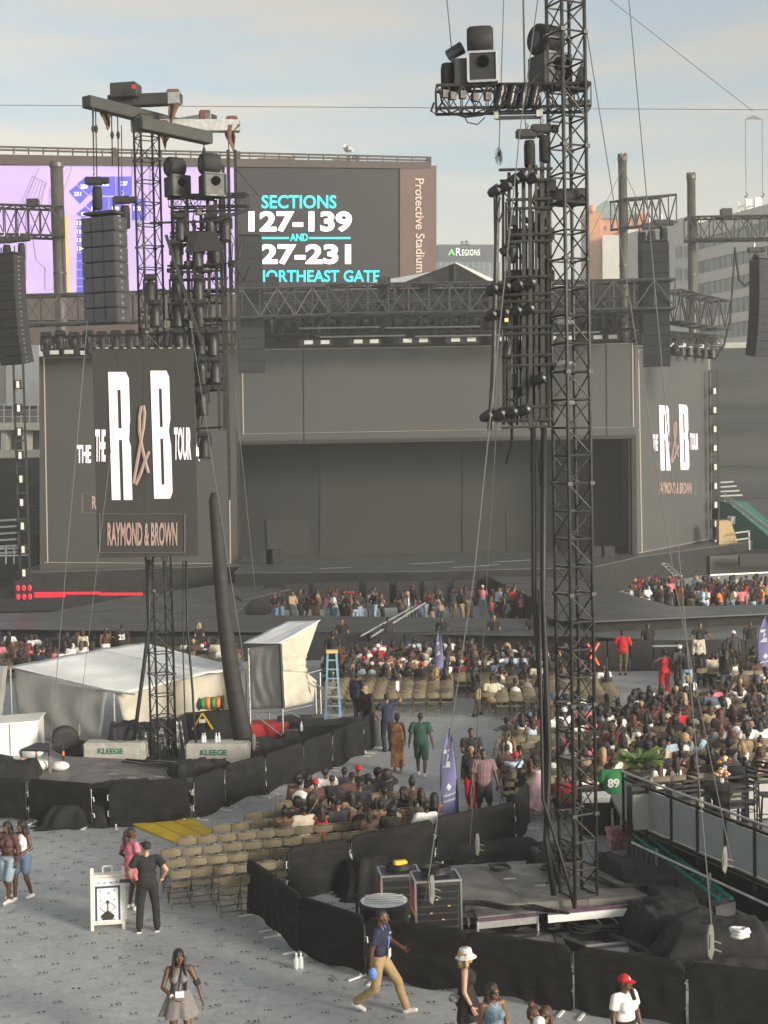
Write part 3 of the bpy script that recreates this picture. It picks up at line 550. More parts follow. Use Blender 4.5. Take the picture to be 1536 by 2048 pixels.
def tower(root, x, y, z0, z1, a, rot, n, r=.032, br=.018):
    c = [Vector((x, y, 0)) + Matrix.Rotation(rot, 3, 'Z') @ Vector((i * a / 2, j * a / 2, 0)) for i, j in ((-1, -1), (1, -1), (1, 1), (-1, 1))]
    zz = Vector((0, 0, 1))
    for p in c: MB().tube(p + zz * z0, p + zz * z1, r, 8).build('chord', blk_steel, root, smooth=True)
    st = (z1 - z0) / n
    for k in range(n + 1):
        z = z0 + k * st
        for i in range(4):
            p, q = c[i], c[(i + 1) % 4]; MB().tube(p + zz * z, q + zz * z, br, 5).build('horizontal_bar', blk_steel, root)
            if k < n:
                if k % 2: p, q = q, p
                MB().tube(p + zz * (z + .02), q + zz * (z + st - .02), br * .8, 5).build('diagonal_brace', blk_steel, root)
        if k % 4 == 0:
            for p in c: MB().box(p + zz * z, (r * 3, r * 3, .07), rot).build('joint_plate', blk_steel, root)
def wire(name, a, b, label, r=.012, sag=0.0, m=None, group='thin rigging wires'):
    a = Vector(a); b = Vector(b); n = 1 if sag == 0 else 8
    pts = [a.lerp(b, k / n) - Vector((0, 0, sag * 4 * (k / n) * (1 - k / n))) for k in range(n + 1)]
    return single(MB().path(pts, r, 5), name, m or wire_m, label, name.replace('_', ' '), group)
def hoist(root, p, s=1.0, chain_to=None):
    p = Vector(p); MB().box(p, (.62 * s, .3 * s, .26 * s)).build('motor_body', blk_paint, root, bev=.04 * s); MB().cone(p + Vector((.33 * s, 0, 0)), .13 * s, p + Vector((.52 * s, 0, 0)), .11 * s, 10).build('motor_end', blk_paint, root)
    MB().lathe([(.14 * s, 0), (.17 * s, -.15 * s), (.17 * s, -.75 * s), (.13 * s, -.8 * s)], 10, p + Vector((.1 * s, 0, -.2 * s))).build('chain_bag', blk_cloth, root, smooth=True)
    if chain_to is not None: MB().tube(p + Vector((0, 0, .13 * s)), chain_to, .018 * s, 5).build('chain', blk_steel, root); MB().path([p + Vector((0, 0, .13 * s)), p + Vector((.05, 0, .25 * s)), p + Vector((0, 0, .33 * s))], .025 * s).build('hook', galv, root)
def spot(root, p, s=1.0, tilt=0.0, face=True):         # moving-head lamp hung from a bar: base, yoke, head
    p = Vector(p); MB().box(p + Vector((0, 0, -.1 * s)), (.4 * s, .32 * s, .18 * s)).build('lamp_base', blk_paint, root, bev=.03 * s)
    y = MB(); y.beam(p + Vector((-.22 * s, 0, -.2 * s)), p + Vector((-.22 * s, 0, -.55 * s)), .06 * s); y.beam(p + Vector((.22 * s, 0, -.2 * s)), p + Vector((.22 * s, 0, -.55 * s)), .06 * s); y.beam(p + Vector((-.24 * s, 0, -.2 * s)), p + Vector((.24 * s, 0, -.2 * s)), .07 * s)
    y.build('lamp_yoke', blk_paint, root)
    M = Matrix.Rotation(tilt, 3, 'X'); h = p + Vector((0, 0, -.55 * s))
    MB().lathe([(.08 * s, .32 * s), (.15 * s, .28 * s), (.18 * s, .05 * s), (.18 * s, -.22 * s), (.2 * s, -.36 * s), (.2 * s, -.42 * s)], 12, h, M).build('lamp_head', blk_paint, root, smooth=True)
    if face: MB().lathe([(.16 * s, 0), (.001, .001)], 12, h + M @ Vector((0, 0, -.43 * s)), M).build('lens', mat('lamp lens', (.25, .24, .22), .1, .2, .2, 20), root)
sling = mat('brown sling cloth', (.13, .07, .05), .85, 0, .3, 5)
def rag(root, p, w, h, seed):
    rr = random.Random(seed); p = Vector(p)
    def fn(u, v):
        a = (u - .5) * 2; return p + Vector((a * w * (.5 - .32 * v) + .05 * math.sin(v * 5 + seed), -.19 + .06 * math.sin(u * 9 + seed) , -v * h * (1 - .45 * abs(a + .2))))
    solid(MB().grid(8, 6, fn).build('sling_cloth', sling, root, smooth=True), .03)
    MB().box(p + Vector((0, 0, .08)), (w * .75, .44, .4)).build('sling_wrap', sling, root, bev=.03)
def wheel_unit(root, p, s=1.0, rz=0.0, edge=None):                # tyre-like drum over a square flight case with a round port
    p = Vector(p); Q = Matrix.Rotation(rz, 3, 'Z')
    MB().box(p, (.62 * s, .6 * s, .62 * s), rz).build('case', blk_paint, root, bev=.02 * s)
    e = MB()
    for i in (-1, 1):
        for a, b in (((-.31, .31 * i), (.31, .31 * i)), ((.31 * i, -.31), (.31 * i, .31))): e.beam(p + Q @ Vector((a[0] * s, -.305 * s, a[1] * s)), p + Q @ Vector((b[0] * s, -.305 * s, b[1] * s)), .05 * s)
    e.build('case_edge', edge or alu, root)
    MB().lathe([(.13 * s, 0), (.13 * s, .02 * s)], 16, p + Q @ Vector((.02 * s, -.325 * s, .1 * s)), Q @ Matrix.Rotation(R(90), 3, 'X')).build('port', mat('dark port', (.004, .004, .004), .9, 0, 0, spec=.05), root)
    c = p + Vector((-.05 * s, 0, .62 * s)); M = Q @ Matrix.Rotation(R(90), 3, 'Y')
    MB().lathe([(.16 * s, -.26 * s), (.26 * s, -.28 * s), (.31 * s, -.22 * s), (.32 * s, 0), (.31 * s, .22 * s), (.26 * s, .28 * s), (.16 * s, .26 * s)], 22, c, M).build('tyre', rubber, root, smooth=True)
    MB().lathe([(.155 * s, -.27 * s), (.06 * s, -.2 * s), (.06 * s, .2 * s), (.155 * s, .27 * s)], 14, c, M).build('hub', dark_alu, root)
def line_array(name, top, n, w, hb, dpt, rz, label, curve=1.2, cat='speaker array', taper=.0):
    top = Vector(top); root = thing(name, top - Vector((0, 0, n * hb)), label, cat); Q = Matrix.Rotation(rz, 3, 'Z')
    MB().box(top + Vector((0, 0, .12)), (w * .9, dpt * .8, .08), rz).build('rigging_frame', blk_steel, root)
    for i in (-1, 1): MB().beam(top + Q @ Vector((i * w * .3, 0, .12)), top + Q @ Vector((i * w * .3, 0, .5)), .06).build('bracket', blk_steel, root)
    p = top.copy(); ang = 0.0
    near_ = hb < .45; grl = mat('speaker grille', (.062, .066, .074), .7, 0, .1, 3, .3, 60) if near_ else mat('dark speaker grille', (.016, .017, .019), .75, 0, .1, 3, .3, 60); cabm = mat('speaker cabinet', (.045, .047, .05), .6, 0, .15, 4) if near_ else mat('dark speaker cabinet', (.014, .014, .016), .65, 0, .15, 4)
    for k in range(n):
        ang += R(curve * k / n * 1.6); d = Vector((0, math.sin(ang), -math.cos(ang))); c = p + Q @ (d * hb / 2); M = Q @ Matrix.Rotation(-ang * -1, 3, 'X')
        b = MB().box(c, (w, dpt, hb * (.965 if hb < .45 else .992)), M=M).build('speaker_box', cabm, root, bev=.015)
        MB().box(c + M @ Vector((0, -dpt / 2 - .012, 0)), (w * .97, .02, hb * .90), M=M).build('grille', grl, b)
        for x in (-.17, .17): MB().box(c + M @ Vector((w * x, -dpt / 2 - .026, 0)), (.018, .012, hb * .88), M=M).build('grille_rib', blk_paint, b)
        for z in (-.22, .22): MB().box(c + M @ Vector((w / 2 + .006, -dpt * .1, hb * z)), (.012, .10, .07), M=M).build('side_handle', mat('handle grey', (.2, .2, .2), .5, .3, 0), b)
        p = p + Q @ (d * hb)
    return root
# ---------------- stage roof trusses
rt = thing('roof_truss', (3.5, 88, 0), 'dark box truss spanning above the central video wall', 'truss'); box_truss(D(655, 601, 88), D(1345, 590, 88), 1.6, 1.75, 17, rt, r=.09, br=.075)
rt = thing('roof_truss', (-15, 86, 0), 'dark box truss running from the left speakers toward the centre', 'truss'); box_truss(D(44, 622, 84), D(655, 603, 88), 1.4, 1.7, 17, rt, r=.08, br=.07)
rt = thing('roof_truss', (22, 97, 0), 'dark box truss turning back at the right end of the stage roof', 'truss'); box_truss(D(1340, 612, 92), D(1442, 632, 101), 1.4, 2.0, 8, rt, r=.08, br=.07)
rt = thing('roof_truss', (3, 91, 0), 'lower dark truss packed with lamps just over the central video wall', 'truss'); box_truss(D(474, 655, 91), D(1268, 642, 91), 1.2, 1.1, 26, rt, r=.07, br=.055)
rt = thing('roof_truss', (2, 94, 0), 'rear dark truss in the shade of the stage roof', 'truss'); box_truss(D(474, 628, 96), D(1290, 616, 96), 1.4, 1.4, 22, rt, r=.07, br=.06)
rt = thing('roof_truss', (-15, 89, 0), 'low dark truss over the left video wall', 'truss'); box_truss(D(82, 688, 89.3), D(470, 676, 91.5), .9, .8, 16, rt, r=.07, br=.05)
rt = thing('roof_truss', (22, 98, 0), 'low dark truss over the right video wall', 'truss'); box_truss(D(1272, 672, 92.5), D(1436, 684, 103), .9, .8, 9, rt, r=.07, br=.05)
fl = mat('flood lamp face', (.62, .62, .60), .3, 0, .1, 3)
k = 0
def flood(p, dirv, lbl):
    t_ = thing('flood_lamp', p, lbl, 'lamp', 'flood lamps in a row over the video walls')
    MB().box(p, (1.1, .5, .45)).build('housing', blk_paint, t_, bev=.04); MB().box(p + Vector((.08, -.27, .02)), (.55, .03, .24)).build('lamp_face', fl, t_); MB().beam(p + Vector((0, 0, .2)), p + Vector((0, 0, .75)), .08).build('bracket', blk_steel, t_)
for i, x in enumerate((615, 648, 714, 746, 812, 844, 908, 940, 1005, 1040, 1100, 1132, 1192, 1222)): flood(D(x, 686 - (x - 615) * .018, 90.2), None, '%s flood lamp from the left along the central video wall top' % nth(i + 1))
for i, x in enumerate((108, 137)): flood(D(x, 706 - i, 88.7), None, '%s flood lamp from the left over the left video wall' % nth(i + 1))
for i, x in enumerate((1336, 1360, 1373, 1396, 1408, 1426)): flood(D(x, 691 + i * .9, 96 + i * 1.3), None, '%s flood lamp from the left over the right video wall' % nth(i + 1))
for i, (x0, x1, y) in enumerate(((598, 760, 657), (770, 960, 656), (640, 810, 674), (830, 1000, 673), (1090, 1200, 667))):
    a, b = D(x0, y, 89.6), D(x1, y - 3, 89.6); single(MB().tube(a, b, .06, 6), 'pipe_batten', alu, '%s silver lamp pipe of the central roof, counted from the left' % nth(i + 1), 'pipe', 'silver lamp pipes in the stage roof')
rng = random.Random(11)
for i in range(34):
    x = 500 + i * 22.5 + rng.uniform(-6, 6); p = D(x, 622 + rng.uniform(-2, 22) - (x - 500) * .018, 91 + rng.uniform(-1, 1.5)); t_ = thing('stage_lamp', p, '%s moving lamp from the left in the central stage roof' % nth(i + 1), 'lamp', 'moving lamps in the stage roof'); spot(t_, p, 1.0 + rng.random() * .4, rng.uniform(-.9, .9), i % 3 == 0)
for i in range(13):
    x = 92 + i * 28; p = D(x, 662 - i * .5 + rng.uniform(-3, 3), 88.6 + i * .12); t_ = thing('stage_lamp', p, '%s moving lamp from the left over the left video wall' % nth(i + 1), 'lamp', 'moving lamps in the stage roof'); spot(t_, p, 1.5, rng.uniform(-.6, .6), i % 2 == 0)
for i in range(6):
    x = 1348 + i * 15; p = D(x, 664 + i * 2, 96 + i * 1.3); t_ = thing('stage_lamp', p, '%s moving lamp from the left over the right video wall' % nth(i + 1), 'lamp', 'moving lamps in the stage roof'); spot(t_, p, 1.6, rng.uniform(-.6, .6), False)
for i, x in enumerate((766, 850, 1455)):
    pass
for i, x in enumerate((545, 768, 853)): single(MB().box(D(x, 566 - (i > 1), 88), (.8, .6, .7)).beam(D(x, 572, 88), D(x, 580, 88), .2), 'truss_motor_box', blk_paint, '%s small grey box from the left on top of the central truss' % nth(i + 1), 'box', 'boxes on the stage truss', bev=.03)
# tent roof peak behind the truss
tr = thing('peaked_tent_roof', (4.5, 101, 0), 'white peaked tent roof with a dark gable above the stage truss', 'tent roof')
a, b, c, l, r_ = D(910, 526, 97), D(780, 575, 97), D(1000, 575, 97), D(668, 577, 107), D(1018, 574, 107); ap2 = D(915, 532, 107)
MB().prism([b, c, a], (0, .12, 0)).build('gable', blk_cloth, tr); solid(MB().add([b, a, D(895, 538, 112), l], [(0, 1, 2, 3)]).build('roof_slope', canvas_w, tr), .08); solid(MB().add([a, c, r_, ap2], [(0, 1, 2, 3)]).build('roof_slope', canvas_w, tr), .08)
MB().prism([D(474, 700, 97.6), D(1300, 690, 97.6), D(1300, 566, 97.6), D(990, 576, 97.6), D(790, 577, 97.6), D(474, 590, 97.6)], (0, .1, 0)).build('roof_shade_sheet', blk_cloth, tr); MB().beam(D(910, 527, 96.8), D(910, 576, 96.8), .12).build('tent_pole', blk_steel, tr)  # black sheet added in place of the dark shade under the roof
for x in (790, 1000): MB().beam(D(x, 575, 96.9), D(x, 690, 96.9), .2).build('tent_pole', blk_steel, tr)
# ---------------- masts with truss arms
mast = mat('mast steel', (.10, .092, .08), .5, .3, .2, 1.5)
def mastpole(x, y0, y1, Y, w, label, arms):
    a, b = D(x + (y1 - y0) * .012, y1, Y), D(x, y0, Y); t_ = thing('steel_mast', (a.x, Y, 0), label, 'mast', 'tall steel masts around the stage')
    MB().cone((a.x, Y, 0), w / 2, (a.x, Y, b.z), w / 2, 16).build('pole', mast, t_, smooth=True)
    MB().cone((a.x, Y, b.z - .02), w * .56, (a.x, Y, b.z + .25), w * .56, 16).build('cap_ring', mast, t_)
    for k in range(6): MB().box((a.x + w * .42 * math.cos(k * 1.05), Y + w * .42 * math.sin(k * 1.05), b.z + .35), (.12, .12, .25)).build('cap_bolt', mast, t_)
    for z in (.55, .75): MB().cone((a.x, Y, b.z * z), w * .54, (a.x, Y, b.z * z + .12), w * .54, 16).build('flange', mast, t_)
    for (p, q, h, n) in arms: box_truss(p, q, h * .8, h, n, t_, blk_steel, .09, .07, 'arm_chord', 'arm_bracing')
    return t_
mastpole(118, 334, 590, 95, .85, 'tall round steel mast at the left with a truss arm', [(D(-40, 441, 94), D(128, 446, 95), 1.9, 7)])
mastpole(1245, 322, 560, 95.5, .58, 'slim steel mast at the right holding a short truss arm', [(D(1238, 429, 95), D(1336, 420, 98), 1.85, 6)])
mastpole(1382, 358, 600, 108, .64, 'second steel mast further right holding a long truss arm', [(D(1372, 459, 107), D(1600, 455, 107), 1.65, 9)])
single(MB().box(D(1452, 427, 107), (.8, .7, .7)), 'control_box', blk_paint, 'small grey box on top of the long right truss arm', 'box', bev=.03)
single(MB().box(D(66, 406, 94), (.75, .6, .5)), 'control_box', blk_paint, 'small grey box on top of the left truss arm', 'box', bev=.03)
ys = thing('sun_streak', D(133, 500, 94.4), 'golden streak of painted sunlight on the left steel mast', 'painted sunlight'); MB().beam(D(132, 432, 94.4), D(138, 585, 94.4), .16, .05).build('painted sunlight', mat('painted sun gold', (.75, .58, .08), .6, 0, .1, 2), ys)  # the strap part paints low sunlight in gold along the mast's right side
ys['category'] = 'painted sunlight'
for x0, y0, lbl in ((1228, 330, 'left guy wire of the slim right mast'), (1262, 335, 'right guy wire of the slim right mast')): wire('guy_wire', D(1245, 336, 92), D(x0 + (x0 - 1245) * 3, 480, 92), lbl, .02)
# ---------------- speaker arrays
line_array('speaker_array', D(208, 436, 40.2), 7, 1.12, .42, .62, R(-24), 'large grey seven box speaker array hung from the left tower', .3)
line_array('speaker_array', D(497, 474, 88), 12, 1.62, .69, 1.0, R(6), 'tall black speaker array hanging left of the central video wall', .2)
line_array('speaker_array', D(1311, 486, 88), 12, 1.62, .63, 1.0, R(-12), 'tall black speaker array hanging before the right video wall', .25)
line_array('speaker_array', D(1284, 470, 90), 11, .5, .55, .8, R(-14), 'narrow black speaker column beside the right speaker array', .2)
line_array('speaker_array', D(16, 512, 80), 12, 1.7, .5, .9, R(-30), 'curved black speaker array cut by the left picture edge', 1.4)
line_array('speaker_array', D(1526, 520, 90), 12, 1.5, .5, .9, R(28), 'curved black speaker array cut by the right picture edge', 1.4)
for (x, y, Y, s, lb) in ((188, 362, 40.2, .8, 'chain hoist over the left end of the left tower speaker array'), (244, 400, 40.4, .8, 'chain hoist over the right end of the left tower speaker array'), (8, 480, 80, 1.4, 'chain hoist over the far left speaker array'), (38, 478, 80, 1.2, 'second chain hoist over the far left speaker array'), (1298, 452, 88, 1.5, 'chain hoist left above the right stage speaker array'), (1322, 446, 88, 1.5, 'chain hoist right above the right stage speaker array'), (1508, 500, 90, 1.3, 'chain hoist above the far right speaker array')):
    p = D(x, y, Y); t_ = thing('chain_hoist', p, lb, 'hoist', 'chain hoists over the speaker arrays'); hoist(t_, p, s, D(x - 1, max(y - 150, 205) if Y < 50 else y - 40, Y))
# ---------------- left tower
LT = G(328, 1522); lt_ = thing('truss_tower', (LT.x, LT.y, 0), 'slender black truss tower rising from the left deck behind the tour screen', 'tower', 'black truss towers')
tower(lt_, LT.x, LT.y, .1, 19.0, .56, R(30), 30, .034, .018)
MB().box((LT.x, LT.y, .06), (2.6, 2.6, .12), R(30)).build('base_plate', blk_steel, lt_)
steel_d = mat('dark beam steel', (.05, .05, .047), .5, .3, .2, 2); 
hd = thing('crossed_beams', (LT.x, LT.y, 18.4), 'crossed steel beams on top of the left truss tower', 'beams')
for a, b, w, m_, z in (((172, 203), (395, 260), .33, steel_d, 19.15), ((276, 246), (418, 277), .34, steel_d, 18.25), ((218, 204), (338, 198.4), .34, steel_d, 19.6), ((338.2, 198.4), (362, 197), .335, galv, 19.6), ((318, 256), (428, 238), .34, galv, 19.3), ((262, 252), (479, 252), .34, galv, 18.95)):  # dark beam's bright end piece paints in the sun on its tip
    MB().beam(G(*a, z), G(*b, z), .34, w, up=(0, 0, 1)).build('beam', m_, hd, bev=.015)
    MB().beam(G(*b, z), G(*b, z) + (G(*b, z) - G(*a, z)).normalized() * .012, .27, w - .08, up=(0, 0, 1)).build('hollow_end', blk_paint, hd)
MB().box(G(252, 190, 19.75) + Vector((0, 0, .1)), (.78, .6, .42), R(-10)).build('control_box', steel_d, hd, bev=.02); MB().box(G(272, 186, 19.75) + Vector((0, -.33, .1)), (.12, .02, .12)).build('red_label', red_m, hd)
for i, (x, y, z, w, h) in enumerate(((348, 200, 19.6, .5, .8), (411, 241, 19.3, .45, .55), (465, 253, 18.95, .45, .8), (215, 222, 19.1, .35, .6), (330, 262, 18.5, .3, .6))): rag(hd, G(x, y, z), w, h, i)
for x, y0, y1, z in ((185, 215, 440, 19.1), (191, 215, 360, 19.1), (223, 228, 330, 19.1), (235, 228, 400, 19.1), (407, 262, 330, 18.9), (457, 280, 330, 18.95)):
    p = G(x, y0, z); MB().tube(p, D(x + (y1 - y0) * .02, y1, p.y), .018, 5).build('hanging_chain', blk_steel, hd)
    MB().lathe([(.03, .1), (.06, 0), (.03, -.12)], 6, p - Vector((0, 0, .6))).build('shackle', blk_steel, hd)
# wheel units and lamp ladder on the right side of the left tower
lr = thing('lighting_rig', (LT.x + 1.4, LT.y - .4, 5.5), 'dense black lamp rig with winch cases hung beside the left truss tower', 'lighting rig')
Yr = LT.y - .2
wheel_unit(lr, D(354, 374, Yr), .92, R(35), dark_alu); wheel_unit(lr, D(424, 372, Yr - .6), 1.0, R(25), dark_alu)
for y, x0, x1 in ((398, 335, 492), (424, 345, 480), (446, 300, 445), (474, 340, 440), (532, 335, 445), (545, 340, 440), (594, 338, 445), (640, 335, 445), (652, 340, 448), (708, 385, 448), (770, 388, 446), (858, 388, 446)):
    a, b = D(x0, y, Yr), D(x1, y - 4, Yr - .3); MB().tube(a, b, .035, 6).build('lamp_bar', blk_steel, lr)
    if y in (398, 474, 545, 594, 652, 770): box_truss(a + Vector((0, .5, 0)), b + Vector((0, .5, 0)), .35, .35, 8, lr, blk_steel, .025, .015, 'bar_chord', 'bar_bracing')
for x, y0, y1 in ((344, 395, 690), (388, 440, 865), (415, 390, 700), (360, 420, 690), (374, 400, 690), (402, 430, 690), (430, 400, 860), (440, 380, 860), (446, 330, 1000), (456, 300, 700), (470, 300, 720)): MB().beam(D(x, y0, Yr + (.3 if x > 430 else 0)), D(x + (y1 - y0) * .02, y1, Yr + (.3 if x > 430 else 0)), .09).build('upright', blk_steel, lr)
i = 0
for y, xs in ((478, (352, 394, 430)), (548, (352, 396, 300)), (598, (355, 398, 310)), (656, (358, 400, 425)), (712, (402, 430)), (774, (404,)), (862, (408,)), (426, (360, 420, 450))):
    for x in xs: spot(lr, D(x, y, Yr - .15), .85, R(8 * ((i * 7) % 5 - 2)), True); i += 1
MB().prism([D(370, 505, Yr - .4), D(378, 465, Yr - .4), D(432, 462, Yr - .4), D(448, 500, Yr - .4)][::-1], (0, .04, 0)).build('barn_door', blk_paint, lr)
MB().beam(D(332, 470, Yr - .5), D(405, 690, Yr - .5), .09).build('diagonal_pole', blk_steel, lr); MB().beam(D(432, 440, Yr - .3), D(500, 418, Yr - .3), .09).build('outrigger', blk_steel, lr); MB().beam(D(470, 335, Yr), D(520, 395, Yr), .03).build('stay', blk_steel, lr)
MB().path([D(445, 505, Yr - .5), D(448, 525, Yr - .5), D(462, 530, Yr - .5), D(478, 515, Yr - .5), D(484, 480, Yr - .5)], .025).build('cable', cable_m, lr)
for k in range(10): a = D(380 + k * 2, 400 + k * 45, Yr - .5); MB().path([a, a + Vector((.12, 0, -.3)), a + Vector((.05, 0, -.66))], .02).build('cable', cable_m, lr)
cr_ = random.Random(31)
for k in range(46):
    x, y = cr_.uniform(338, 478), cr_.uniform(392, 690); a = D(x, y, Yr + cr_.uniform(-.5, .4)); dx, dz = cr_.uniform(-.5, .5), cr_.uniform(-.1, .5)
    MB().path([a, a + Vector((dx * .5, 0, -dz - .15)), a + Vector((dx, 0, cr_.uniform(-.1, .1)))], cr_.choice((.012, .018, .03)), 5).build('cable', cable_m, lr)
for k in range(40):
    x, y = cr_.uniform(335, 470), cr_.choice((400, 430, 448, 476, 534, 547, 596, 642, 655)); MB().box(D(x, y - 6, Yr - .1), (cr_.uniform(.1, .3), .15, cr_.uniform(.08, .22)), cr_.uniform(-.5, .5)).build('clamp', blk_steel, lr)
# the tour screen hung in front of the left tower
PT_ = Plane((-8.5, 41.0), (-5.0, 41.0)); ts = thing('tour_screen', (D(290, 900, 41).x, 41.0, 6.0), 'tall hanging tour screen with big pale letters in front of the left tower', 'screen')
pslab(PT_, [(195, 1116), (396, 1112), (386, 694), (184, 699)], 0, .14, 'panel', mat('tour led panel', (.036, .036, .034), .55, 0, .06, .8, .03, 3), ts); tour_logo(PT_, .03, ts, (284, 877), 256)
for k in range(11): MB().box(PT_.at(196 + k * 18, 696, .02), (.09, .05, .035)).build('hanging_clip', galv, ts)
for k in range(4): MB().beam(PT_.at(185 + 0, 700, .01) + Vector((.98 * (k) * .0, 0, 0)), PT_.at(185, 700, .01), .001).build('seam', blk_paint, ts) if False else None
for x in (236, 286, 337): MB().beam(PT_.at(x - 2, 697, .004), PT_.at(x + 6, 1114, .004), .008, .004).build('panel_seam', blk_paint, ts)
for y in (802, 906, 1010): MB().beam(PT_.at(186, y, .004), PT_.at(392, y - 4, .004), .008, .004).build('panel_seam', blk_paint, ts)
# ---------------- right tower
RT = G(1158, 1852); rtw = thing('truss_tower', (RT.x, RT.y, 0), 'tall black truss tower crossing the whole right side of the picture', 'tower', 'black truss towers')
tower(rtw, RT.x, RT.y, .12, 22.0, .50, R(27), 42, .034, .02)
ra = thing('winch_arm', (RT.x - .9, RT.y - .3, 15.6), 'truss arm with winch cases and tyres across the right tower top', 'rigging arm'); Ya = RT.y + .2
box_truss(D(872, 200, Ya), D(1178, 195, Ya), .5, .42, 12, ra, blk_steel, .03, .02, 'arm_chord', 'arm_bracing')
wheel_unit(ra, D(966, 140, Ya - .1), .86, R(-6)); wheel_unit(ra, D(1098, 145, Ya + .3), .95, R(30), dark_alu)
MB().box(D(925, 150, Ya), (.35, .5, .5)).build('case', blk_paint, ra, bev=.02); MB().lathe([(.12, 0), (.14, -.1), (.14, -.45), (.1, -.5)], 10, D(896, 128, Ya)).build('chain_bag', blk_cloth, ra, smooth=True)
MB().cone(D(895, 112, Ya), .1, D(925, 95, Ya), .12, 10).build('winch_motor', blk_paint, ra); MB().beam(D(905, 115, Ya), D(915, 180, Ya), .08).build('bracket', blk_steel, ra)
def fnw(u, v): p = D(988 + u * 95, 168 + v * 50, Ya - .32); return p + Vector((0, .05 * math.sin(u * 26 + v * 3), 0))
solid(MB().grid(30, 6, fnw).build('plastic_wrap', mat('black plastic film', (.015, .015, .016), .22, 0, .3, 8, .5, 10), ra, smooth=True), .02)
for pts in ([(868, 205), (862, 222), (870, 228), (884, 205), (880, 185)], [(885, 205), (900, 225), (930, 234), (965, 230), (995, 212)], [(925, 225), (935, 245), (955, 249), (970, 235)], [(965, 230), (1000, 215), (1060, 165), (1078, 145)]): MB().path([D(x, y, Ya - .35) for x, y in pts], .022 if pts[0][0] != 925 else .012).build('cable', cable_m, ra)
for y in (225, 236): MB().beam(D(992, y, Ya - .2), D(1082, y - 2, Ya - .2), .06).build('spreader_bar', blk_steel, ra)
MB().beam(D(992, 220, Ya - .2), D(992, 238, Ya - .2), .08).build('spreader_end', galv, ra); MB().beam(D(1078, 218, Ya - .2), D(1079, 234, Ya - .2), .12).build('spreader_end', galv, ra)
MB().prism([D(1150, 172, Ya - .2), D(1180, 172, Ya - .2), D(1163, 125, Ya - .2)], (0, .5, 0)).build('hood', blk_paint, ra)
MB().beam(D(1138, 205, Ya), D(1180, 203, Ya), .06).build('arm_end', blk_steel, ra)
for x, y in ((890, 188), (905, 192), (925, 190), (950, 195), (975, 193)): MB().box(D(x, y, Ya - .25), (.12, .1, .14), .4).build('clamp', blk_steel, ra)
for (x, y, lb) in ((1052, 268, 'chain hoist hanging below the right tower arm, left one'), (1082, 258, 'chain hoist hanging below the right tower arm, right one')):
    p = D(x, y, Ya - .3); t_ = thing('chain_hoist', p, lb, 'hoist', 'chain hoists below the right tower arm'); hoist(t_, p, .62, D(x - 2, 236, Ya - .3))
# frame of lamps on the left flank of the right tower
fr = thing('lamp_frame', (RT.x - .7, RT.y - .2, 9.7), 'tall frame of poles and silver lamps hung on the left side of right tower', 'lighting rig'); Yf = RT.y - .1
for x, y0, y1, w in ((1006, 360, 850, .05), (1018, 345, 850, .06), (1033, 350, 850, .05), (1047, 340, 850, .07), (1060, 330, 860, .07), (1072, 330, 850, .05), (1084, 300, 860, .08), (1096, 330, 850, .05)):
    MB().beam(D(x, y0, Yf + .12 * math.sin(x)), D(x + (y1 - y0) * .002, y1, Yf + .12 * math.sin(x)), w).build('pole', blk_steel, fr)
for y, x0 in ((340, 998), (362, 1000), (400, 1012), (418, 1012), (470, 1020), (484, 1012), (555, 1010), (590, 975), (604, 985), (625, 1000), (655, 985), (668, 1005), (712, 1010), (732, 1012), (815, 1010), (842, 970), (856, 1003)): MB().tube(D(x0, y, Yf - .15), D(1105, y - 3, Yf - .1), .03, 6).build('cross_bar', blk_steel, fr)
MB().lathe([(.001, 0), (.17, 0), (.17, .9), (.001, .9)], 14, D(1075, 396, Yf + .3), Matrix.Rotation(R(90), 3, 'Y')).build('drum', rubber, fr, smooth=True)
for y in (470, 552): MB().box(D(1060, y, Yf + .25), (.9, .3, .22)).build('ballast', blk_paint, fr, bev=.03)
for k in range(14): x = 1008 + (k * 29) % 85; y = 385 + k * 34; MB().beam(D(x, y, Yf + .1), D(x + 28, y + 30, Yf + .1), .025).build('brace', blk_steel, fr)
sil = mat('silver reflector', (.62, .60, .54), .25, .85, .15, 12)
def par(x, y, s=.16):
    p = D(x, y, Yf - .3); M = Matrix.Rotation(R(65), 3, 'Y') @ Matrix.Rotation(R(20), 3, 'X'); b = MB().lathe([(.35 * s, -.8 * s), (.55 * s, -.4 * s), (.62 * s, .35 * s), (.68 * s, .5 * s)], 12, p, M).build('par_lamp', blk_paint, fr, smooth=True)
    MB().lathe([(.6 * s, .3 * s), (.3 * s, -.5 * s), (.001, -.6 * s)], 12, p, M).build('reflector', sil, b, smooth=True); MB().ell(p + M @ Vector((0, 0, .2 * s)), (.5 * s, .5 * s, .35 * s), 10, 6).build('lens', sil, b)
for y, x0 in ((578, 985), (630, 982), (832, 974)):
    for k in range(4): par(x0 + k * 25, y - k * 4, .17)
for x, y in ((1080, 758), (1028, 360), (1044, 352), (1012, 372), (1066, 356), (990, 382)): par(x, y, .17)
for x, y in ((1128, 645), (1128, 728), (1130, 806)): MB().ell(D(x, y, Yf + .05), (.2, .12, .07), 10, 6).build('side_lamp', sil, fr)
MB().box(D(1013, 640, Yf - .3), (.07, .03, .07)).build('tag', mat('yellow tag', (.7, .6, .25), .6, 0, 0), fr)
for pts in ([(988, 372), (990, 520), (985, 700), (976, 860)], [(1000, 395), (992, 430), (998, 445), (1006, 420)], [(1008, 790), (1018, 800), (1040, 795), (1060, 780)]): MB().path([D(x, y, Yf - .35) for x, y in pts], .018).build('cable', cable_m, fr)
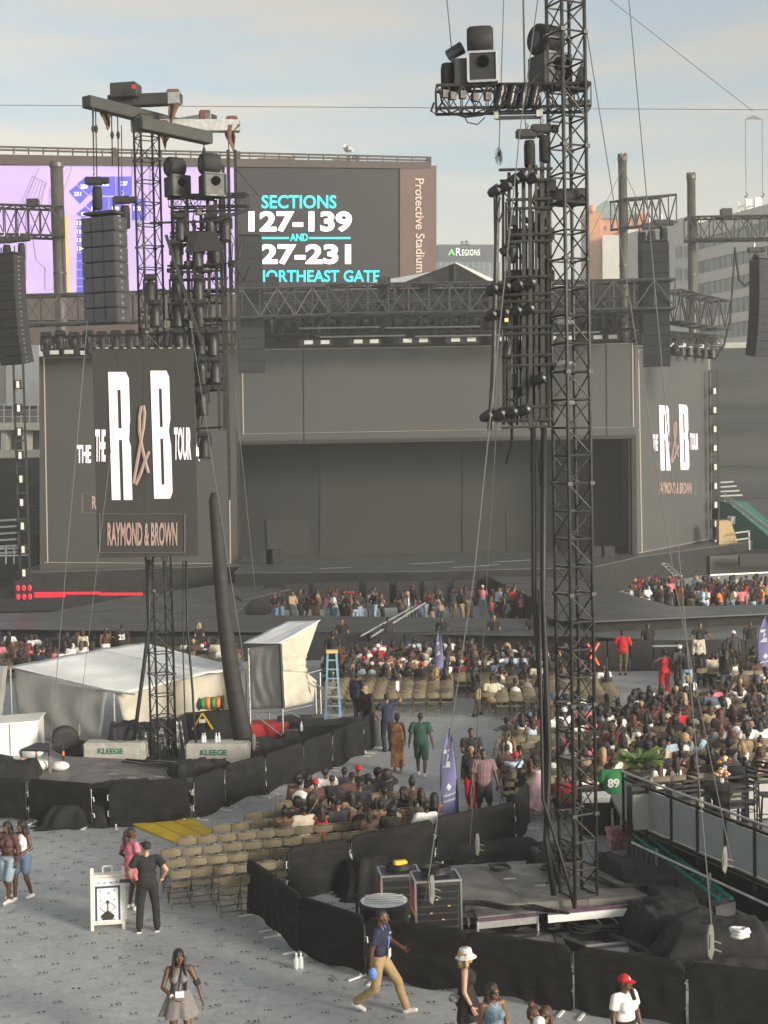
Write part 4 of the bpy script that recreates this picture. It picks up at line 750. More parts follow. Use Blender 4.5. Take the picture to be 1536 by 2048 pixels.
MB().tube(D(996, 370, Yf - .2), D(984, 860, Yf - .2), .045, 8).build('mast_tube', blk_steel, fr)
for k in range(14): a = 6.28 * k / 14; MB().path([D(997 + 8 * math.cos(a), 310 + 16 * math.sin(a), Yf - .2), D(1000, 300 + k, Yf - .25), D(998 + 8 * math.cos(a + 2), 318 + 14 * math.sin(a + 2), Yf - .2)], .006, 4).build('cable_coil', cable_m, fr)
cr_ = random.Random(77)
for k in range(44):
    x, y = cr_.uniform(1008, 1100), cr_.uniform(345, 850); q = D(x, y, Yf + cr_.uniform(.0, .3))
    if k % 3 == 0: MB().lathe([(.03, .14), (.07, .1), (.085, -.1), (.09, -.16)], 10, q, Matrix.Rotation(cr_.uniform(-1, 1), 3, 'X') @ Matrix.Rotation(cr_.uniform(-1, 1), 3, 'Y')).build('lamp_head', blk_paint, fr, smooth=True)
    elif k % 3 == 1: MB().box(q, (cr_.uniform(.1, .3), .16, cr_.uniform(.1, .25)), cr_.uniform(-.4, .4)).build('ballast', blk_paint, fr, bev=.01)
    else: MB().path([q, q + Vector((cr_.uniform(-.15, .15), 0, -.4)), q + Vector((cr_.uniform(-.1, .1), 0, -.9)), q + Vector((cr_.uniform(-.1, .1), 0, -1.3))], cr_.choice((.015, .022, .03)), 5).build('cable', cable_m, fr)
for x in (1012, 1027, 1040, 1053, 1066, 1078, 1091): MB().beam(D(x, 400 + (x * 7) % 60, Yf + .28), D(x + 1, 845, Yf + .28), .035).build('pole', blk_steel, fr)
# thick hoses down to the tower foot
for i, (pts, r_) in enumerate(([[(1066, 855), (1068, 1200), (1090, 1500), (1095, 1690), (1120, 1770)], .05], [[(1088, 855), (1086, 1200), (1098, 1500), (1092, 1680), (1108, 1790)], .055], [[(1078, 1180), (1082, 1400), (1086, 1600), (1130, 1740), (1150, 1820)], .03])):
    single(MB().path([D(x, y, RT.y - .35 - .1 * i) for x, y in pts], r_, 8), 'cable_bundle', cable_m, '%s black cable bundle left of the right tower, dropping to its foot' % nth(i + 1), 'cable', 'cable bundles of the right tower', smooth=True)
for i, (pts, r_) in enumerate(([[(298, 1120), (298, 1250), (288, 1330), (276, 1420), (268, 1480)], .06], [[(372, 1122), (375, 1260), (385, 1380), (388, 1440), (395, 1515)], .035], [[(366, 1122), (366, 1300), (370, 1440), (378, 1520)], .02])):
    single(MB().path([D(x, y, LT.y - .45) for x, y in pts], r_, 7), 'cable_bundle', cable_m, '%s black cable bundle from the left beside the left tower' % nth(i + 1), 'cable', 'cable bundles of the left tower', smooth=True)
# ---------------- thin wires across the picture
for i, (a, Ya_, b, Yb_, r_) in enumerate((((892, -20), 27, (903, 98), 27, .012), ((1008, -20), 27, (998, 300), 27, .010), ((1046, -20), 27, (1050, 200), 27, .02), ((1078, -20), 27, (1035, 300), 26, .010), ((1036, 300), 26, (948, 1150), 24.5, .012), ((948, 1150), 24.5, (850, 1800), 24.2, .012), ((1005, 660), 26, (940, 1690), 30, .010), ((1160, -20), 27, (1352, 1180), 25, .010), ((1352, 1180), 25, (1462, 1720), 25, .010), ((1256, -20), 27, (1366, 1200), 24, .010), ((1366, 1200), 24, (1425, 1870), 22.5, .010), ((175, 640), 40, (100, 1500), 38, .010), ((230, 830), 40, (160, 1420), 39, .008), ((380, 640), 40, (500, 1400), 40, .010), ((470, 780), 40.5, (510, 1180), 42, .010))):
    wire('rigging_wire', D(*a, Ya_), D(*b, Yb_), '%s thin rigging wire' % nth(i + 1), r_)
WL = ['wire down to the left winch case of the right tower arm', 'wire left of the right tower passing its winch arm', 'chain hanging down onto the right tower winch arm', 'slanting wire crossing the right tower arm', 'long pale wire slanting down before the central video wall', 'lower pale wire ending at the front flight cases', 'wire dropping to the grey clamp on the back barrier', 'wire from the sky slanting right of the tall tower', 'lower wire ending at the clamp by the glass railing', 'wire from top right slanting before the right video wall', 'lower wire ending at the large grey clamp on black cloth', 'pale wire slanting over the left video wall border', 'pale wire slanting over the left of the white tent', 'wire slanting right of the tour screen', 'wire slanting down beside the black duct']
for o, lb in zip([o for o in COL.objects if o.name.startswith('rigging_wire')], WL): o['label'] = lb
wire('overhead_cable', D(-60, 210, 60), D(1600, 220, 60), 'thin cable spanning the whole sky over the scoreboard', .014)
wire('overhead_cable', D(1195, -20, 60), D(1505, 222, 60), 'thin cable slanting down from the sky to the hanging bracket', .014)
cb = thing('hanging_bracket', D(1507, 228, 60), 'small hanging bracket with two long hooks at the upper right', 'bracket')
MB().prism([D(1490, 238, 60), D(1525, 238, 60), D(1507, 230, 60)], (0, .06, 0)).build('spreader', wire_m, cb); 
for x in (1491, 1524): MB().tube(D(x, 238, 60), D(x + 1, 385, 60), .012, 5).build('drop_line', wire_m, cb); MB().path([D(x + 1, 385, 60), D(x + 4, 390, 60), D(x + 1, 395, 60), D(x - 2, 391, 60)], .03).build('hook', wire_m, cb)
for i, (pts, Y, lb) in enumerate((([(1470, 495), (1466, 560), (1460, 640), (1448, 690), (1430, 720)], 96, 'thick black cable hanging right of the stage roof'), ([(1470, 500), (1478, 560), (1490, 572), (1504, 560), (1508, 535)], 92, 'looping black cable beside the far right speaker array'))): single(MB().path([D(x, y, Y) for x, y in pts], .07, 6), 'hanging_cable', cable_m, lb, 'cable')

# ================================================================== crowd barriers with black covers
def barrier(p, q, label, h=1.06, group='black covered crowd barriers'):
    p = Vector((p.x, p.y, 0)); q = Vector((q.x, q.y, 0)); d = (q - p); l = d.length; d.normalize(); n = Vector((d.y, -d.x, 0))
    if n.y > 0: n = -n
    t = thing('crowd_barrier', (p + q) / 2, label, 'barrier', group); ph = (p.x * 13.7) % 6.28
    fr = MB(); r = .12; z0, z1 = .14, h
    fr.path([p + Vector((0, 0, z0)), p + Vector((0, 0, z1 - r)), p + d * r * .3 + Vector((0, 0, z1 - r * .3)), p + d * r + Vector((0, 0, z1)), q - d * r + Vector((0, 0, z1)), q - d * r * .3 + Vector((0, 0, z1 - r * .3)), q + Vector((0, 0, z1 - r)), q + Vector((0, 0, z0))], .02, 6, close=True)
    fr.build('frame', galv, t, smooth=True)
    def fn(side):
        def f(u, v):
            x = -.025 + (l + .05) * u; z = z0 - .06 + (h + .035 - z0 + .06) * v
            e = min(u, 1 - u) * l; drop = 0
            if v > .8 and e < r: drop = (r - math.sqrt(max(0, r * r - (r - e) ** 2))) * (v - .8) * 5
            wob = .022 * math.sin(x * 9 + ph + v * 2) * (1 - v) ** .7 + .012 * math.sin(x * 23 + ph * 2 + v * 5) + .02 * math.sin(v * 7 + x * 3 + ph) * (1 - v)
            zz = z - drop + (.05 * math.sin(x * 4 + ph) - .02) * (1 - v) ** 3
            return p + d * x + n * (side * (.028 + abs(wob) * .8)) + Vector((0, 0, zz))
        return f
    m = MB(); N = max(14, int(l * 12)); m.grid(N, 9, fn(1)); m.grid(N, 9, fn(-1))
    k = (N + 1) * 10
    m.f += [(9 * (N + 1) + i, 9 * (N + 1) + i + 1, k + 9 * (N + 1) + i + 1, k + 9 * (N + 1) + i) for i in range(N)]
    m.build('cover', blk_cover, t, smooth=True)
    for e in (p + d * .12, q - d * .12):
        lg = MB(); lg.beam(e + Vector((0, 0, .015)) - n * .3, e + Vector((0, 0, .015)) + n * .3, .05, .02); lg.tube(e, e + Vector((0, 0, .2)), .022, 6); lg.build('leg', white_p, t)
    for z in (.35, .75):
        MB().path([q + Vector((0, 0, z)), q + d * .07 + Vector((0, 0, z)), q + d * .08 + Vector((0, 0, z - .10))], .014).build('hook', white_p, t)
        MB().path([p + Vector((0, 0, z + .05)), p - d * .06 + Vector((0, 0, z + .05)), p - d * .06 + Vector((0, 0, z - .08)), p + Vector((0, 0, z - .08))], .012).build('hook', white_p, t)
for (a, b, lb) in (((-70, 1640), (53, 1644), 'leftmost covered barrier, cut by the picture edge'), ((62, 1644), (184, 1655), 'covered barrier left of the gap before the left deck'), ((222, 1654), (378, 1642), 'wide covered barrier behind the yellow cable ramp'), ((390, 1642), (447, 1618), 'covered barrier right of the yellow cable ramp'), ((452, 1614), (529, 1591), 'second covered barrier right of the yellow cable ramp'), ((533, 1589), (605, 1562), 'third covered barrier right of the yellow cable ramp'), ((609, 1561), (663, 1539), 'fourth covered barrier right of the yellow cable ramp'), ((667, 1538), (726, 1511), 'covered barrier next to the grey bin'), ((728, 1508), (748, 1494), 'narrow looking covered barrier beside the grey bin, seen edge on'),
    ((500, 1826), (551, 1864), 'covered barrier at the left corner of the front enclosure'), ((553, 1868), (601, 1908), 'second covered barrier from the left corner of the front enclosure'), ((604, 1910), (731, 1957), 'covered barrier in front of the large drum'), ((738, 1958), (934, 1990), 'covered barrier behind the man in khaki trousers'), ((939, 1991), (1142, 2024), 'covered barrier behind the woman in the patterned bucket hat'), ((1154, 2026), (1368, 2060), 'covered barrier behind the person in the red cap'), ((1382, 2062), (1600, 2090), 'rightmost covered barrier, cut by the picture edge'),
    ((580, 1800), (698, 1781), 'covered barrier facing the front chairs at the left'), ((706, 1775), (865, 1738), 'covered barrier with dark cloth behind the flight cases'), ((876, 1732), (1027, 1700), 'covered barrier carrying a grey clamp behind the front deck'), ((1030, 1690), (1056, 1655), 'short covered barrier seen edge on near the draped pink cloth')):
    barrier(G(*a), G(*b), lb)
# black barricade along the thrust stage
t_ = thing('stage_barricade', G(1350, 1345), 'long black barricade in front of the thrust stage', 'barricade')
for k in range(9):
    a, b = G(1170 + k * 46, 1342 - k * .6), G(1214 + k * 46, 1342 - (k + 1) * .6)
    MB().prism([a, b, b + Vector((0, .08, 0)), a + Vector((0, .08, 0))], (0, 0, 1.2)).build('barricade_panel', blk_paint, t_, bev=.02)
    MB().prism([a + Vector((0, -.25, 0)), b + Vector((0, -.25, 0)), b, a], (0, 0, .06)).build('foot_plate', blk_steel, t_)
MB().beam(G(1305, 1292, 1.25), G(1365, 1291, 1.25), .25, .04).build('ledge', galv, t_)
t_ = thing('stage_barricade', G(700, 1300), 'long black barricade in front of the runway', 'barricade')
for k in range(15):
    a, b = G(90 + k * 72, 1331 - k * 1.4), G(160 + k * 72, 1331 - k * 1.4 - 1.3)
    MB().prism([a, b, b + Vector((0, .08, 0)), a + Vector((0, .08, 0))], (0, 0, 1.15)).build('barricade_panel', blk_paint, t_, bev=.02)
# ================================================================== draped black cloth mounds
def mound(name, px, w, d, h, rz, label, seed=0, mat_=None, steep=6.0, base=0.0, bumps=3):
    c = G(*px) + Vector((0, 0, base)); rr = random.Random(seed); Q = Matrix.Rotation(rz, 3, 'Z'); hs_ = [(rr.uniform(-.7, .7), rr.uniform(-.7, .7), rr.uniform(.7, 1.0), rr.uniform(.35, .7)) for _ in range(bumps)]
    def fn(u, v):
        x, y = (u - .5) * 2.3, (v - .5) * 2.3; e = max(abs(x), abs(y)); rad = (abs(x) ** 5 + abs(y) ** 5) ** .2
        top = max([k * (1 if max(abs(x - a), abs(y - b)) < s else max(0, 1 - (max(abs(x - a), abs(y - b)) - s) * steep * .45)) for a, b, k, s in hs_] + [.5])
        z = h * top * (1 if rad < .82 else max(0, 1 - (rad - .82) * steep))
        ang = math.atan2(y, x); fold = .05 * math.sin(ang * 17 + seed) * max(0, min(1, (rad - .7) * 5)); nz = noise.noise(Vector((x * 2.2 + seed, y * 2.2, 0)))
        return c + Q @ Vector((x * w / 2 * (1 + fold), y * d / 2 * (1 + fold), max(.006, z + .07 * h * nz * (z > .05) + .05 * h * noise.noise(Vector((x * 6, y * 6, seed))) * (z > .05))))
    return single(MB().grid(46, 40, fn), name, mat_ or blk_cloth, label, 'cloth', smooth=True)
mound('draped_cloth', (22, 1600), 2.0, 1.5, 1.15, 0, 'black cloth heap at the left picture edge behind the barrier', 1)
mound('draped_cloth', (205, 1640), 2.9, 1.4, 1.0, .1, 'black cloth draped over boxes in the gap of the left barriers', 2)
mound('draped_cloth', (400, 1590), 1.9, 1.2, .98, .4, 'rumpled black netting on the right end of the left deck', 3, bumps=6)
mound('draped_cloth', (545, 1512), 2.0, 1.0, .6, .5, 'black cloth over equipment near the foot of the black duct', 4)
mound('draped_cloth', (660, 1478), 3.4, 1.8, .55, .4, 'flat black cloth by the blue ladder', 5)
mound('draped_cloth', (276, 1515), 1.9, 1.2, 1.15, .2, 'crumpled shiny black plastic over a console behind the left tower', 6, mat('black bin plastic', (.015, .015, .017), .28, 0, .3, 6, .6, 5), bumps=5)
mound('draped_cloth', (335, 1500), 1.3, 1.0, 1.0, 0, 'black plastic bundle right of the left tower', 26, mat('black bin plastic', (.015, .015, .017), .28, 0, .3, 6, .6, 5), bumps=5)
mound('draped_cloth', (755, 1780), 1.6, 1.1, .85, .3, 'black cloth over a box beside the drum', 7)
mound('draped_cloth', (985, 1712), 2.5, .9, .42, .15, 'low black cloth along the back barrier of the front deck', 8)
mound('draped_cloth', (1265, 1800), 1.3, 2.6, .95, .35, 'tall black cloth right of the front deck', 9)
mound('draped_cloth', (1330, 1875), 1.7, 1.8, .85, .3, 'black cloth heap below the teal topped panels', 10)
mound('draped_cloth', (1450, 1935), 2.7, 1.8, .8, -.1, 'wide black cloth heap carrying the white coil', 11)
mound('draped_cloth', (1110, 1745), 1.2, .9, .7, .2, 'black plastic covered equipment left of the right tower', 12, mat('black bin plastic', (.015, .015, .017), .28, 0, .3, 6, .6, 5), bumps=5)
# ================================================================== decks
def deck_panels(name, pts, z, label, nx, ny, legs=True):
    P_ = [G(x, y, z) for x, y in pts]; c = sum(P_, Vector()) / 4; t = thing(name, (c.x, c.y, 0), label, 'deck')
    B = lambda u, v: P_[0].lerp(P_[1], u).lerp(P_[3].lerp(P_[2], u), v)
    for i in range(nx):
        for j in range(ny):
            q = [B((i + a) / nx, (j + b) / ny) for a, b in ((.004, .004), (.996, .004), (.996, .996), (.004, .996))]
            MB().prism([p - Vector((0, 0, .12)) for p in q], (0, 0, .12)).build('deck_panel', deck_m, t)
    for a, b in ((0, 1), (1, 2), (2, 3), (3, 0)): MB().beam(P_[a] - Vector((0, 0, .17)), P_[b] - Vector((0, 0, .17)), .05, .09).build('edge_rail', alu, t)
    if legs:
        for u in (.02, .5, .98):
            for v in (.02, .98): p = B(u, v); MB().tube((p.x, p.y, 0), (p.x, p.y, z - .2), .03, 8).build('leg', alu, t)
    return t, B
ld, LB = deck_panels('stage_deck', [(20, 1578), (345, 1580), (470, 1528), (130, 1512)], .62, 'low black stage deck around the left truss tower', 4, 2)
for u, v in ((.45, .5), (.6, .4), (.75, .45)): p = LB(u, v); MB().add([p + Vector((x, y, .003)) for x, y in ((-.12, -.05), (.15, -.03), (.1, .06), (-.1, .04))], [(0, 1, 2, 3)]).build('chalk_mark', mat('chalk', (.45, .45, .42), .8, 0, .2), ld)
rd, RB = deck_panels('stage_deck', [(930, 1812), (1300, 1792), (1165, 1722), (862, 1738)], .62, 'brown stage deck beside the foot of the right truss tower', 3, 2)
for u, v in ((.40, .62), (.52, .4)): p = RB(u, v); MB().add([p + Vector((x, y, .003)) for x, y in ((-.12, -.05), (.15, -.03), (.1, .06), (-.1, .04))], [(0, 1, 2, 3)]).build('chalk_mark', mat('chalk', (.45, .45, .42), .8, 0, .2), rd)
a, b = G(955, 1840, .5), G(1075, 1828, .5); sd_ = thing('deck_step', (a + b) / 2 - Vector((0, 0, .5)), 'silver step with purple edge at the front deck corner', 'step')
MB().prism([a, b, b + Vector((.1, .9, 0)), a + Vector((-.1, .9, 0))], (0, 0, .06)).build('tread', deck_m, sd_); MB().beam(a, b, .06, .05).build('purple_edge', purple_e, sd_); MB().beam(a - Vector((0, 0, .1)), b - Vector((0, 0, .1)), .05, .13).build('rail', alu, sd_)
for p in (a, b, a + Vector((0, .8, 0)), b + Vector((0, .8, 0))): MB().tube((p.x, p.y, 0), (p.x, p.y, .48), .03, 8).build('leg', alu, sd_)
a, b = G(1095, 1822, .6), G(1302, 1803, .6); MB().beam(a + Vector((0, -.02, -.03)), b + Vector((0, -.02, -.03)), .04, .06).build('purple_edge', purple_e, rd); MB().beam(a + Vector((0, -.03, -.14)), b + Vector((0, -.03, -.14)), .04, .14).build('white_rail', white_p, rd)
for k in range(4): p = a.lerp(b, .45 + k * .15); MB().beam(p + Vector((0, -.02, -.2)), p + Vector((.22, -.02, -.42)), .03).build('strut', alu, rd)
# outrigger base of the right tower
ob = thing('outrigger_frame', (RT.x, RT.y, 0), 'dark steel outrigger frame under the right truss tower', 'base frame')
for a, b in (((930, 1880), (1330, 1862)), ((1010, 1840), (1260, 1930)), ((1150, 1845), (1320, 1920)), ((960, 1900), (1130, 1870)), ((1115, 1880), (1140, 1940)), ((1160, 1925), (1310, 1915))): MB().beam(G(*a, .1), G(*b, .1), .16, .18, up=(0, 0, 1)).build('base_beam', steel_d, ob, bev=.01)
for a, b in (((1200, 1830), (1330, 1822)), ((1140, 1862), (1290, 1850))): MB().beam(G(*a, .12), G(*b, .12), .12, .1, up=(0, 0, 1)).build('timber', wood, ob)
q = [G(x, y, .2) for x, y in ((1190, 1915), (1275, 1908), (1250, 1882), (1170, 1890))]
MB().prism([p - Vector((0, 0, .15)) for p in q], (0, 0, .15)).build('ballast_lid', mat('glossy lid', (.05, .06, .07), .06, 0, 0, spec=1), ob)
MB().prism([G(1020, 1895, .05), G(1120, 1900, .05), G(1140, 1870, .05), G(1040, 1865, .05)], (0, 0, .12)).build('ballast_plate', deck_m, ob)
gb = thing('grey_platform', G(1450, 1930), 'grey floor plate at the lower right behind the barriers', 'platform'); MB().prism([G(1310, 1960), G(1600, 1955), G(1600, 1915), G(1360, 1925)], (0, 0, .1)).build('plate', mat('grey plate', (.25, .26, .26), .5, 0, .15, 2), gb)
# cable runs on the decks
rr = random.Random(5)
def cable_run(pts, z, n, label, r=.022, spread=.12):
    t = thing('cable_run', G(*pts[0], z), label, 'cables')
    for k in range(n):
        q = [G(x, y, z) + Vector((rr.uniform(-spread, spread), rr.uniform(-spread, spread), .03 + .03 * (k % 3))) for x, y in pts]
        s = []
        for i in range(len(q) - 1):
            for j in range(5): s.append(q[i].lerp(q[i + 1], j / 5))
        s.append(q[-1]); s = [s[0]] + [(s[i - 1] + s[i] * 2 + s[i + 1]) / 4 for i in range(1, len(s) - 1)] + [s[-1]]
        MB().path(s, r, 6).build('cable', cable_m, t, smooth=True)
cable_run([(905, 1812), (960, 1812), (1020, 1822), (1080, 1822), (1125, 1832)], .68, 6, 'black cables along the front edge of the right deck')
cable_run([(1080, 1842), (1100, 1860), (1130, 1850), (1160, 1868), (1250, 1862)], .2, 6, 'tangle of black cables at the right tower foot')
cable_run([(1180, 1760), (1230, 1778), (1280, 1775), (1305, 1785)], .66, 4, 'black cables lying right of the right tower on the deck')
cable_run([(1090, 1700), (1110, 1720), (1098, 1740), (1128, 1748), (1118, 1770)], .66, 7, 'dark cable heap left of the right tower', spread=.25)
cable_run([(250, 1525), (310, 1532), (380, 1535), (430, 1530)], .66, 4, 'black cables across the left deck')
def coil(px, z, r, n, label, m=None, th=.02, name='cable_coil', squash=1.0):
    c = G(*px, z); pts = []
    for k in range(n * 14): a = k / 14 * 6.28; pts.append(c + Vector(((r + .03 * math.sin(k * 1.7)) * math.cos(a), (r + .03 * math.cos(k * 1.3)) * math.sin(a) * squash, .03 + th * 1.3 * k / 14)))
    return single(MB().path(pts, th, 6), name, m or cable_m, label, 'coil', smooth=True)
coil((1000, 1740), .63, .21, 3, 'coiled black cable lying on the brown deck', th=.015); coil((1480, 1876), .83, .13, 3, 'coil of white cable on the black cloth', white_p, .035); coil((940, 1726), .63, .08, 2, 'small loop of cable at the back of the deck', th=.012)
coil((1030, 1855), .25, .24, 1, 'single loop of cable hanging at the silver step', th=.012)
# ================================================================== flight cases, drum
def rack(px, w, d, h, label, z=0.0, rz=.12, red=False, white=False):
    c = G(*px, z); t = thing('flight_case', c, label, 'flight case'); Q = Matrix.Rotation(rz, 3, 'Z')
    MB().box(c + Vector((0, 0, h / 2)), (w, d, h), rz).build('case_body', mat('case laminate', (.03, .03, .032), .5, 0, .15, 5) if not white else mat('beige laminate', (.40, .38, .33), .6, 0, .12, 5), t, bev=.01)
    e = .035
    for i in (-1, 1):
        for j in (-1, 1):
            MB().beam(c + Q @ Vector((i * w / 2, j * d / 2, 0)), c + Q @ Vector((i * w / 2, j * d / 2, h)), e).build('corner_edge', alu, t)
            MB().beam(c + Q @ Vector((-w / 2, i * d / 2, h * (j > 0))), c + Q @ Vector((w / 2, i * d / 2, h * (j > 0))), e).build('corner_edge', alu, t); MB().beam(c + Q @ Vector((i * w / 2, -d / 2, h * (j > 0))), c + Q @ Vector((i * w / 2, d / 2, h * (j > 0))), e).build('corner_edge', alu, t)
    if not white:
        for k in range(7): MB().box(c + Q @ Vector((0, -d / 2 - .012, h * (.12 + .125 * k))), (w * .84, .02, h * .09), rz).build('rack_unit', mat('rack unit', (.02, .02, .022), .35, .2, .3, 30), t)
        for k in range(5): MB().box(c + Q @ Vector((w * (-.3 + .13 * k), -d / 2 - .026, h * (.2 + .12 * (k * 2 % 5)))), (.05, .01, .02), rz).build('rack_light', mat('amber label', (.5, .3, .1), .5, 0, .2), t)
    if red: MB().box(c + Q @ Vector((-w / 2 - .004, 0, h * .62)), (.012, d * .8, h * .5), rz).build('red_panel', red_m, t); MB().box(c + Q @ Vector((-w / 2 - .012, 0, h * .4)), (.012, d * .8, h * .06), rz).build('yellow_stripe', yellow, t)
    return t, c, Q
rack((868, 1858), .80, .62, .66, 'lower beige case with stencilled letters under the tall rack', white=True); c = G(868, 1858)
fit_text('PRX-118', c + Vector((-.24, -.355, .34)), Vector((.34, .045, 0)), Vector((0, 0, .09)), .01).build('lettering', mat('stencil grey', (.22, .20, .17), .7, 0, 0), bpy.data.objects['flight_case'])
rack((873, 1862), .80, .62, .98, 'tall road case with black rack units and a red side', .70, red=True)
rack((800, 1862), .74, .62, 1.16, 'front road case with black rack units beside the drum', red=True)
for i, (px, z, lb) in enumerate((((872, 1860), 1.70, 'coiled black cable on the tall road case'), ((798, 1860), 1.18, 'coiled black cable on the front road case'))): coil(px if i else (872, 1860), z if False else z, .2, 4, lb, th=.022) if False else None
def coil_at(c, r, n, label, th=.022):
    pts = [c + Vector(((r + .04 * math.sin(k * 1.7)) * math.cos(k / 14 * 6.28), (r + .04 * math.cos(k * 1.3)) * math.sin(k / 14 * 6.28) * .8, .02 + th * 1.2 * k / 14)) for k in range(n * 14)]
    single(MB().path(pts, th, 6), 'cable_coil', cable_m, label, 'coil', smooth=True)
c1 = G(873, 1862, .7); c2 = G(800, 1862)
coil_at(Vector((c1.x, c1.y, 1.70)), .23, 5, 'coiled black cable on the tall road case'); coil_at(Vector((c2.x, c2.y, 1.18)), .23, 4, 'coiled black cable on the front road case')
single(MB().box((c2.x + .03, c2.y - .05, 1.33), (.26, .14, .09), .3), 'yellow_pouch', yellow, 'yellow pouch on the front road case coil', 'pouch', bev=.02)
g_ = thing('lime_rack', (c2.x + .2, c2.y - .45, 0), 'small bright green frame leaning at the front road case', 'rack')
for a, b in (((-.09, 0), (-.09, .4)), ((.09, 0), (.09, .4)), ((-.09, .2), (.09, .2)), ((-.09, .4), (.09, .4)), ((-.09, 0.02), (.09, .02))): MB().beam((c2.x + .2 + a[0], c2.y - .5, .05 + a[1]), (c2.x + .2 + b[0], c2.y - .5, .05 + b[1]), .03).build('bar', mat('lime plastic', (.15, .65, .1), .5, 0, .05), g_)
dr = G(770, 1893); t_ = thing('drum', dr, 'large round black drum with a white latticed top near the flight cases', 'drum')
MB().lathe([(.30, 0), (.42, .1), (.45, .25), (.45, .72), (.47, .78), (.47, .84), (.44, .86)], 30, dr).build('shell', blk_paint, t_, smooth=True); MB().lathe([(.435, .865), (.001, .885)], 30, dr).build('top', mat('white tray', (.80, .81, .80), .5, 0, .1, 9), t_)
for k in range(7): MB().beam(dr + Vector((-.36, -.36 + .12 * k, .89)), dr + Vector((.36, -.36 + .12 * k, .89)), .012).build('lattice', galv, t_) if abs(-.36 + .12 * k) < .25 else None
for i in (-1, 1): MB().beam(dr + Vector((i * .5, -.05, 0)), dr + Vector((i * .5, -.05, 1.0)), .05).build('side_strut', blk_steel, t_)
single(MB().box(G(905, 1878) + Vector((.3, 0, .12)), (.7, .3, .2), .1), 'tool_tray', blk_paint, 'flat black tray in front of the beige case', 'tray', bev=.02)
single(MB().box(G(840, 1885) + Vector((0, 0, .1)), (.45, .25, .2), .2), 'red_tool_box', red_m, 'red box at the foot of the flight cases', 'box', bev=.02)
# grey wire clamps hanging at the barriers
def clamp(p, s, label):
    p = Vector(p); s *= .68; t = thing('wire_clamp', p, label, 'clamp', 'grey cable clamps'); g = mat('grey clamp', (.24, .24, .21), .5, .1, .1, 6)
    MB().prism([p + Vector((x * s, 0, z * s)) for x, z in ((-.05, .40), (.05, .43), (.08, .22), (.08, -.2), (.015, -.44), (-.08, -.34), (-.10, .1))], (0, .08 * s, 0)).build('body', g, t, bev=.012)
    MB().prism([p + Vector((x * s, -.02 * s, z * s)) for x, z in ((-.03, .2), (.03, .2), (.03, -.16), (-.03, -.16))], (0, .03 * s, 0)).build('slot', mat('clamp shade', (.2, .2, .18), .6, 0, .1), t)
    for z in (.02, -.18): MB().tube(p + Vector((.08 * s, .04 * s, z * s)), p + Vector((.24 * s, .0, (z - .05) * s)), .018 * s, 6).build('handle', g, t)
for (px, Y, s, lb) in (((1422, 1885), 22.4, 1.0, 'large grey wire clamp before the black cloth at lower right'), ((1450, 1720), 24.8, .85, 'grey wire clamp hanging at the glass railing'), ((864, 1780), 24.1, .9, 'grey wire clamp in front of the tall road case'), ((955, 1690), 30, .85, 'grey wire clamp on the back barrier of the front deck'), ((100, 1530), 37.5, .85, 'grey wire clamp over the left deck'), ((508, 1485), 41.5, .9, 'grey wire clamp at the foot of the black duct'), ((158, 1460), 39, .6, 'small clamp on the wire before the grey tent wall')): clamp(D(*px, Y), s, lb)
# ================================================================== left site: blocks, box, tyre, tents, duct
for (x0, x1, y, n) in ((166, 288, 1528, 'concrete block with green stencil left of the left tower'), (370, 496, 1531, 'concrete block with green stencil and bottles right of the left tower')):
    a, b = G(x0, y), G(x1, y); t_ = thing('concrete_block', (a + b) / 2, n, 'block', 'stencilled concrete blocks')
    MB().prism([a, b, b + Vector((.05, .62, 0)), a + Vector((.05, .62, 0))], (0, 0, .62)).build('block', conc, t_, bev=.05)
    fit_text('KLEEGE', a.lerp(b, .25) + Vector((0, -.012, .30)), (b - a) * .42, Vector((0, 0, .17)), .03).build('lettering', mat('green stencil', (.02, .16, .09), .7, 0, .1), t_)
p = G(425, 1531) + Vector((-.1, .25, .62))
def bottle(p, label, s=1.0):
    t = thing('water_bottle', p, label, 'bottle', 'clear water bottles'); MB().lathe([(.032 * s, 0), (.034 * s, .02 * s), (.034 * s, .13 * s), (.014 * s, .18 * s), (.014 * s, .2 * s)], 10, p).build('bottle_body', mat('clear plastic', (.75, .8, .82), .1, 0, 0, alpha=.55), t, smooth=True); MB().lathe([(.016 * s, .2 * s), (.016 * s, .22 * s)], 8, p).build('cap', white_p, t)
for i, dx in enumerate((-.2, -.14, .2, .28)): bottle(p + Vector((dx, .05 * (i % 2), 0)), '%s bottle from the left on the right concrete block' % nth(i + 1), 1.3)
for i, (x, y) in enumerate(((593, 1938), (602, 1937))): bottle(G(x, y), ('left' if i == 0 else 'right') + ' of two bottles standing on the floor by a front barrier', 1.3)
bottle(G(520, 1492), 'bottle standing by the wire clamp near the duct', 1.3); bottle(G(603, 1462, .55), 'bottle on the black box under the canvas booth', 1.3)
a, b = G(-60, 1520), G(76, 1508); t_ = thing('generator_box', (a + b) / 2, 'white metal equipment box at the left picture edge', 'box')
MB().prism([a, b, b + Vector((-.1, 1.3, 0)), a + Vector((-.1, 1.3, 0))], (0, 0, 1.0)).build('body', white_p, t_, bev=.02); MB().prism([p + Vector((0, 0, 1.0)) for p in (a + Vector((0, -.06, 0)), b + Vector((.06, -.06, 0)), b + Vector((-.06, 1.36, 0)), a + Vector((-.1, 1.36, 0)))], (0, 0, .05)).build('lid', white_p, t_)
MB().beam(a + (b - a) * .6 + Vector((0, -.03, .05)), a + (b - a) * .6 + Vector((0, -.03, .98)), .02).build('panel_seam', galv, t_)
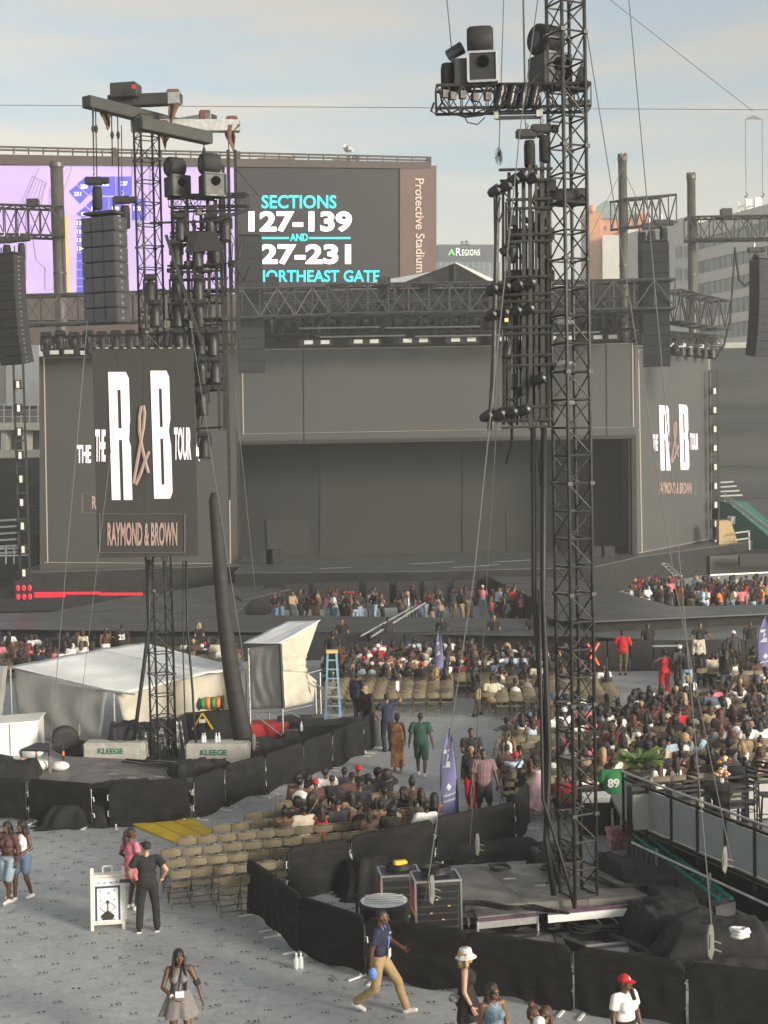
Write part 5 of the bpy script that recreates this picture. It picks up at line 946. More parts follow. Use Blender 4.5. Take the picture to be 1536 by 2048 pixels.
tp = G(130, 1512); t_ = thing('large_tyre', tp, 'big black tyre standing behind the left deck', 'tyre'); M = Matrix.Rotation(R(25), 3, 'Z') @ Matrix.Rotation(R(90), 3, 'X')
MB().lathe([(.22, -.13), (.36, -.16), (.43, -.1), (.44, 0), (.43, .1), (.36, .16), (.22, .13)], 26, tp + Vector((0, 0, .5)), M).build('tyre', rubber, t_, smooth=True); MB().lathe([(.22, -.05), (.05, -.04), (.05, .06), (.22, .05)], 18, tp + Vector((0, 0, .5)), M).build('rim', blk_paint, t_)
MB().lathe([(.25, -.1), (.42, -.08), (.42, .08), (.25, .1)], 22, tp + Vector((.3, .1, .18)), Matrix.Rotation(R(20), 3, 'X')).build('lying_tyre', rubber, t_, smooth=True)
tb = thing('work_table', G(85, 1545), 'black work table with orange taped legs on the left deck', 'table')
q = [G(x, y, 1.15) for x, y in ((42, 1502), (98, 1504), (126, 1490), (72, 1488))]
MB().prism(q, (0, 0, .04)).build('table_top', blk_paint, tb)
for p in q: MB().tube((p.x, p.y, .5), (p.x, p.y, 1.15), .025, 6).build('leg', blk_steel, tb); MB().tube((p.x, p.y, .86), (p.x, p.y, .98), .032, 8).build('leg_tape', mat('orange tape', (.8, .22, .06), .6, 0, 0), tb)
for i, (x, y, s) in enumerate(((75, 1540, .28), (62, 1515, .3), (120, 1540, .22))): single(MB().ell(G(x, y, .62) + Vector((0, 0, s * .5)), (s * 1.2, s * .8, s * .6), 12, 8), 'white_sack', white_p, ('front', 'rear', 'right')[i] + ' white sack below the work table', 'sack', 'white sacks', smooth=True)
# low white tent
t_ = thing('work_tent', G(240, 1480), 'low white canvas tent with grey side wall behind the left tower', 'tent')
A_, B2, C2, D2 = D(20, 1333, 45.9), D(248, 1388, 44.3), D(491, 1337, 46.2), D(287, 1285, 51.6); M1, M2 = D(195, 1313, 48.2), D(413, 1362, 45.3)
def sheet(p, q, r, s, m, name, sag=.08, nx=18, ny=12, wr=.02, thick=.02, seed=0.0):
    n = (q - p).cross(s - p).normalized()
    def f(u, v): return p.lerp(q, u).lerp(s.lerp(r, u), v) - Vector((0, 0, 1)) * (sag * 16 * u * (1 - u) * v * (1 - v)) + n * (wr * math.sin(u * 19 + seed + 3 * math.sin(v * 4)) * min(1, 6 * v * (1 - v)) + wr * .6 * math.sin(v * 13 + u * 7 + seed))
    return solid(MB().grid(nx, ny, f).build(name, m, t_, smooth=True), thick)
up = Vector((0, 0, .25))
sheet(A_, B2, M2 + up, M1 + up, canvas_w, 'roof_sheet', .12, wr=.012); sheet(M1 + up, M2 + up, C2, D2, canvas_w, 'roof_sheet', .10, wr=.012)
sheet(A_ + Vector((.1, .05, -.02)), B2 + Vector((-.55, .1, .12)), Vector((B2.x - .85, B2.y + .1, .05)), Vector((A_.x + .2, A_.y, .05)), canvas_g, 'side_wall', 0, 26, 16, .035, seed=1)
sheet(B2 + Vector((-.3, .2, .02)), C2 + Vector((-.5, 0, -.05)), Vector((C2.x - .6, C2.y, .05)), Vector((B2.x, B2.y + .6, .05)), canvas_c, 'front_wall', 0, 30, 16, .05, seed=2)
sheet(A_ + Vector((-2.5, .2, .05)), A_ + Vector((-.1, .1, 0)), Vector((A_.x - .4, A_.y, .05)), Vector((A_.x - 2.5, A_.y, .05)), canvas_g, 'side_wall', 0, 14, 12, .035, seed=3)
for p in (A_, B2 + Vector((-.35, .1, 0)), C2): MB().tube((p.x, p.y + .05, 0), (p.x, p.y + .05, p.z - .02), .03, 8).build('tent_pole', galv, t_)
MB().tube(B2 + Vector((-2.2, .3, .36)), B2 + Vector((.35, -.02, -.02)), .03, 8).build('eave_pole', galv, t_); MB().tube(M1 + up * .9, M2 + up * .9, .03, 8).build('ridge_pole', galv, t_)
# tall canvas booth on scaffold legs
t_ = thing('canvas_booth', G(560, 1475), 'tall grey and cream canvas booth with slanted roof on scaffold legs', 'booth')
Yb = 45.0; fl_, fr_ = D(497, 1296, Yb + .3), D(562, 1288, Yb - .3); fl0, fr0 = D(503, 1419, Yb + .3), D(568, 1416, Yb - .3)
rt1, rt2, rm, rb1, rb0 = D(637, 1243, Yb + 2.4), D(613, 1312, Yb + 1.4), D(612, 1335, Yb + 1.4), D(631, 1360, Yb + 2.2), D(625, 1404, Yb + 2.2)
sheet(fl_, fr_, fr0, fl0, canvas_g, 'front_canvas', 0, 12, 14, .03, seed=4)
sheet(fr_, rt2, D(612, 1345, Yb + 1.5), fr_.lerp(fr0, .42), canvas_c, 'side_canvas', 0, 10, 10, .03, seed=5); sheet(fr_.lerp(fr0, .42), D(612, 1345, Yb + 1.5), rb0, fr0, canvas_c, 'side_canvas', 0, 10, 10, .03, seed=6)
solid(MB().add([fr_, rt1, rt2], [(0, 1, 2)]).build('side_canvas', canvas_c, t_), .02); solid(MB().add([D(612, 1345, Yb + 1.5), rb1, rb0], [(0, 1, 2)]).build('side_canvas', canvas_c, t_), .02)
sheet(D(486, 1286, Yb + .2), D(562, 1286, Yb - .5), D(641, 1240, Yb + 2.4), D(573, 1243, Yb + 3.0), canvas_w, 'roof_canvas', .06, 10, 10, .012)
for p, z1 in ((fl_, fl_.z), (fr_, fr_.z), (rb1, rb1.z), (D(640, 1345, Yb + 2.4), D(640, 1345, Yb + 2.4).z), (D(535, 1300, Yb + 2.5), 2.6)): MB().tube((p.x, p.y, 0), (p.x, p.y, z1), .03, 8).build('scaffold_leg', galv, t_)
for a, b in ((fl0 + Vector((0, 0, -.1)), fr0 + Vector((0, 0, -.1))), (fr0 + Vector((0, 0, -.1)), rb0 + Vector((0, 0, -.1))), (fl0 + Vector((0, 0, -.1)), Vector((fr0.x, fr0.y, .1))), (fr0 + Vector((0, 0, -.1)), Vector((rb0.x, rb0.y, .1))), (D(612, 1348, Yb + 1.5), D(642, 1340, Yb + 2.4)), (D(625, 1362, Yb + 1.5), D(645, 1378, Yb + 2.4))): MB().tube(a, b, .025, 6).build('scaffold_tube', galv, t_)
MB().tube(fr_ + Vector((-.02, -.06, 0)), fr0 + Vector((-.02, -.06, 0)), .05, 8).build('dark_post', blk_paint, t_)
single(MB().box(G(525, 1478) + Vector((0, .5, .22)), (1.6, .9, .45), .1), 'red_case', red_m, 'red box under the canvas booth', 'case', bev=.03); single(MB().box(G(600, 1470) + Vector((0, .5, .25)), (1.5, .8, .5), .1), 'black_case', blk_paint, 'low black box at the foot of the canvas booth', 'case', bev=.03)
single(MB().box(G(583, 1492) + Vector((0, 0, .25)), (.4, .4, .5), .2).lathe([(.1, 0), (.13, .1), (.13, .3)], 10, G(583, 1492) + Vector((0, -.2, .3)), Matrix.Rotation(R(70), 3, 'X')), 'smoke_machine', blk_paint, 'small black smoke machine on the floor near the booth', 'machine')
# leaning black duct
pts = [G(490, 1497), D(486, 1470, 43.6), D(476, 1420, 43.6), D(462, 1340, 43.7), D(449, 1240, 43.9), D(440, 1140, 44.1), D(433, 1050, 44.3), D(428, 1000, 44.4), D(427, 985, 44.4)]
single(MB().path(pts, [.33, .31, .28, .255, .235, .215, .195, .17, .08], 20), 'leaning_duct', mat('matt black duct', (.022, .021, .02), .75, 0, .2, 2, .2, 6, stretch=(1, 1, 3)), 'tall leaning black tapered duct beside the white tent', 'duct', smooth=True)
# hose reel, yellow frame table
t_ = thing('hose_reel', G(425, 1455, .75), 'hose reel with green and orange hose on a black table', 'hose reel'); c = G(425, 1470) + Vector((0, 0, 1.05))
for k, m_ in enumerate((green_n, mat('orange hose', (.75, .2, .05), .5, 0, .1), green_n, mat('orange hose', (.75, .2, .05), .5, 0, .1))): MB().lathe([(.12, -.09), (.2, -.09), (.2, .09), (.12, .09)], 16, c + Vector((-.28 + .17 * k, 0, 0)), Matrix.Rotation(R(90), 3, 'Y')).build('hose_coil', m_, t_, smooth=True)
for x in (-.4, .35): MB().lathe([(.24, 0), (.26, .02), (.24, .04)], 18, c + Vector((x, 0, 0)), Matrix.Rotation(R(90), 3, 'Y')).build('reel_flange', blk_paint, t_)
single(MB().box(G(428, 1475) + Vector((0, .1, .4)), (1.9, .8, .8), .05), 'black_table', blk_cloth, 'black draped table under the hose reel', 'table', bev=.04)
t_ = thing('yellow_stand', G(406, 1480), 'yellow folding stand with a white label', 'stand'); p = G(406, 1480) + Vector((0, 0, 0))
for i in (-1, 1): MB().beam(p + Vector((0, 0, .85)), p + Vector((i * .33, -.05, .35)), .05).build('leg', yellow, t_)
MB().box(p + Vector((0, -.06, .62)), (.2, .01, .12)).build('label_plate', white_p, t_)
# blue step ladder
t_ = thing('step_ladder', G(665, 1440), 'blue fibreglass step ladder with a yellow top', 'ladder'); a, b = G(651, 1441), G(681, 1441); zt = 2.25; ta, tb_ = a.lerp(b, .22) + Vector((0, .35, zt)), a.lerp(b, .80) + Vector((0, .35, zt)); bl_ = mat('blue fibreglass', (.16, .36, .52), .5, 0, .1)
MB().beam(a, ta, .07, .04).build('rail', bl_, t_); MB().beam(b, tb_, .07, .04).build('rail', bl_, t_)
for k in range(7): u = (k + .6) / 7.4; MB().beam(a.lerp(ta, u), b.lerp(tb_, u), .08, .035).build('step', mat('pale blue step', (.38, .50, .56), .5, .2, .1), t_)
for p0, p1 in ((a, ta), (b, tb_)): MB().beam(p0 + Vector((0, .95, 0)), p1 + Vector((0, .05, 0)), .045).build('rear_rail', bl_, t_)
MB().box((ta + tb_) / 2 + Vector((0, .02, .05)), ((tb_ - ta).length + .1, .26, .1)).build('top_cap', mat('yellow wood', (.66, .48, .2), .6, 0, .1), t_)
t_ = thing('green_screen', G(683, 1312), 'green mesh panel hung on the runway barricade', 'panel'); a, b = D(656, 1303, 62.2), D(711, 1302, 62.2); MB().prism([a, b, D(710, 1271, 62.2), D(656, 1272, 62.2)], (0, .04, 0)).build('panel', green_n, t_); MB().beam(D(655, 1271, 62.15), D(711, 1270, 62.15), .05).build('top_tube', galv, t_)
bn = G(758, 1490); t_ = thing('grey_bin', bn, 'round grey bin behind the barriers near the ladder', 'bin'); MB().lathe([(.26, 0), (.31, .8), (.33, .82), (.33, .87), (.30, .88)], 20, bn).build('bin_body', mat('grey bin', (.18, .18, .18), .6, 0, .1), t_, smooth=True); MB().lathe([(.29, .86), (.001, .8)], 20, bn).build('bin_liner', blk_cloth, t_)
# ================================================================== feather flags
pur = mat('purple flag cloth', (.17, .165, .33), .75, 0, .12, 1.5, .2, 5)
def flag(px, ytop, Y, w, label, lean=-.1, text=True):
    b = G(*px); top = D(px[0], ytop, b.y).z; h = top; t = thing('feather_flag', b, label, 'flag', 'purple feather flags')
    def pole(v): z = v * h; return b + Vector((lean * w * 2.0 * v ** 3 * 2.2, 0, z))
    MB().path([pole(k / 12) for k in range(13)], .022, 6).build('pole', blk_steel, t)
    def f(u, v):
        vv = .06 + .94 * v; p = pole(vv); wid = w * (1 - max(0, (vv - .45) / .55) ** 2.2); wid = max(wid, .02)
        return p + Vector((-u * wid, .05 * math.sin(v * 7 + u * 3), -u * .12 * (1 - v)))
    solid(MB().grid(8, 24, f).build('banner', pur, t, smooth=True), .012)
    pw = mat('white flag print', (.72, .72, .74), .7, 0, 0)
    def at(u, v): return f(u, v) + Vector((0, -.018, 0))
    e = MB(); e.add([at(.85, .60), at(.35, .60), at(.35, .66), at(.55, .66), at(.40, .72), at(.35, .78), at(.85, .78), at(.85, .74), at(.55, .74), at(.62, .68), at(.85, .66)], [(0, 1, 2, 3), (5, 6, 7, 8), (3, 4, 8, 9)]); e.build('emblem', pw, t)
    e = MB(); e.add([at(.5, .36), at(.66, .40), at(.5, .44), at(.34, .40)], [(0, 1, 2, 3)]); e.build('emblem', pw, t)
    for s, v in (('Protective', .31), ('Stadium', .25)):
        q = text_mb(s, .02); xs = [p.x for p in q.v]; x0, x1 = min(xs), max(xs)
        q.v = [at(.12 + .74 * ((p.x - x0) / (x1 - x0)) if True else 0, v + .035 * p.y) for p in q.v]; q.build('lettering', pw, t)
    MB().box(b + Vector((0, 0, .03)), (.5, .5, .05), .4).build('base', blk_steel, t)
flag((889, 1402), 1252, 51, .30, 'distant purple feather flag before the middle seats'); flag((917, 1657), 1456, 34, .40, 'near purple feather flag behind the front barriers'); flag((1548, 1372), 1228, 53, .6, 'purple feather flag cut by the right picture edge')
# ================================================================== sandwich board
sp = G(218, 1850); t_ = thing('sandwich_board', sp, 'white plastic sandwich board with a guitar poster on the floor', 'sign'); Q = Matrix.Rotation(R(8), 3, 'Z')
def sbp_(x, y, z): return sp + Q @ Vector((x, y, z))
def leaf(sgn, name):
    o = lambda x, z: sbp_(x, sgn * (-.30 + .28 * z / 1.12) - (.0 if sgn > 0 else -.02) , z)
    m = MB(); W_ = .33
    for x in (-W_ + .03, W_ - .03): m.beam(o(x, 0), o(x, 1.13), .06, .035)
    m.beam(o(-W_, .12), o(W_, .12), .05, .035); m.beam(o(-W_, 1.0), o(W_, 1.0), .12, .035); m.build(name + '_frame', cream_p, t_, bev=.006)
    MB().prism([o(-W_ + .05, .12), o(W_ - .05, .12), o(W_ - .05, .96), o(-W_ + .05, .96)], (0, .012, 0)).build(name, cream_p, t_)
    return o
o1 = leaf(1, 'front_board'); leaf(-1, 'rear_board')
MB().path([sbp_(-.09, -.02, 1.05), sbp_(-.09, -.02, 1.15), sbp_(-.07, -.02, 1.17), sbp_(.07, -.02, 1.17), sbp_(.09, -.02, 1.15), sbp_(.09, -.02, 1.05)], .016).build('handle', cream_p, t_)
def po(x, z, d): return o1(x, z) + Q @ Vector((0, -d, 0))
ink = mat('navy print', (.03, .05, .12), .6, 0, .4, 60); paper = mat('poster paper', (.70, .71, .70), .6, 0, .04, 9)
MB().add([po(-.27, .16, .02), po(.27, .16, .02), po(.27, .92, .02), po(-.27, .92, .02)], [(0, 1, 2, 3)]).build('poster', paper, t_)
rr2 = random.Random(2)
for x0, z0, x1, z1 in ((-.24, .18, -.20, .80), (.20, .18, .24, .80), (-.24, .77, .24, .81)): MB().add([po(x0, z0, .024), po(x1, z0, .024), po(x1, z1, .024), po(x0, z1, .024)], [(0, 1, 2, 3)]).build('border_print', ink, t_)
for k in range(4): MB().add([po(-.2 + .12 * k, .85, .024), po(-.15 + .12 * k, .85, .024), po(-.15 + .12 * k, .885, .024), po(-.2 + .12 * k, .885, .024)], [(0, 1, 2, 3)]).build('small_print', mat('print grey blue', (.25, .33, .42), .6, 0, .3, 40), t_)
MB().add([po(*p, .026) for p in ((-.14, .27), (0, .37), (.13, .27), (.09, .19), (-.10, .19))], [(0, 1, 2, 3, 4)]).build('guitar_body_print', blk_paint, t_); MB().add([po(*p, .0265) for p in ((-.012, .36), (.012, .36), (.012, .50), (.05, .50), (0, .56), (-.05, .50), (-.012, .50))], [(0, 1, 2, 6), (3, 4, 5), (2, 3, 5, 6)]).build('guitar_neck_print', blk_paint, t_)
for p, q in (((-.15, .41), (0, .30)), ((.15, .41), (0, .30)), ((-.15, .41), (-.08, .49)), ((.15, .41), (.08, .49)), ((-.08, .49), (.08, .49))): MB().beam(po(*p, .028), po(*q, .028), .016, .002).build('outline_print', blk_paint, t_)
for x, z, s in ((.02, .68, .03), (-.13, .55, .02), (.13, .56, .02), (-.12, .22, .02), (.12, .2, .02), (-.14, .72, .02), (.13, .73, .02)): MB().add([po(x + s * math.cos(k), z + s * math.sin(k), .0262) for k in range(6)], [(0, 1, 2, 3, 4, 5)]).build('small_print', mat('print grey blue', (.25, .33, .42), .6, 0, .3, 40), t_)
fit_text('nashville', po(-.06, .225, .029), po(.06, .225, .029) - po(-.06, .225, .029), Vector((0, 0, .02)), .02).build('lettering', paper, t_) if False else None
# ================================================================== right terrace with glass railing, tables, stools, palm
vip = thing('terrace', G(1480, 1600), 'raised grey terrace with frosted glass railing at the right', 'terrace')
r0, r1 = G(1247, 1640, 1.0), G(1640, 1812, 1.0); far = Vector((5.2, 6.0, 0)); b0, b1 = G(1195, 1590, 1.0), G(1640, 1575, 1.0)
MB().prism([Vector((p.x, p.y, .9)) for p in (r0, r1, b1 + Vector((1, 0, 0)), Vector((r0.x + .1, b1.y, 0)))], (0, 0, .1)).build('terrace_floor', mat('terrace floor', (.22, .21, .20), .6, 0, .1, 1.5), vip)
MB().prism([Vector((p.x, p.y, .0)) for p in (r0 + Vector((.35, .3, 0)), r1 + Vector((.35, .2, 0)), b1 + Vector((.8, -.2, 0)), Vector((r0.x + .4, b1.y - .2, 0)))], (0, 0, .88)).build('terrace_substructure', blk_cloth, vip)
n = 7; L_ = [r0.lerp(r1, k / n) for k in range(n + 1)]; blk_rail = mat('black rail', (.018, .018, .018), .35, .3, .1)
frost = mat('frosted panel', (.33, .36, .36), .35, 0, .10, .9, .1, 2)
for k in range(n + 1): MB().beam(L_[k] + Vector((0, 0, -.25)), L_[k] + Vector((0, 0, 1.05)), .055).build('railing_post', blk_rail, vip)
for k in range(n):
    d = (L_[k + 1] - L_[k]); MB().prism([L_[k] + d * .06 + Vector((0, 0, .05)), L_[k] + d * .94 + Vector((0, 0, .05)), L_[k] + d * .94 + Vector((0, 0, .86)), L_[k] + d * .06 + Vector((0, 0, .86))], (.012, .01, 0)).build('glass_panel', frost, vip)
MB().beam(L_[0] + Vector((0, 0, .92)), L_[-1] + Vector((0, 0, .92)), .05, .05).build('mid_rail', blk_rail, vip); MB().beam(L_[0] + Vector((0, 0, 1.06)), L_[-1] + Vector((0, 0, 1.06)), .06, .03).build('top_rail', alu, vip); MB().beam(L_[0] + Vector((0, 0, -.03)), L_[-1] + Vector((0, 0, -.03)), .07, .07).build('bottom_rail', blk_rail, vip)
bk = [G(1258, 1572, 1.0 + 1.0), G(1640, 1540, 2.0)]
for z in (2.0, 1.85): MB().beam(Vector((bk[0].x, bk[0].y, z)), Vector((bk[1].x, bk[1].y, z)), .05).build('back_rail', blk_rail, vip)
for k in range(6): p = bk[0].lerp(bk[1], k / 5); MB().beam((p.x, p.y, .95), (p.x, p.y, 2.0), .1).build('back_post', blk_rail, vip)
for k in range(5): p, q = bk[0].lerp(bk[1], k / 5 + .02), bk[0].lerp(bk[1], k / 5 + .18); MB().prism([(p.x, p.y, 1.05), (q.x, q.y, 1.05), (q.x, q.y, 1.8), (p.x, p.y, 1.8)], (0, .012, 0)).build('back_glass_panel', mat('pale panel', (.36, .36, .35), .4, 0, .06, 1), vip)
for z in (.15, .55): MB().tube(L_[1] + Vector((-.35, -.2, z - .75)), L_[-1] + Vector((-.35, -.2, z - .75)), .028, 8).build('scaffold_tube', galv, vip)
for k in (2, 4, 6): MB().tube(Vector((L_[k].x - .35, L_[k].y - .2, 0)), Vector((L_[k].x - .35, L_[k].y - .2, .9)), .028, 8).build('scaffold_leg', galv, vip)
def bar_table(px, label, flowers=True):
    c = G(*px, 2.02); c = Vector((c.x, c.y, 1.0)); t = thing('bar_table', c, label, 'table', 'round black bar tables on the terrace')
    MB().lathe([(.40, .98), (.41, 1.0), (.41, 1.02), (.001, 1.03)], 26, c).build('table_top', blk_cloth, t, smooth=True); MB().lathe([(.30, 0), (.20, .3), (.16, .7), (.3, .96), (.40, .985)], 22, c).build('stretch_cover', blk_cloth, t, smooth=True)
def flowers(px, z, label):
    c = G(*px, z); t = thing('flower_vase', c, label, 'flowers', 'orange flower bunches'); MB().lathe([(.03, 0), (.05, .04), (.035, .1)], 10, c).build('vase', mat('clear plastic', (.75, .8, .82), .1, 0, 0, alpha=.55), t)
    r3 = random.Random(int(px[0])); cols = [mat('orange petals', (.75, .28, .05), .7, 0, .2, 20), mat('cream petals', (.75, .68, .5), .7, 0, .2, 20), mat('rust petals', (.30, .09, .03), .7, 0, .2, 20), mat('peach petals', (.75, .42, .28), .7, 0, .2, 20)]
    for k in range(26):
        a = r3.uniform(0, 6.28); e = r3.uniform(0, 1); p = c + Vector((.16 * e * math.cos(a), .12 * e * math.sin(a), .12 + .14 * (1 - e * e) + r3.uniform(0, .05))); s = r3.uniform(.025, .045)
        MB().ell(p, (s, s, s * .8), 7, 5, Matrix.Rotation(a, 3, 'X')).build('blossom', cols[k % 4], t, smooth=True)
    gm = MB()
    for k in range(14): a = r3.uniform(0, 6.28); p = c + Vector((.1 * math.cos(a), .1 * math.sin(a), .14)); q = p + Vector((.12 * math.cos(a), .12 * math.sin(a), .03)); gm.add([p, p.lerp(q, .5) + Vector((.02, .02, .02)), q, p.lerp(q, .5) - Vector((.02, .02, 0))], [(0, 1, 2, 3)])
    gm.build('leaves', mat('leaf green', (.06, .13, .04), .6, 0, .2, 9), t)
bar_table((1441, 1572), 'nearer round bar table on the terrace'); bar_table((1475, 1540), 'farther bar table against the back rail of the terrace'); flowers((1444, 1566), 2.04, 'orange flowers on the nearer bar table'); flowers((1450, 1540), 2.04, 'orange flowers on the farther bar table')
def stool(px, rz, label):
    c = G(*px, 1.0 + .74); c = Vector((c.x, c.y, 1.0)); t = thing('bar_stool', c, label, 'bar stool', 'black ladder back bar stools'); Q = Matrix.Rotation(rz, 3, 'Z'); T = lambda x, y, z: c + Q @ Vector((x, y, z))
    MB().box(T(0, 0, .75), (.38, .36, .05), rz).build('seat', mat('black vinyl', (.02, .02, .02), .35, 0, .1), t, bev=.015)
    for x in (-.17, .17):
        MB().tube(T(x, -.17, 1.2), T(x * 1.15, -.2, 0), .016, 6).build('leg', blk_rail, t); MB().tube(T(x, .16, .74), T(x * 1.15, .2, 0), .016, 6).build('leg', blk_rail, t)
    for z in (.88, .98, 1.08, 1.18): MB().beam(T(-.17, -.175, z), T(.17, -.175, z), .02, .045).build('back_slat', blk_rail, t)
    for a, b in (((-.19, -.19), (.19, -.19)), ((-.19, .19), (.19, .19)), ((-.19, -.19), (-.19, .19)), ((.19, -.19), (.19, .19))): MB().tube(T(*a, .28), T(*b, .28), .012, 5).build('foot_rail', blk_rail, t)
for px, rz, lb in (((1398, 1588), R(-60), 'bar stool left of the nearer bar table'), ((1372, 1600), R(20), 'bar stool close to the glass railing, leftmost'), ((1468, 1612), R(10), 'bar stool in front of the nearer bar table'), ((1496, 1605), R(60), 'bar stool right in front of the nearer bar table'), ((1488, 1578), R(110), 'bar stool right of the nearer bar table'), ((1518, 1568), R(130), 'bar stool near the right picture edge behind the tables'), ((1536, 1590), R(90), 'bar stool cut by the right picture edge')): stool(px, rz, lb)
# palm plant
pc = G(1292, 1560, 1.0); t_ = thing('palm_plant', Vector((pc.x, pc.y + .8, 0)), 'bushy green potted palm behind the glass railing corner', 'plant'); pb = Vector((pc.x, pc.y + .8, 1.15)); pg = mat('palm leaf', (.13, .21, .055), .55, 0, .3, 6)
MB().lathe([(.2, 0), (.26, .35), (.28, .4)], 16, Vector((pb.x, pb.y, .55))).build('pot', blk_paint, t_, smooth=True)
r3 = random.Random(8)
for k in range(52):
    a = r3.uniform(0, 6.28); ln = r3.uniform(.42, .72); el = r3.uniform(.35, 1.35); m = MB(); pts = [pb + Vector((math.cos(a) * ln * s * math.cos(el * (1 - .5 * s)), math.sin(a) * ln * s * math.cos(el * (1 - .5 * s)), ln * s * math.sin(el) - .35 * s * s * ln + .05)) for s in (0, .25, .5, .75, 1)]
    m.path(pts, .006, 4); sd2 = Vector((-math.sin(a), math.cos(a), 0))
    for j in range(16):
        s = .18 + .8 * j / 16; i = min(3, int(s * 4)); p = pts[i].lerp(pts[i + 1], s * 4 - i); f_ = (pts[i + 1] - pts[i]).normalized()
        for sg in (-1, 1): q = p + sd2 * sg * .17 * (1.1 - s * .6) + f_ * .12 - Vector((0, 0, .05)); w_ = f_ * .02; m.add([p - w_, q, p + w_], [(0, 1, 2)])
    m.build('frond', pg, t_)
# stack of teal topped barricade panels
t_ = thing('panel_stack', G(1360, 1800), 'leaning row of grey barricade panels with teal tops at the right', 'panels'); a, b = G(1272, 1720), G(1452, 1868)
for k in range(17):
    p = a.lerp(b, k / 16); d = (b - a).normalized(); s = Vector((d.y, -d.x, 0)); MB().prism([p - s * .18 + Vector((0, 0, .02)), p + s * .22 + Vector((0, 0, .02)), p + s * .22 + Vector((0, 0, .55)), p - s * .18 + Vector((0, 0, .62))], d * .05).build('panel', mat('grey panel', (.16, .165, .165), .6, 0, .12, 3), t_, bev=.008)
d = (b - a).normalized(); s = Vector((d.y, -d.x, 0))
for o_, w_ in ((-.12, .09), (.14, .06)): MB().beam(a + s * o_ + Vector((0, 0, .655)), b + s * o_ + Vector((0, 0, .655)), w_, .06).build('top_strip', teal, t_, bev=.008)
for k in range(11): p = a.lerp(b, (k + .5) / 11) + s * .02; MB().box(p + Vector((0, 0, .64)), (.1, .05, .06), .7).build('top_clip', teal, t_)
# draped pink and white cloth, pizza-like boxes near the jersey
t_ = thing('pink_cloth', G(1072, 1640), 'pale pink and white flowery cloth slung over a chair left of the right tower', 'cloth'); c = G(1075, 1642)
def fp(u, v): a = u * 6.28; return c + Vector((.33 * math.cos(a) * (1 - .5 * v) + .1 * v, .25 * math.sin(a) * (1 - .5 * v), .35 + .85 * v + .05 * math.sin(a * 5) * (1 - v)))
MB().grid(24, 10, fp).build('cloth', mat('pink flower cloth', (.58, .38, .40), .8, 0, .45, 5, .4, 5), t_, smooth=True); MB().ell(c + Vector((.1, 0, 1.2)), (.17, .13, .05), 12, 6).build('cloth_top', mat('white cloth', (.7, .68, .66), .8, 0, .1), t_, smooth=True)
for k in range(3): single(MB().box(G(1190, 1652, .62) + Vector((0, 0, .6 + .05 * k)), (.62, .4, .045), .1 * k), 'flat_box', white_p, ('lowest', 'middle', 'top')[k] + ' white flat box in the pile beside the right tower', 'box', 'white flat boxes')
single(MB().box(G(1190, 1668) + Vector((0, .1, .55)), (.7, .5, 1.1), .05), 'equipment_rack', blk_paint, 'black equipment rack under the white flat boxes', 'rack', bev=.02)
single(MB().box(G(1238, 1695) + Vector((0, 0, .42)), (.55, .3, .1), .3).box(G(1238, 1695) + Vector((0, 0, .2)), (.5, .25, .35), .3), 'striped_carton', mat('red white carton', (.55, .25, .25), .6, 0, .5, 14), 'red and white carton near the railing corner', 'carton')
# red X of tape lights
t_ = thing('lit_cross', D(1187, 1306, 57), 'glowing red cross hanging behind the right tower', 'light'); xe = mat('red cross light', (.95, .10, .05), .5, 0, 0, emit=.9)
for a, b in (((1176, 1288), (1198, 1330)), ((1198, 1286), (1175, 1328))): MB().beam(D(*a, 57), D(*b, 57), .09, .05).build('light_bar', xe, t_)
MB().beam(D(1187, 1306, 57.1), Vector((D(1187, 1306, 57).x, 57.1, 0)), .05).build('stand', blk_steel, t_)
# camera crane rods over the runway
t_ = thing('crane_rods', D(780, 1270, 60), 'two long silver crane rods slanting over the runway', 'crane')
for a, b in (((722, 1272), (826, 1214)), ((742, 1274), (850, 1206))): MB().tube(D(*a, 61), D(*b, 66), .045, 6).build('rod', galv, t_)
MB().tube(G(742, 1300), D(742, 1272, 61), .05, 6).build('crane_foot', blk_steel, t_)
# ramp ladder leaning at the right pit
t_ = thing('steel_ladder', D(1340, 1145, 80), 'short steel ladder leaning against the stage at right', 'ladder')
for dx in (0, 12): MB().beam(D(1322 + dx, 1127, 82), D(1346 + dx, 1150, 80), .08).build('rail', galv, t_)
for k in range(5): MB().beam(D(1322 + 6 * k, 1128 + 5.6 * k, 82 - .4 * k), D(1334 + 6 * k, 1127 + 5.6 * k, 82 - .4 * k), .06).build('rung', galv, t_)
# side platforms at the right of the stage
t_ = thing('side_platform', G(1500, 1150), 'black side platform with pale edge right of the stage', 'platform')
MB().prism([G(1420, 1150), G(1640, 1140), G(1640, 1125), G(1420, 1132)], (0, 0, 1.3)).build('platform', blk_paint, t_); MB().beam(G(1420, 1150, 1.32), G(1640, 1140, 1.32), .12, .08).build('pale_edge', galv, t_)
MB().prism([D(1480, 1112, 96), D(1640, 1104, 96), D(1640, 1130, 96), D(1480, 1132, 96)], (0, .5, 0)).build('box_front', blk_paint, t_)
t_ = thing('wooden_set', D(1455, 1070, 100), 'tan wooden set piece at the right end of the stage', 'set piece'); MB().prism([D(1438, 1090, 100), D(1476, 1085, 100), D(1462, 1043, 100), D(1452, 1040, 100), D(1438, 1042, 100)], (0, .8, 0)).build('board', mat('tan board', (.50, .36, .18), .7, 0, .15), t_)
for y in (1066, 1080): MB().beam(D(1470, y, 99.5), D(1500, y - 4, 99.5), .1).build('rail', galv, t_)
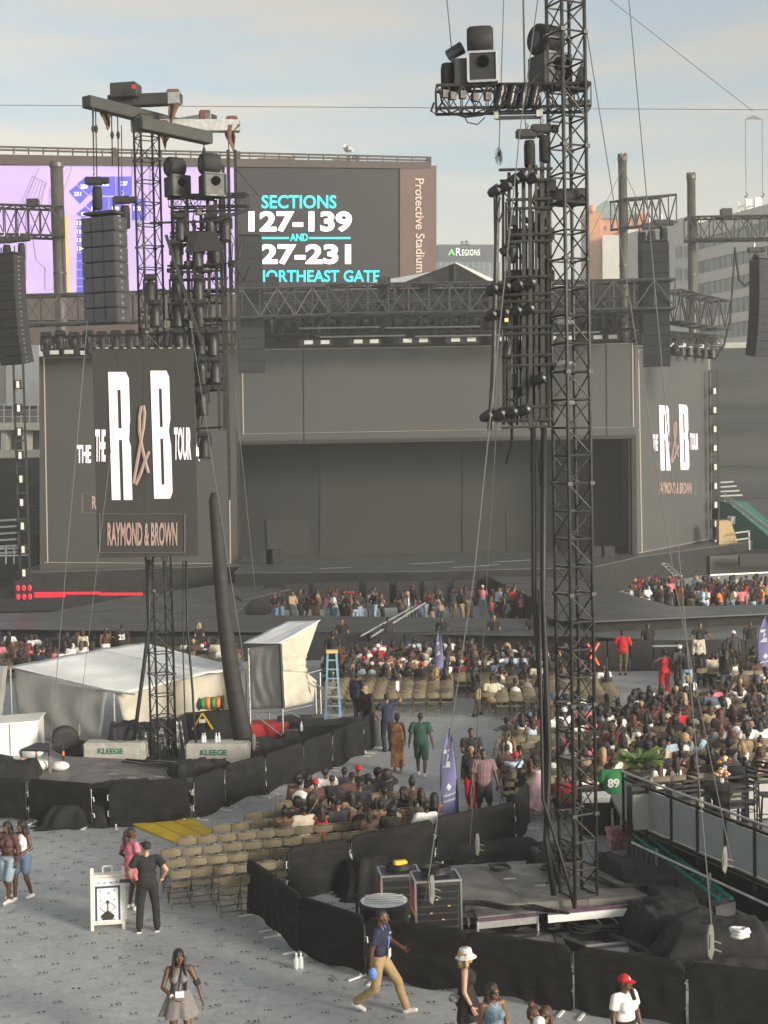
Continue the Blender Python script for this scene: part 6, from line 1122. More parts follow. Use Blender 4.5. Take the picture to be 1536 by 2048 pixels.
MB().beam(D(1498, 1062, 99.5), D(1499, 1100, 99.5), .1).build('rail_post', galv, t_)

# ================================================================== people
TMP = bpy.data.scenes.new('mesh workshop')
def fuse(mb, voxel, smooth=4, target=None, name='body'):
    """melt overlapping closed shapes into one continuous skin"""
    me = bpy.data.meshes.new(name); me.from_pydata([tuple(v) for v in mb.v], [], mb.f); o = bpy.data.objects.new('w', me); TMP.collection.objects.link(o)
    bm = bmesh.new(); bm.from_mesh(me); bmesh.ops.recalc_face_normals(bm, faces=bm.faces); bm.to_mesh(me); bm.free()
    r = o.modifiers.new('r', 'REMESH'); r.mode = 'VOXEL'; r.voxel_size = voxel
    if smooth: s = o.modifiers.new('s', 'SMOOTH'); s.factor = .5; s.iterations = smooth
    if target: d = o.modifiers.new('d', 'DECIMATE'); d.ratio = target
    with bpy.context.temp_override(scene=TMP, view_layer=TMP.view_layers[0]):
        dg = bpy.context.evaluated_depsgraph_get(); dg.update()
        out = bpy.data.meshes.new_from_object(o.evaluated_get(dg)); out.name = name
    bpy.data.objects.remove(o); bpy.data.meshes.remove(me)
    for p in out.polygons: p.use_smooth = True
    return out
def ik(a, b, l1, l2, pole):
    a = Vector(a); b = Vector(b); d = b - a; L_ = d.length; mx = (l1 + l2) * .995
    if L_ > mx: b = a + d * (mx / L_); d = b - a; L_ = mx
    d.normalize(); x = (l1 * l1 - l2 * l2 + L_ * L_) / (2 * L_); h = math.sqrt(max(0, l1 * l1 - x * x)); p = Vector(pole); p = (p - d * p.dot(d)).normalized()
    return a + d * x + p * h, b
class Pose:
    """joints of a figure facing +Y; z up; origin on the floor below the hips"""
    def __init__(s, h=1.68, female=True, build=1.0, pelvis=None, lean=0.0, side=0.0, twist=0.0, hands=None, feet=None, head=(0, 0, 0), elbow=None, knee=None, seated=False):
        k = h / 1.70; s.k = k; s.f = female; s.b = build; s.h = h
        P = Vector(pelvis) if pelvis else Vector((0, 0, .52 if seated else .93 * k)); s.pel = P
        T = Matrix.Rotation(twist, 3, 'Z') @ Matrix.Rotation(side, 3, 'Y') @ Matrix.Rotation(-lean, 3, 'X'); s.T = T
        s.waist = P + T @ Vector((0, 0, .14 * k)); s.chest = P + T @ Vector((0, 0, .32 * k)); s.neck = P + T @ Vector((0, -.01 * k, .50 * k)); sw = (.165 if female else .195) * k * (.9 + .1 * build)
        s.sh = {i: P + T @ Vector((i * sw, -.005, .455 * k)) for i in (-1, 1)}
        s.hd = s.neck + T @ Vector((0, .03 * k, .14 * k)); s.HM = T @ Matrix.Rotation(head[0], 3, 'Z') @ Matrix.Rotation(-head[1], 3, 'X') @ Matrix.Rotation(head[2], 3, 'Y')
        hw = (.10 if female else .095) * k; s.hip = {i: P + Matrix.Rotation(twist * .4, 3, 'Z') @ Vector((i * hw, 0, -.03 * k)) for i in (-1, 1)}
        s.el, s.wr, s.kn, s.an = {}, {}, {}, {}
        dh = {-1: s.sh[-1] + Vector((-.06, .05, -.53 * k)), 1: s.sh[1] + Vector((.06, .05, -.53 * k))}
        if hands:
            for i in hands: dh[i] = Vector(hands[i])
        df = {i: Vector((i * .10, .0, .075)) for i in (-1, 1)} if not seated else {i: Vector((i * .11, .44, .08)) for i in (-1, 1)}
        if feet:
            for i in feet: df[i] = Vector(feet[i][:3])
        for i in (-1, 1):
            s.el[i], s.wr[i] = ik(s.sh[i], dh[i], .285 * k, .25 * k, (elbow or {}).get(i, (i * .6, -1, -.3)))
            s.kn[i], s.an[i] = ik(s.hip[i], df[i], .43 * k, .415 * k, (knee or {}).get(i, (i * .12, 1, .25)))
        s.toe = {i: (feet[i][3] if feet and i in feet and len(feet[i]) > 3 else None) for i in (-1, 1)}
def torso(m, p, g=0.0, lo=0.0, hi=1.0, chest_only=False):
    k, b, T = p.k, p.b, p.T; f = p.f
    if lo <= .05: m.ell(p.pel + T @ Vector((0, -.01, .0)), ((.168 if f else .155) * k * b + g, (.118 if f else .11) * k * b + g, .125 * k + g), 16, 10, T); 
    if lo <= .05 and f:
        for i in (-1, 1): m.ell(p.pel + T @ Vector((i * .07 * k, -.055 * k * b, -.03 * k)), (.088 * k * b + g, .082 * k * b + g, .09 * k + g), 12, 8, T)
    m.ell(p.waist, ((.128 if f else .145) * k * b + g, .098 * k * b + g, .15 * k + g), 16, 10, T)
    m.ell(p.chest + T @ Vector((0, 0, -.01)), ((.145 if f else .165) * k * (.6 + .4 * b) + g, .108 * k * (.6 + .4 * b) + g, .17 * k + g), 16, 10, T)
    if f:
        for i in (-1, 1): m.ell(p.chest + T @ Vector((i * .068 * k, .085 * k * (.6 + .4 * b), .0)), (.062 * k * b + g, .058 * k * b + g, .066 * k + g), 12, 8, T)
    else: m.ell(p.chest + T @ Vector((0, .03 * k, .05 * k)), (.15 * k + g, .09 * k + g, .09 * k + g), 14, 8, T)
    if hi >= .95:
        for i in (-1, 1): m.cap(p.neck + T @ Vector((0, 0, -.065 * k)), .055 * k + g, p.sh[i] + T @ Vector((-i * .022, 0, -.005)), .050 * k * (.8 + .2 * b) + g * .8, 12)
def arm(m, p, i, g=0.0, upto=2.0, hand=None):
    k, b = p.k, .75 + .25 * p.b; ra = (.046 if p.f else .053) * k * b
    if upto >= 1: m.cap(p.sh[i], ra * 1.08 + g, p.el[i], ra * .80 + g, 12)
    else: m.cone(p.sh[i], ra * .95 + g * .8, p.sh[i].lerp(p.el[i], upto), ra * 1.0 + g * 1.1, 14); m.ell(p.sh[i], ra * .95 + g * .6, 10, 8); return
    if upto > 1: m.cap(p.el[i], ra * .80 + g, p.el[i].lerp(p.wr[i], upto - 1), ra * (.80 - .27 * (upto - 1)) + g * 1.1, 12)
def hand(m, p, i, fine, curl=.5):
    k = p.k; d = (p.wr[i] - p.el[i]).normalized(); up = Vector((0, 0, 1)); s_ = d.cross(up)
    if s_.length < .1: s_ = Vector((0, 1, 0))
    s_.normalize(); n = d.cross(s_) * -1
    # palm plane: width along the facing axis when the arm hangs
    wv = Vector((0, 1, 0)); wv = (wv - d * wv.dot(d)); wv = wv.normalized() if wv.length > .2 else s_; nv = d.cross(wv).normalized() * (-i)
    Q = Matrix((wv, nv, d)).transposed(); c = p.wr[i] + d * .045 * k
    m.ell(c, (.040 * k, .016 * k, .055 * k), 12, 8, Q)
    if not fine: m.cap(c + d * .03 * k, .022 * k, c + d * .095 * k + nv * .03 * k, .014 * k, 8); m.cap(c + wv * .02 * k, .013 * k, c + wv * .05 * k + d * .045 * k, .010 * k, 8); return
    for j, (o, ln) in enumerate(((-.029, .066), (-.010, .078), (.010, .082), (.028, .074))):
        a = c + wv * o * k + d * .045 * k; b_ = a + (d * math.cos(curl * .6) + nv * math.sin(curl * .6)) * ln * .5 * k; e = b_ + (d * math.cos(curl * 1.7) + nv * math.sin(curl * 1.7)) * ln * .55 * k
        m.cap(a, .0095 * k, b_, .009 * k, 8); m.cap(b_, .009 * k, e, .0075 * k, 8)
    a = c + wv * .035 * k - d * .02 * k; b_ = a + (wv * .7 + d * .6 + nv * .3).normalized() * .04 * k; m.cap(a, .012 * k, b_, .010 * k, 8); m.cap(b_, .010 * k, b_ + (d * .9 + nv * .5).normalized() * .032 * k, .0085 * k, 8)
def leg(m, p, i, g=0.0, upto=2.0, flare=0.0):
    k, b = p.k, p.b; rt, rk, rc, ra = .083 * k * b, .056 * k * (.6 + .4 * b), .050 * k * (.6 + .4 * b), .034 * k
    if upto <= 1: m.cap(p.hip[i], rt + g, p.hip[i].lerp(p.kn[i], upto), rt + (rk - rt) * upto + g + flare, 14); return
    m.cap(p.hip[i], rt + g, p.kn[i], rk + g, 14); u = upto - 1; mid = p.kn[i].lerp(p.an[i], .3) + Vector((0, -.012 * k, 0))
    m.cap(p.kn[i], rk + g, mid, rc * 1.05 + g, 12); m.cap(mid, rc * 1.05 + g, p.kn[i].lerp(p.an[i], u), rc + (ra - rc) * u + g + flare, 12)
def head_shape(m, p, fine):
    c, M, k = p.hd, p.HM, p.k; V = lambda x, y, z: c + M @ (Vector((x, y, z)) * k)
    m.ell(V(0, -.008, .022), (.074 * k, .092 * k, .090 * k), 16, 12, M); m.ell(V(0, .028, -.045), (.056 * k, .062 * k, .068 * k), 14, 10, M); m.ell(V(0, .048, -.085), (.030 * k, .026 * k, .024 * k), 10, 8, M)
    m.cap(p.neck + Vector((0, 0, -.05 * k)), .052 * k, V(0, -.018, -.05), .047 * k, 12)
    if fine:
        m.cap(V(0, .088, .012), .010 * k, V(0, .104, -.020), .015 * k, 8); m.ell(V(0, .086, .030), (.05 * k, .012 * k, .012 * k), 10, 6, M)
        m.ell(V(0, .083, -.055), (.026 * k, .013 * k, .013 * k), 10, 6, M)
        for i in (-1, 1): m.ell(V(i * .076, -.005, .0), (.012 * k, .022 * k, .032 * k), 8, 8, M); m.ell(V(i * .042, .062, -.012), (.024 * k, .02 * k, .02 * k), 8, 6, M)
def body_mesh(p, fine=False, curl=.5, voxel=None):
    m = MB(); torso(m, p); head_shape(m, p, fine)
    for i in (-1, 1):
        arm(m, p, i); hand(m, p, i, fine, curl); leg(m, p, i)
        d = Vector((0, 1, 0)); t = p.toe[i]; d = Vector(t) if t else d; a = p.an[i]
        m.cap(a + Vector((0, 0, -.03 * p.k)) - d * .02, .034 * p.k, a + d * .13 * p.k + Vector((0, 0, -.048 * p.k)), .026 * p.k, 10)
    v = voxel or (.0098 if fine else .019); return fuse(m, v, 2 if fine else 2, .4 if fine else .55)
def top_mesh(p, kind, fine=False):
    m = MB(); g = .012 if fine else .014
    if kind in ('tee', 'long', 'polo', 'loose'): 
        g2 = g + (.018 if kind == 'loose' else 0.004); torso(m, p, g2); 
        for i in (-1, 1): arm(m, p, i, g2 + .006, {'tee': .62, 'polo': .66, 'loose': .8, 'long': 1.92}[kind])
    elif kind == 'tank':
        torso(m, p, g, hi=.5)
        for i in (-1, 1): m.cap(p.chest + p.T @ Vector((i * .085 * p.k, .06, .05)), .022, p.neck + p.T @ Vector((i * .085 * p.k, .01, -.03)), .02, 8); m.cap(p.neck + p.T @ Vector((i * .085 * p.k, .01, -.03)), .02, p.chest + p.T @ Vector((i * .085 * p.k, -.07, .06)), .022, 8)
    else: torso(m, p, g, hi=.5)
    return fuse(m, .013 if fine else .020, 3, .5, 'top')
def bottom_mesh(p, kind, fine=False):
    m = MB(); g = .013; k = p.k
    m.ell(p.pel + Vector((0, -.01, 0)), ((.172 if p.f else .162) * k * p.b + g, (.122 if p.f else .116) * k * p.b + g, .12 * k + g), 16, 10)
    if p.f:
        for i in (-1, 1): m.ell(p.pel + p.T @ Vector((i * .07 * k, -.055 * k * p.b, -.03 * k)), (.09 * k * p.b + g, .085 * k * p.b + g, .09 * k + g), 12, 8)
    for i in (-1, 1):
        if kind == 'trousers': leg(m, p, i, g + .006, 1.94, .014)
        elif kind == 'leggings': leg(m, p, i, .009, 1.9)
        elif kind == 'wide': leg(m, p, i, g + .012, 1.95, .045)
        elif kind == 'shorts': leg(m, p, i, g + .012, .62, .015)
        elif kind == 'longshorts': leg(m, p, i, g + .008, .95, .012)
        elif kind == 'brief': leg(m, p, i, g, .3, .01)
    return fuse(m, .014 if fine else .02, 3, .5, 'bottom')
def skirt_mesh(p, top_z, hem_z, r0, r1, ripple=.02, n=40, rows=14, c0=None, c1=None):
    m = MB(); c0 = Vector(c0) if c0 else p.pel; c1 = Vector(c1) if c1 else (p.kn[-1] + p.kn[1]) / 2
    def f(u, v):
        a = u * 6.28319; r = r0 + (r1 - r0) * v ** .8; r *= 1 + ripple * math.sin(a * 7 + 1) * v + ripple * .6 * math.sin(a * 11) * v; c = c0.lerp(c1, v)
        return Vector((c.x + r * math.cos(a), c.y + r * .76 * math.sin(a), top_z + (hem_z - top_z) * v + .012 * math.sin(a * 5) * v))
    m.grid(n, rows, f); me = m.mesh('skirt', None, None, True); return me
def shoe_mesh(p):
    m = MB(); k = p.k
    for i in (-1, 1):
        t = p.toe[i]; d = Vector(t) if t else Vector((0, 1, 0)); a = p.an[i]; dn = Vector((0, 0, -.045 * k))
        m.cap(a + dn - d * .035, .045 * k, a + dn + d * .15 * k + Vector((0, 0, -.005)), .036 * k, 10); m.cap(a + Vector((0, 0, -.01)), .042 * k, a + dn, .045 * k, 10)
    return fuse(m, .014, 1, .6, 'shoes')
# ---- hair and hats: modelled round a head at the origin, facing +Y
def rough(me, amp, sc, zs=1.0):
    for v in me.vertices: n = noise.noise(Vector((v.co.x * sc, v.co.y * sc, v.co.z * sc * zs))); v.co += v.normal * amp * n
    return me
def hair_mesh(kind, vox=.012):
    m = MB(); rr = random.Random(hash(kind) % 100 if False else len(kind) * 7)
    scalp = lambda e=.010: (m.ell((0, -.020, .036), (.078 + e, .090 + e, .088 + e), 16, 12), m.ell((0, -.045, -.01), (.074 + e, .062 + e, .075 + e), 14, 10))
    if kind == 'long':
        scalp(.012); m.cap((0, -.075, 0), .075, (0, -.105, -.20), .085, 12); m.cap((-.05, -.09, -.15), .05, (-.05, -.12, -.40), .03, 10); m.cap((.05, -.09, -.15), .05, (.05, -.12, -.38), .032, 10); m.cap((0, -.1, -.2), .06, (0, -.125, -.42), .03, 10)
        for i in (-1, 1): m.cap((i * .075, .0, .03), .022, (i * .09, -.02, -.16), .028, 10); m.cap((i * .085, -.02, -.1), .03, (i * .085, -.05, -.26), .022, 10)
        return rough(fuse(m, vox, 3, .5, 'hair'), .012, 38, .12)
    if kind == 'bob':
        scalp(.018); m.cap((0, -.06, 0), .09, (0, -.07, -.12), .075, 12)
        for i in (-1, 1): m.cap((i * .075, .0, .04), .03, (i * .085, .0, -.11), .034, 10)
        return rough(fuse(m, vox, 3, .5, 'hair'), .010, 36, .15)
    if kind == 'afro': scalp(.02); m.ell((0, -.03, .05), (.125, .13, .125), 16, 12); m.ell((0, -.06, -.02), (.115, .09, .09), 14, 10); return rough(fuse(m, vox, 2, .5, 'hair'), .022, 45)
    if kind == 'curly':
        scalp(.02); m.cap((0, -.06, 0), .10, (0, -.08, -.16), .10, 12)
        for i in (-1, 1): m.cap((i * .085, -.01, .03), .05, (i * .11, -.03, -.14), .055, 10)
        return rough(fuse(m, vox, 2, .5, 'hair'), .028, 40)
    if kind == 'bun': scalp(.008); m.ell((0, -.05, .15), (.052, .052, .048), 12, 8); return rough(fuse(m, vox, 2, .5, 'hair'), .006, 50)
    if kind == 'lowbun': scalp(.008); m.ell((0, -.135, .0), (.045, .04, .04), 12, 8); return rough(fuse(m, vox, 2, .5, 'hair'), .006, 50)
    if kind == 'ponytail': scalp(.006); m.ell((0, -.11, .07), (.03, .035, .03), 10, 8); m.cap((0, -.125, .06), .034, (0, -.15, -.1), .045, 10); m.cap((0, -.15, -.1), .045, (0, -.13, -.32), .02, 10); return rough(fuse(m, vox, 2, .5, 'hair'), .010, 40, .2)
    if kind == 'braids':
        scalp(.010)
        for k in range(26): a = math.pi * (1.0 + (k - 12.5) / 12.5 * .62) + math.pi / 2; x, y = .085 * math.cos(a), .095 * math.sin(a) - .02; ln = rr.uniform(.24, .40); m.cap((x * .9, y, .02), .014, (x * 1.15, y * 1.1, -.12), .014, 6); m.cap((x * 1.15, y * 1.1, -.12), .014, (x * 1.1 + rr.uniform(-.02, .02), y * 1.1 - .02, -ln), .008, 6)
        return fuse(m, vox * .8, 1, .5, 'hair')
    if kind == 'short': m.ell((0, -.022, .038), (.080, .092, .086), 16, 12); m.ell((0, -.05, -.005), (.070, .05, .06), 12, 8); return rough(fuse(m, vox, 1, .5, 'hair'), .004, 60)
    if kind == 'fade': m.ell((0, -.018, .040), (.0755, .090, .082), 16, 12); return fuse(m, vox, 1, .5, 'hair')
    if kind == 'wrap': scalp(.016); m.ell((0, -.04, .09), (.09, .10, .075), 14, 10); return fuse(m, vox, 2, .5, 'hair')
    if kind == 'cap':
        m.ell((0, -.012, .048), (.085, .099, .082), 18, 12); return fuse(m, vox, 1, .6, 'hat')
    if kind == 'brim':
        def f(u, v): a = -1.15 + 2.3 * u; return Vector((.082 * math.sin(a), .07 + (.02 + .085 * v) * math.cos(a) ** .8, .052 - .018 * v - .02 * math.sin(a) ** 2))
        m.grid(12, 5, f); m.grid(12, 5, lambda u, v: f(u, v) - Vector((0, 0, .006))); return m.mesh('brim', None, None, True)
    if kind == 'bucket':
        prof = [(.001, .135), (.06, .132), (.082, .12), (.092, .04), (.10, .03), (.145, -.012), (.147, -.016), (.10, .022), (.088, .03)]; m.lathe(prof, 24, (0, -.01, 0)); m.v = [Vector((v.x, v.y * 1.12, v.z)) for v in m.v]; return m.mesh('hat', None, None, True)
HAIR = {}
def hair(kind, fine=False):
    key = (kind, fine)
    if key not in HAIR: HAIR[key] = hair_mesh(kind, .008 if fine else .014)
    me = HAIR[key]
    if not me.materials: me.materials.append(blk_paint)
    return me
SK = [mat('skin %d' % i, c, .5, 0, .10, 9, .0) for i, c in enumerate(((.055, .026, .015), (.095, .046, .026), (.15, .075, .042), (.22, .118, .07), (.40, .23, .155)))]
HC = {n: mat(n + ' hair', c, .5, 0, .25, 30, .4, 60, stretch=(1, 1, .1)) for n, c in (('black', (.008, .007, .007)), ('dark brown', (.022, .014, .010)), ('auburn', (.075, .026, .013)), ('brown', (.07, .038, .02)), ('blonde', (.36, .24, .11)), ('grey', (.25, .24, .22)), ('pink', (.6, .2, .28)))}
CL = {n: mat(n + ' cloth', c, .85, 0, .14, 5, .5, 11) for n, c in (('black', (.008, .008, .009)), ('white', (.66, .66, .65)), ('cream', (.55, .49, .37)), ('grey', (.20, .20, .20)), ('navy', (.014, .018, .04)), ('red', (.48, .015, .02)), ('pink', (.60, .17, .22)), ('hot pink', (.65, .06, .22)), ('olive', (.11, .10, .05)), ('dark green', (.018, .065, .045)), ('tan', (.30, .22, .13)), ('brown', (.085, .042, .038)), ('denim', (.10, .15, .22)), ('light denim', (.28, .36, .43)), ('pale blue', (.38, .50, .60)), ('orange', (.68, .20, .03)), ('yellow', (.60, .44, .08)), ('purple', (.12, .05, .16)), ('maroon', (.12, .012, .02)), ('khaki', (.32, .22, .11)), ('charcoal', (.04, .04, .043)), ('gold', (.35, .22, .06)), ('green', (.02, .16, .05)))}
EYE = mat('dark eye', (.01, .008, .007), .3, 0, 0); WHITE_EYE = mat('eye white', (.6, .58, .55), .3, 0, 0); LIP = mat('lip', (.16, .05, .045), .5, 0, 0)
def face(o, p, smile=False, glasses=False):
    c, M, k = p.hd, p.HM, p.k; V = lambda x, y, z: c + M @ (Vector((x, y, z)) * k)
    for i in (-1, 1):
        if not glasses:
            MB().ell(V(i * .031, .074, .012), (.013 * k, .008 * k, .007 * k), 10, 6, M).build('eye_white', WHITE_EYE, None).parent = o; MB().ell(V(i * .031, .080, .012), (.006 * k, .004 * k, .006 * k), 8, 6, M).build('iris', EYE, None).parent = o
        MB().beam(V(i * .018, .088, .032), V(i * .048, .076, .034), .006 * k, .005 * k).build('eyebrow', EYE, None).parent = o
    MB().ell(V(0, .094, -.054), (.024 * k, .006 * k, .008 * k), 10, 6, M).build('lips', LIP, None).parent = o
    if glasses:
        for i in (-1, 1): MB().ell(V(i * .034, .088, .012), (.027 * k, .008 * k, .02 * k), 10, 6, M).build('sunglass_lens', mat('dark lens', (.006, .005, .005), .1, 0, 0), None).parent = o; MB().beam(V(i * .062, .078, .018), V(i * .078, -.01, .012), .005, .008).build('sunglass_arm', EYE, None).parent = o
        MB().beam(V(-.01, .096, .016), V(.01, .096, .016), .005).build('sunglass_bridge', EYE, None).parent = o
def child(o, name, me, m, M=None):
    if not me.materials: me.materials.append(m)
    c = bpy.data.objects.new(name, me); COL.objects.link(c); c.parent = o
    if M is not None: c.matrix_local = M
    c.material_slots[0].link = 'OBJECT'; c.material_slots[0].material = m; return c
def headM(p): return Matrix.Translation(p.hd) @ p.HM.to_4x4() @ Matrix.Scale(p.k, 4)
def put(o, pos, rz): o.location = Vector(pos); o.rotation_euler = (0, 0, rz)
# ---- the crowd: shared figures
SEATED, STAND = [], []
def variant(p, tops, bottoms, fine=False):
    d = {'p': p, 'body': body_mesh(p, fine), 'tops': {}, 'bottoms': {}}
    for t in tops: d['tops'][t] = top_mesh(p, t)
    for b in bottoms: d['bottoms'][b] = bottom_mesh(p, b)
    return d
sh_ = lambda L_, R_: {-1: L_, 1: R_}
SEATED.append(variant(Pose(1.65, True, 1.0, seated=True, lean=R(-6), hands=sh_((-.12, .30, .60), (.12, .32, .60))), ('tank', 'tee', 'tube'), ('trousers', 'shorts')))
SEATED.append(variant(Pose(1.68, True, 1.2, seated=True, lean=R(6), side=R(4), hands=sh_((-.06, .34, .72), (.06, .36, .74)), head=(R(15), R(-14), 0)), ('tank', 'tee', 'tube'), ('trousers', 'shorts')))
SEATED.append(variant(Pose(1.78, False, 1.05, seated=True, lean=R(-3), hands=sh_((-.20, .30, .60), (.20, .30, .60)), head=(R(-20), 0, 0)), ('tee', 'loose', 'tank'), ('trousers', 'longshorts')))
SEATED.append(variant(Pose(1.80, False, 1.25, seated=True, lean=R(8), hands=sh_((-.10, .34, .66), (.10, .36, .66)), head=(0, R(-8), 0)), ('tee', 'loose', 'long'), ('trousers', 'longshorts')))
SEATED.append(variant(Pose(1.63, True, 1.05, seated=True, lean=R(-8), side=R(-6), hands=sh_((-.42, -.02, .86), (.1, .3, .62)), head=(R(50), 0, R(6))), ('tank', 'tee', 'tube'), ('trousers', 'shorts')))
SEATED.append(variant(Pose(1.66, True, .95, seated=True, lean=R(-2), hands=sh_((-.10, .34, 1.12), (.08, .34, 1.12)), head=(0, R(-4), 0), elbow=sh_((-1, -.2, -.8), (1, -.2, -.8))), ('tank', 'tee', 'tube'), ('trousers', 'shorts')))
SEATED.append(variant(Pose(1.70, True, 1.35, seated=True, lean=R(-4), twist=R(-12), hands=sh_((-.16, .30, .60), (.16, .30, .60)), head=(R(-45), 0, 0)), ('tank', 'tee', 'loose'), ('trousers', 'shorts')))
STAND.append(variant(Pose(1.66, True, 1.0, hands=sh_((-.24, .05, .86), (.14, .26, 1.15)), head=(R(20), 0, 0)), ('tank', 'tee', 'tube'), ('trousers', 'shorts')))
STAND.append(variant(Pose(1.78, False, 1.1, hands=sh_((-.08, .22, 1.12), (.10, .22, 1.10)), elbow=sh_((-1, -.3, -.5), (1, -.3, -.5))), ('tee', 'loose', 'long'), ('trousers', 'longshorts')))
STAND.append(variant(Pose(1.64, True, 1.2, hands=sh_((-.12, .30, 1.42), (.12, .30, 1.42)), elbow=sh_((-1, 0, -.8), (1, 0, -.8)), head=(0, R(5), 0)), ('tank', 'tee', 'tube'), ('trousers', 'shorts')))
STAND.append(variant(Pose(1.76, False, 1.0, lean=R(12), hands=sh_((-.18, .34, 1.0), (.18, .34, 1.0)), head=(R(-30), 0, 0)), ('tee', 'tank', 'loose'), ('trousers', 'longshorts')))
HDESC = {'long': 'long {} hair', 'bob': '{} bob hair', 'afro': 'round {} afro', 'curly': 'loose curly {} hair', 'bun': '{} top bun', 'lowbun': '{} low bun', 'ponytail': '{} ponytail', 'braids': 'long {} braids', 'short': 'short {} hair', 'fade': 'cropped {} hair', 'wrap': '{} head wrap', 'cap': '{} cap', 'bucket': '{} bucket hat'}
TDESC = {'tank': '{} tank top', 'tee': '{} t-shirt', 'tube': '{} strapless top', 'loose': 'loose {} shirt', 'long': '{} long sleeve top', 'polo': '{} polo'}
crng = random.Random(21)
FAR = []
def crowd_person(pos, rz, where, group, seated=True, spec=None, far=False):
    sp_ = spec or {}; V_ = SEATED if seated else STAND; d = V_[sp_['v']] if 'v' in sp_ else crng.choice(V_); p = d['p']
    top = sp_.get('top') or crng.choice(list(d['tops'])); top = top if top in d['tops'] else list(d['tops'])[0]
    tc_ = sp_.get('tc') or crng.choice(['black'] * 9 + ['white'] * 6 + ['cream'] * 3 + ['grey', 'charcoal', 'charcoal', 'navy', 'brown', 'brown', 'maroon', 'tan', 'denim', 'red', 'pink', 'pale blue', 'olive'])
    hk = sp_.get('hair') or crng.choice(['long'] * 5 + ['braids'] * 3 + ['bob', 'afro', 'afro', 'curly', 'curly', 'curly', 'bun', 'lowbun', 'ponytail', 'ponytail', 'long', 'braids', 'cap'] if p.f else ['short', 'short', 'fade', 'fade', 'cap', 'afro', 'braids'])
    hc = sp_.get('hc') or (crng.choice(['black'] * 9 + ['dark brown'] * 4 + ['auburn', 'brown', 'blonde']) if hk not in ('cap', 'bucket', 'wrap') else crng.choice(['black', 'black', 'black', 'white', 'red', 'cream', 'navy']))
    sk = SK[sp_['sk']] if 'sk' in sp_ else crng.choice(SK[:4] + SK[:3]); bt = crng.choice(list(d['bottoms'])); bc = crng.choice(['black', 'black', 'denim', 'light denim', 'charcoal', 'tan'])
    if far:
        s_ = crng.uniform(.95, 1.04); W_ = Matrix.Translation(Vector(pos)) @ Matrix.Rotation(rz + crng.uniform(-.12, .12), 4, 'Z') @ Matrix.Scale(s_, 4); M = headM(p)
        FAR.append((d['body'], W_, sk)); FAR.append((d['tops'][top], W_, CL[tc_])); FAR.append((d['bottoms'][bt], W_, CL[bc])); FAR.append((hair(hk), W_ @ M, (CL.get(hc, CL['black']) if hk in ('cap', 'bucket', 'wrap') else HC.get(hc, HC['black'])))); return
    o = bpy.data.objects.new('person', d['body']); COL.objects.link(o)
    if not d['body'].materials: d['body'].materials.append(sk)
    o.material_slots[0].link = 'OBJECT'; o.material_slots[0].material = sk
    child(o, 'top', d['tops'][top], CL[tc_]); child(o, 'trousers' if bt == 'trousers' else 'shorts', d['bottoms'][bt], CL[bc])
    M = headM(p)
    if hk in ('cap', 'bucket'):
        child(o, 'hat', hair(hk), CL[hc] if hc in CL else CL['black'], M); 
        if hk == 'cap': child(o, 'hat_brim', hair('brim'), CL[hc] if hc in CL else CL['black'], M)
        child(o, 'hair', hair('fade'), HC['black'], M)
    else: child(o, 'hair', hair(hk), HC.get(hc, HC['black']) if hk != 'wrap' else CL[hc], M)
    put(o, pos, rz + crng.uniform(-.22, .22)); o.rotation_euler.x = crng.uniform(-.05, .05); o.rotation_euler.y = crng.uniform(-.06, .06); s_ = crng.uniform(.95, 1.04); o.scale = (s_ * crng.uniform(.97, 1.05), s_, s_)
    tag(o, 'person, %s, %s, %s' % (HDESC[hk].format(hc), TDESC[top].format(tc_), where), 'person', group); return o

# ================================================================== folding chairs and the seated crowd
def chair_parts():
    w = .215; tube = lambda m, pts: m.path(pts, .0125, 6); P = {}
    def back(u, v): x = (u - .5) * 2; c = 1 - abs(x) ** 6 * .25; z = .625 + .165 * v; z = .708 + (z - .708) * c; return Vector((x * w * .97, -.235 - .045 * (v - .5) - .035 * (1 - x * x), z))
    m = MB(); m.grid(10, 4, back); m.grid(10, 4, lambda u, v: back(u, v) + Vector((0, .012, 0))); P['backrest'] = m.mesh('backrest', chair_m, None, True)
    def seat(u, v): x = (u - .5) * 2; y = -.17 + .37 * v; return Vector((x * w * (.86 + .06 * v), y, .435 + .012 * v - .012 * (1 - x * x) - .02 * max(0, v - .85) * 6))
    m = MB(); m.grid(8, 6, seat); m.grid(8, 6, lambda u, v: seat(u, v) - Vector((0, 0, .018))); P['seat'] = m.mesh('seat', chair_m, None, True)
    legs = []
    for i in (-1, 1):
        m = MB(); tube(m, [(i * w * .75, -.27, .815), (i * w * .97, -.262, .79), (i * w, -.245, .74), (i * w, -.02, .40), (i * w, .25, .0)]); legs.append(m.mesh('front_leg', chair_f, None, True))
        m = MB(); tube(m, [(i * w * .9, .13, .42), (i * w * .92, -.08, .24), (i * w * .94, -.27, .0)]); legs.append(m.mesh('rear_leg', chair_f, None, True))
    bars = []
    m = MB(); tube(m, [(-w * .76, -.27, .815), (0, -.29, .815), (w * .76, -.27, .815)]); bars.append(m.mesh('top_tube', chair_f, None, True))
    m = MB(); tube(m, [(-w, .18, .10), (w, .18, .10)]); bars.append(m.mesh('crossbar', chair_f, None, True))
    m = MB(); tube(m, [(-w * .93, -.2, .09), (w * .93, -.2, .09)]); bars.append(m.mesh('crossbar', chair_f, None, True))
    fm = MB()
    for me in legs + bars[:2]: fm.add([v.co for v in me.vertices], [tuple(p.vertices) for p in me.polygons])
    P['frame'] = fm.mesh('frame', chair_f, None, True); return P, legs, bars
CP, CLEGS, CBARS = chair_parts()
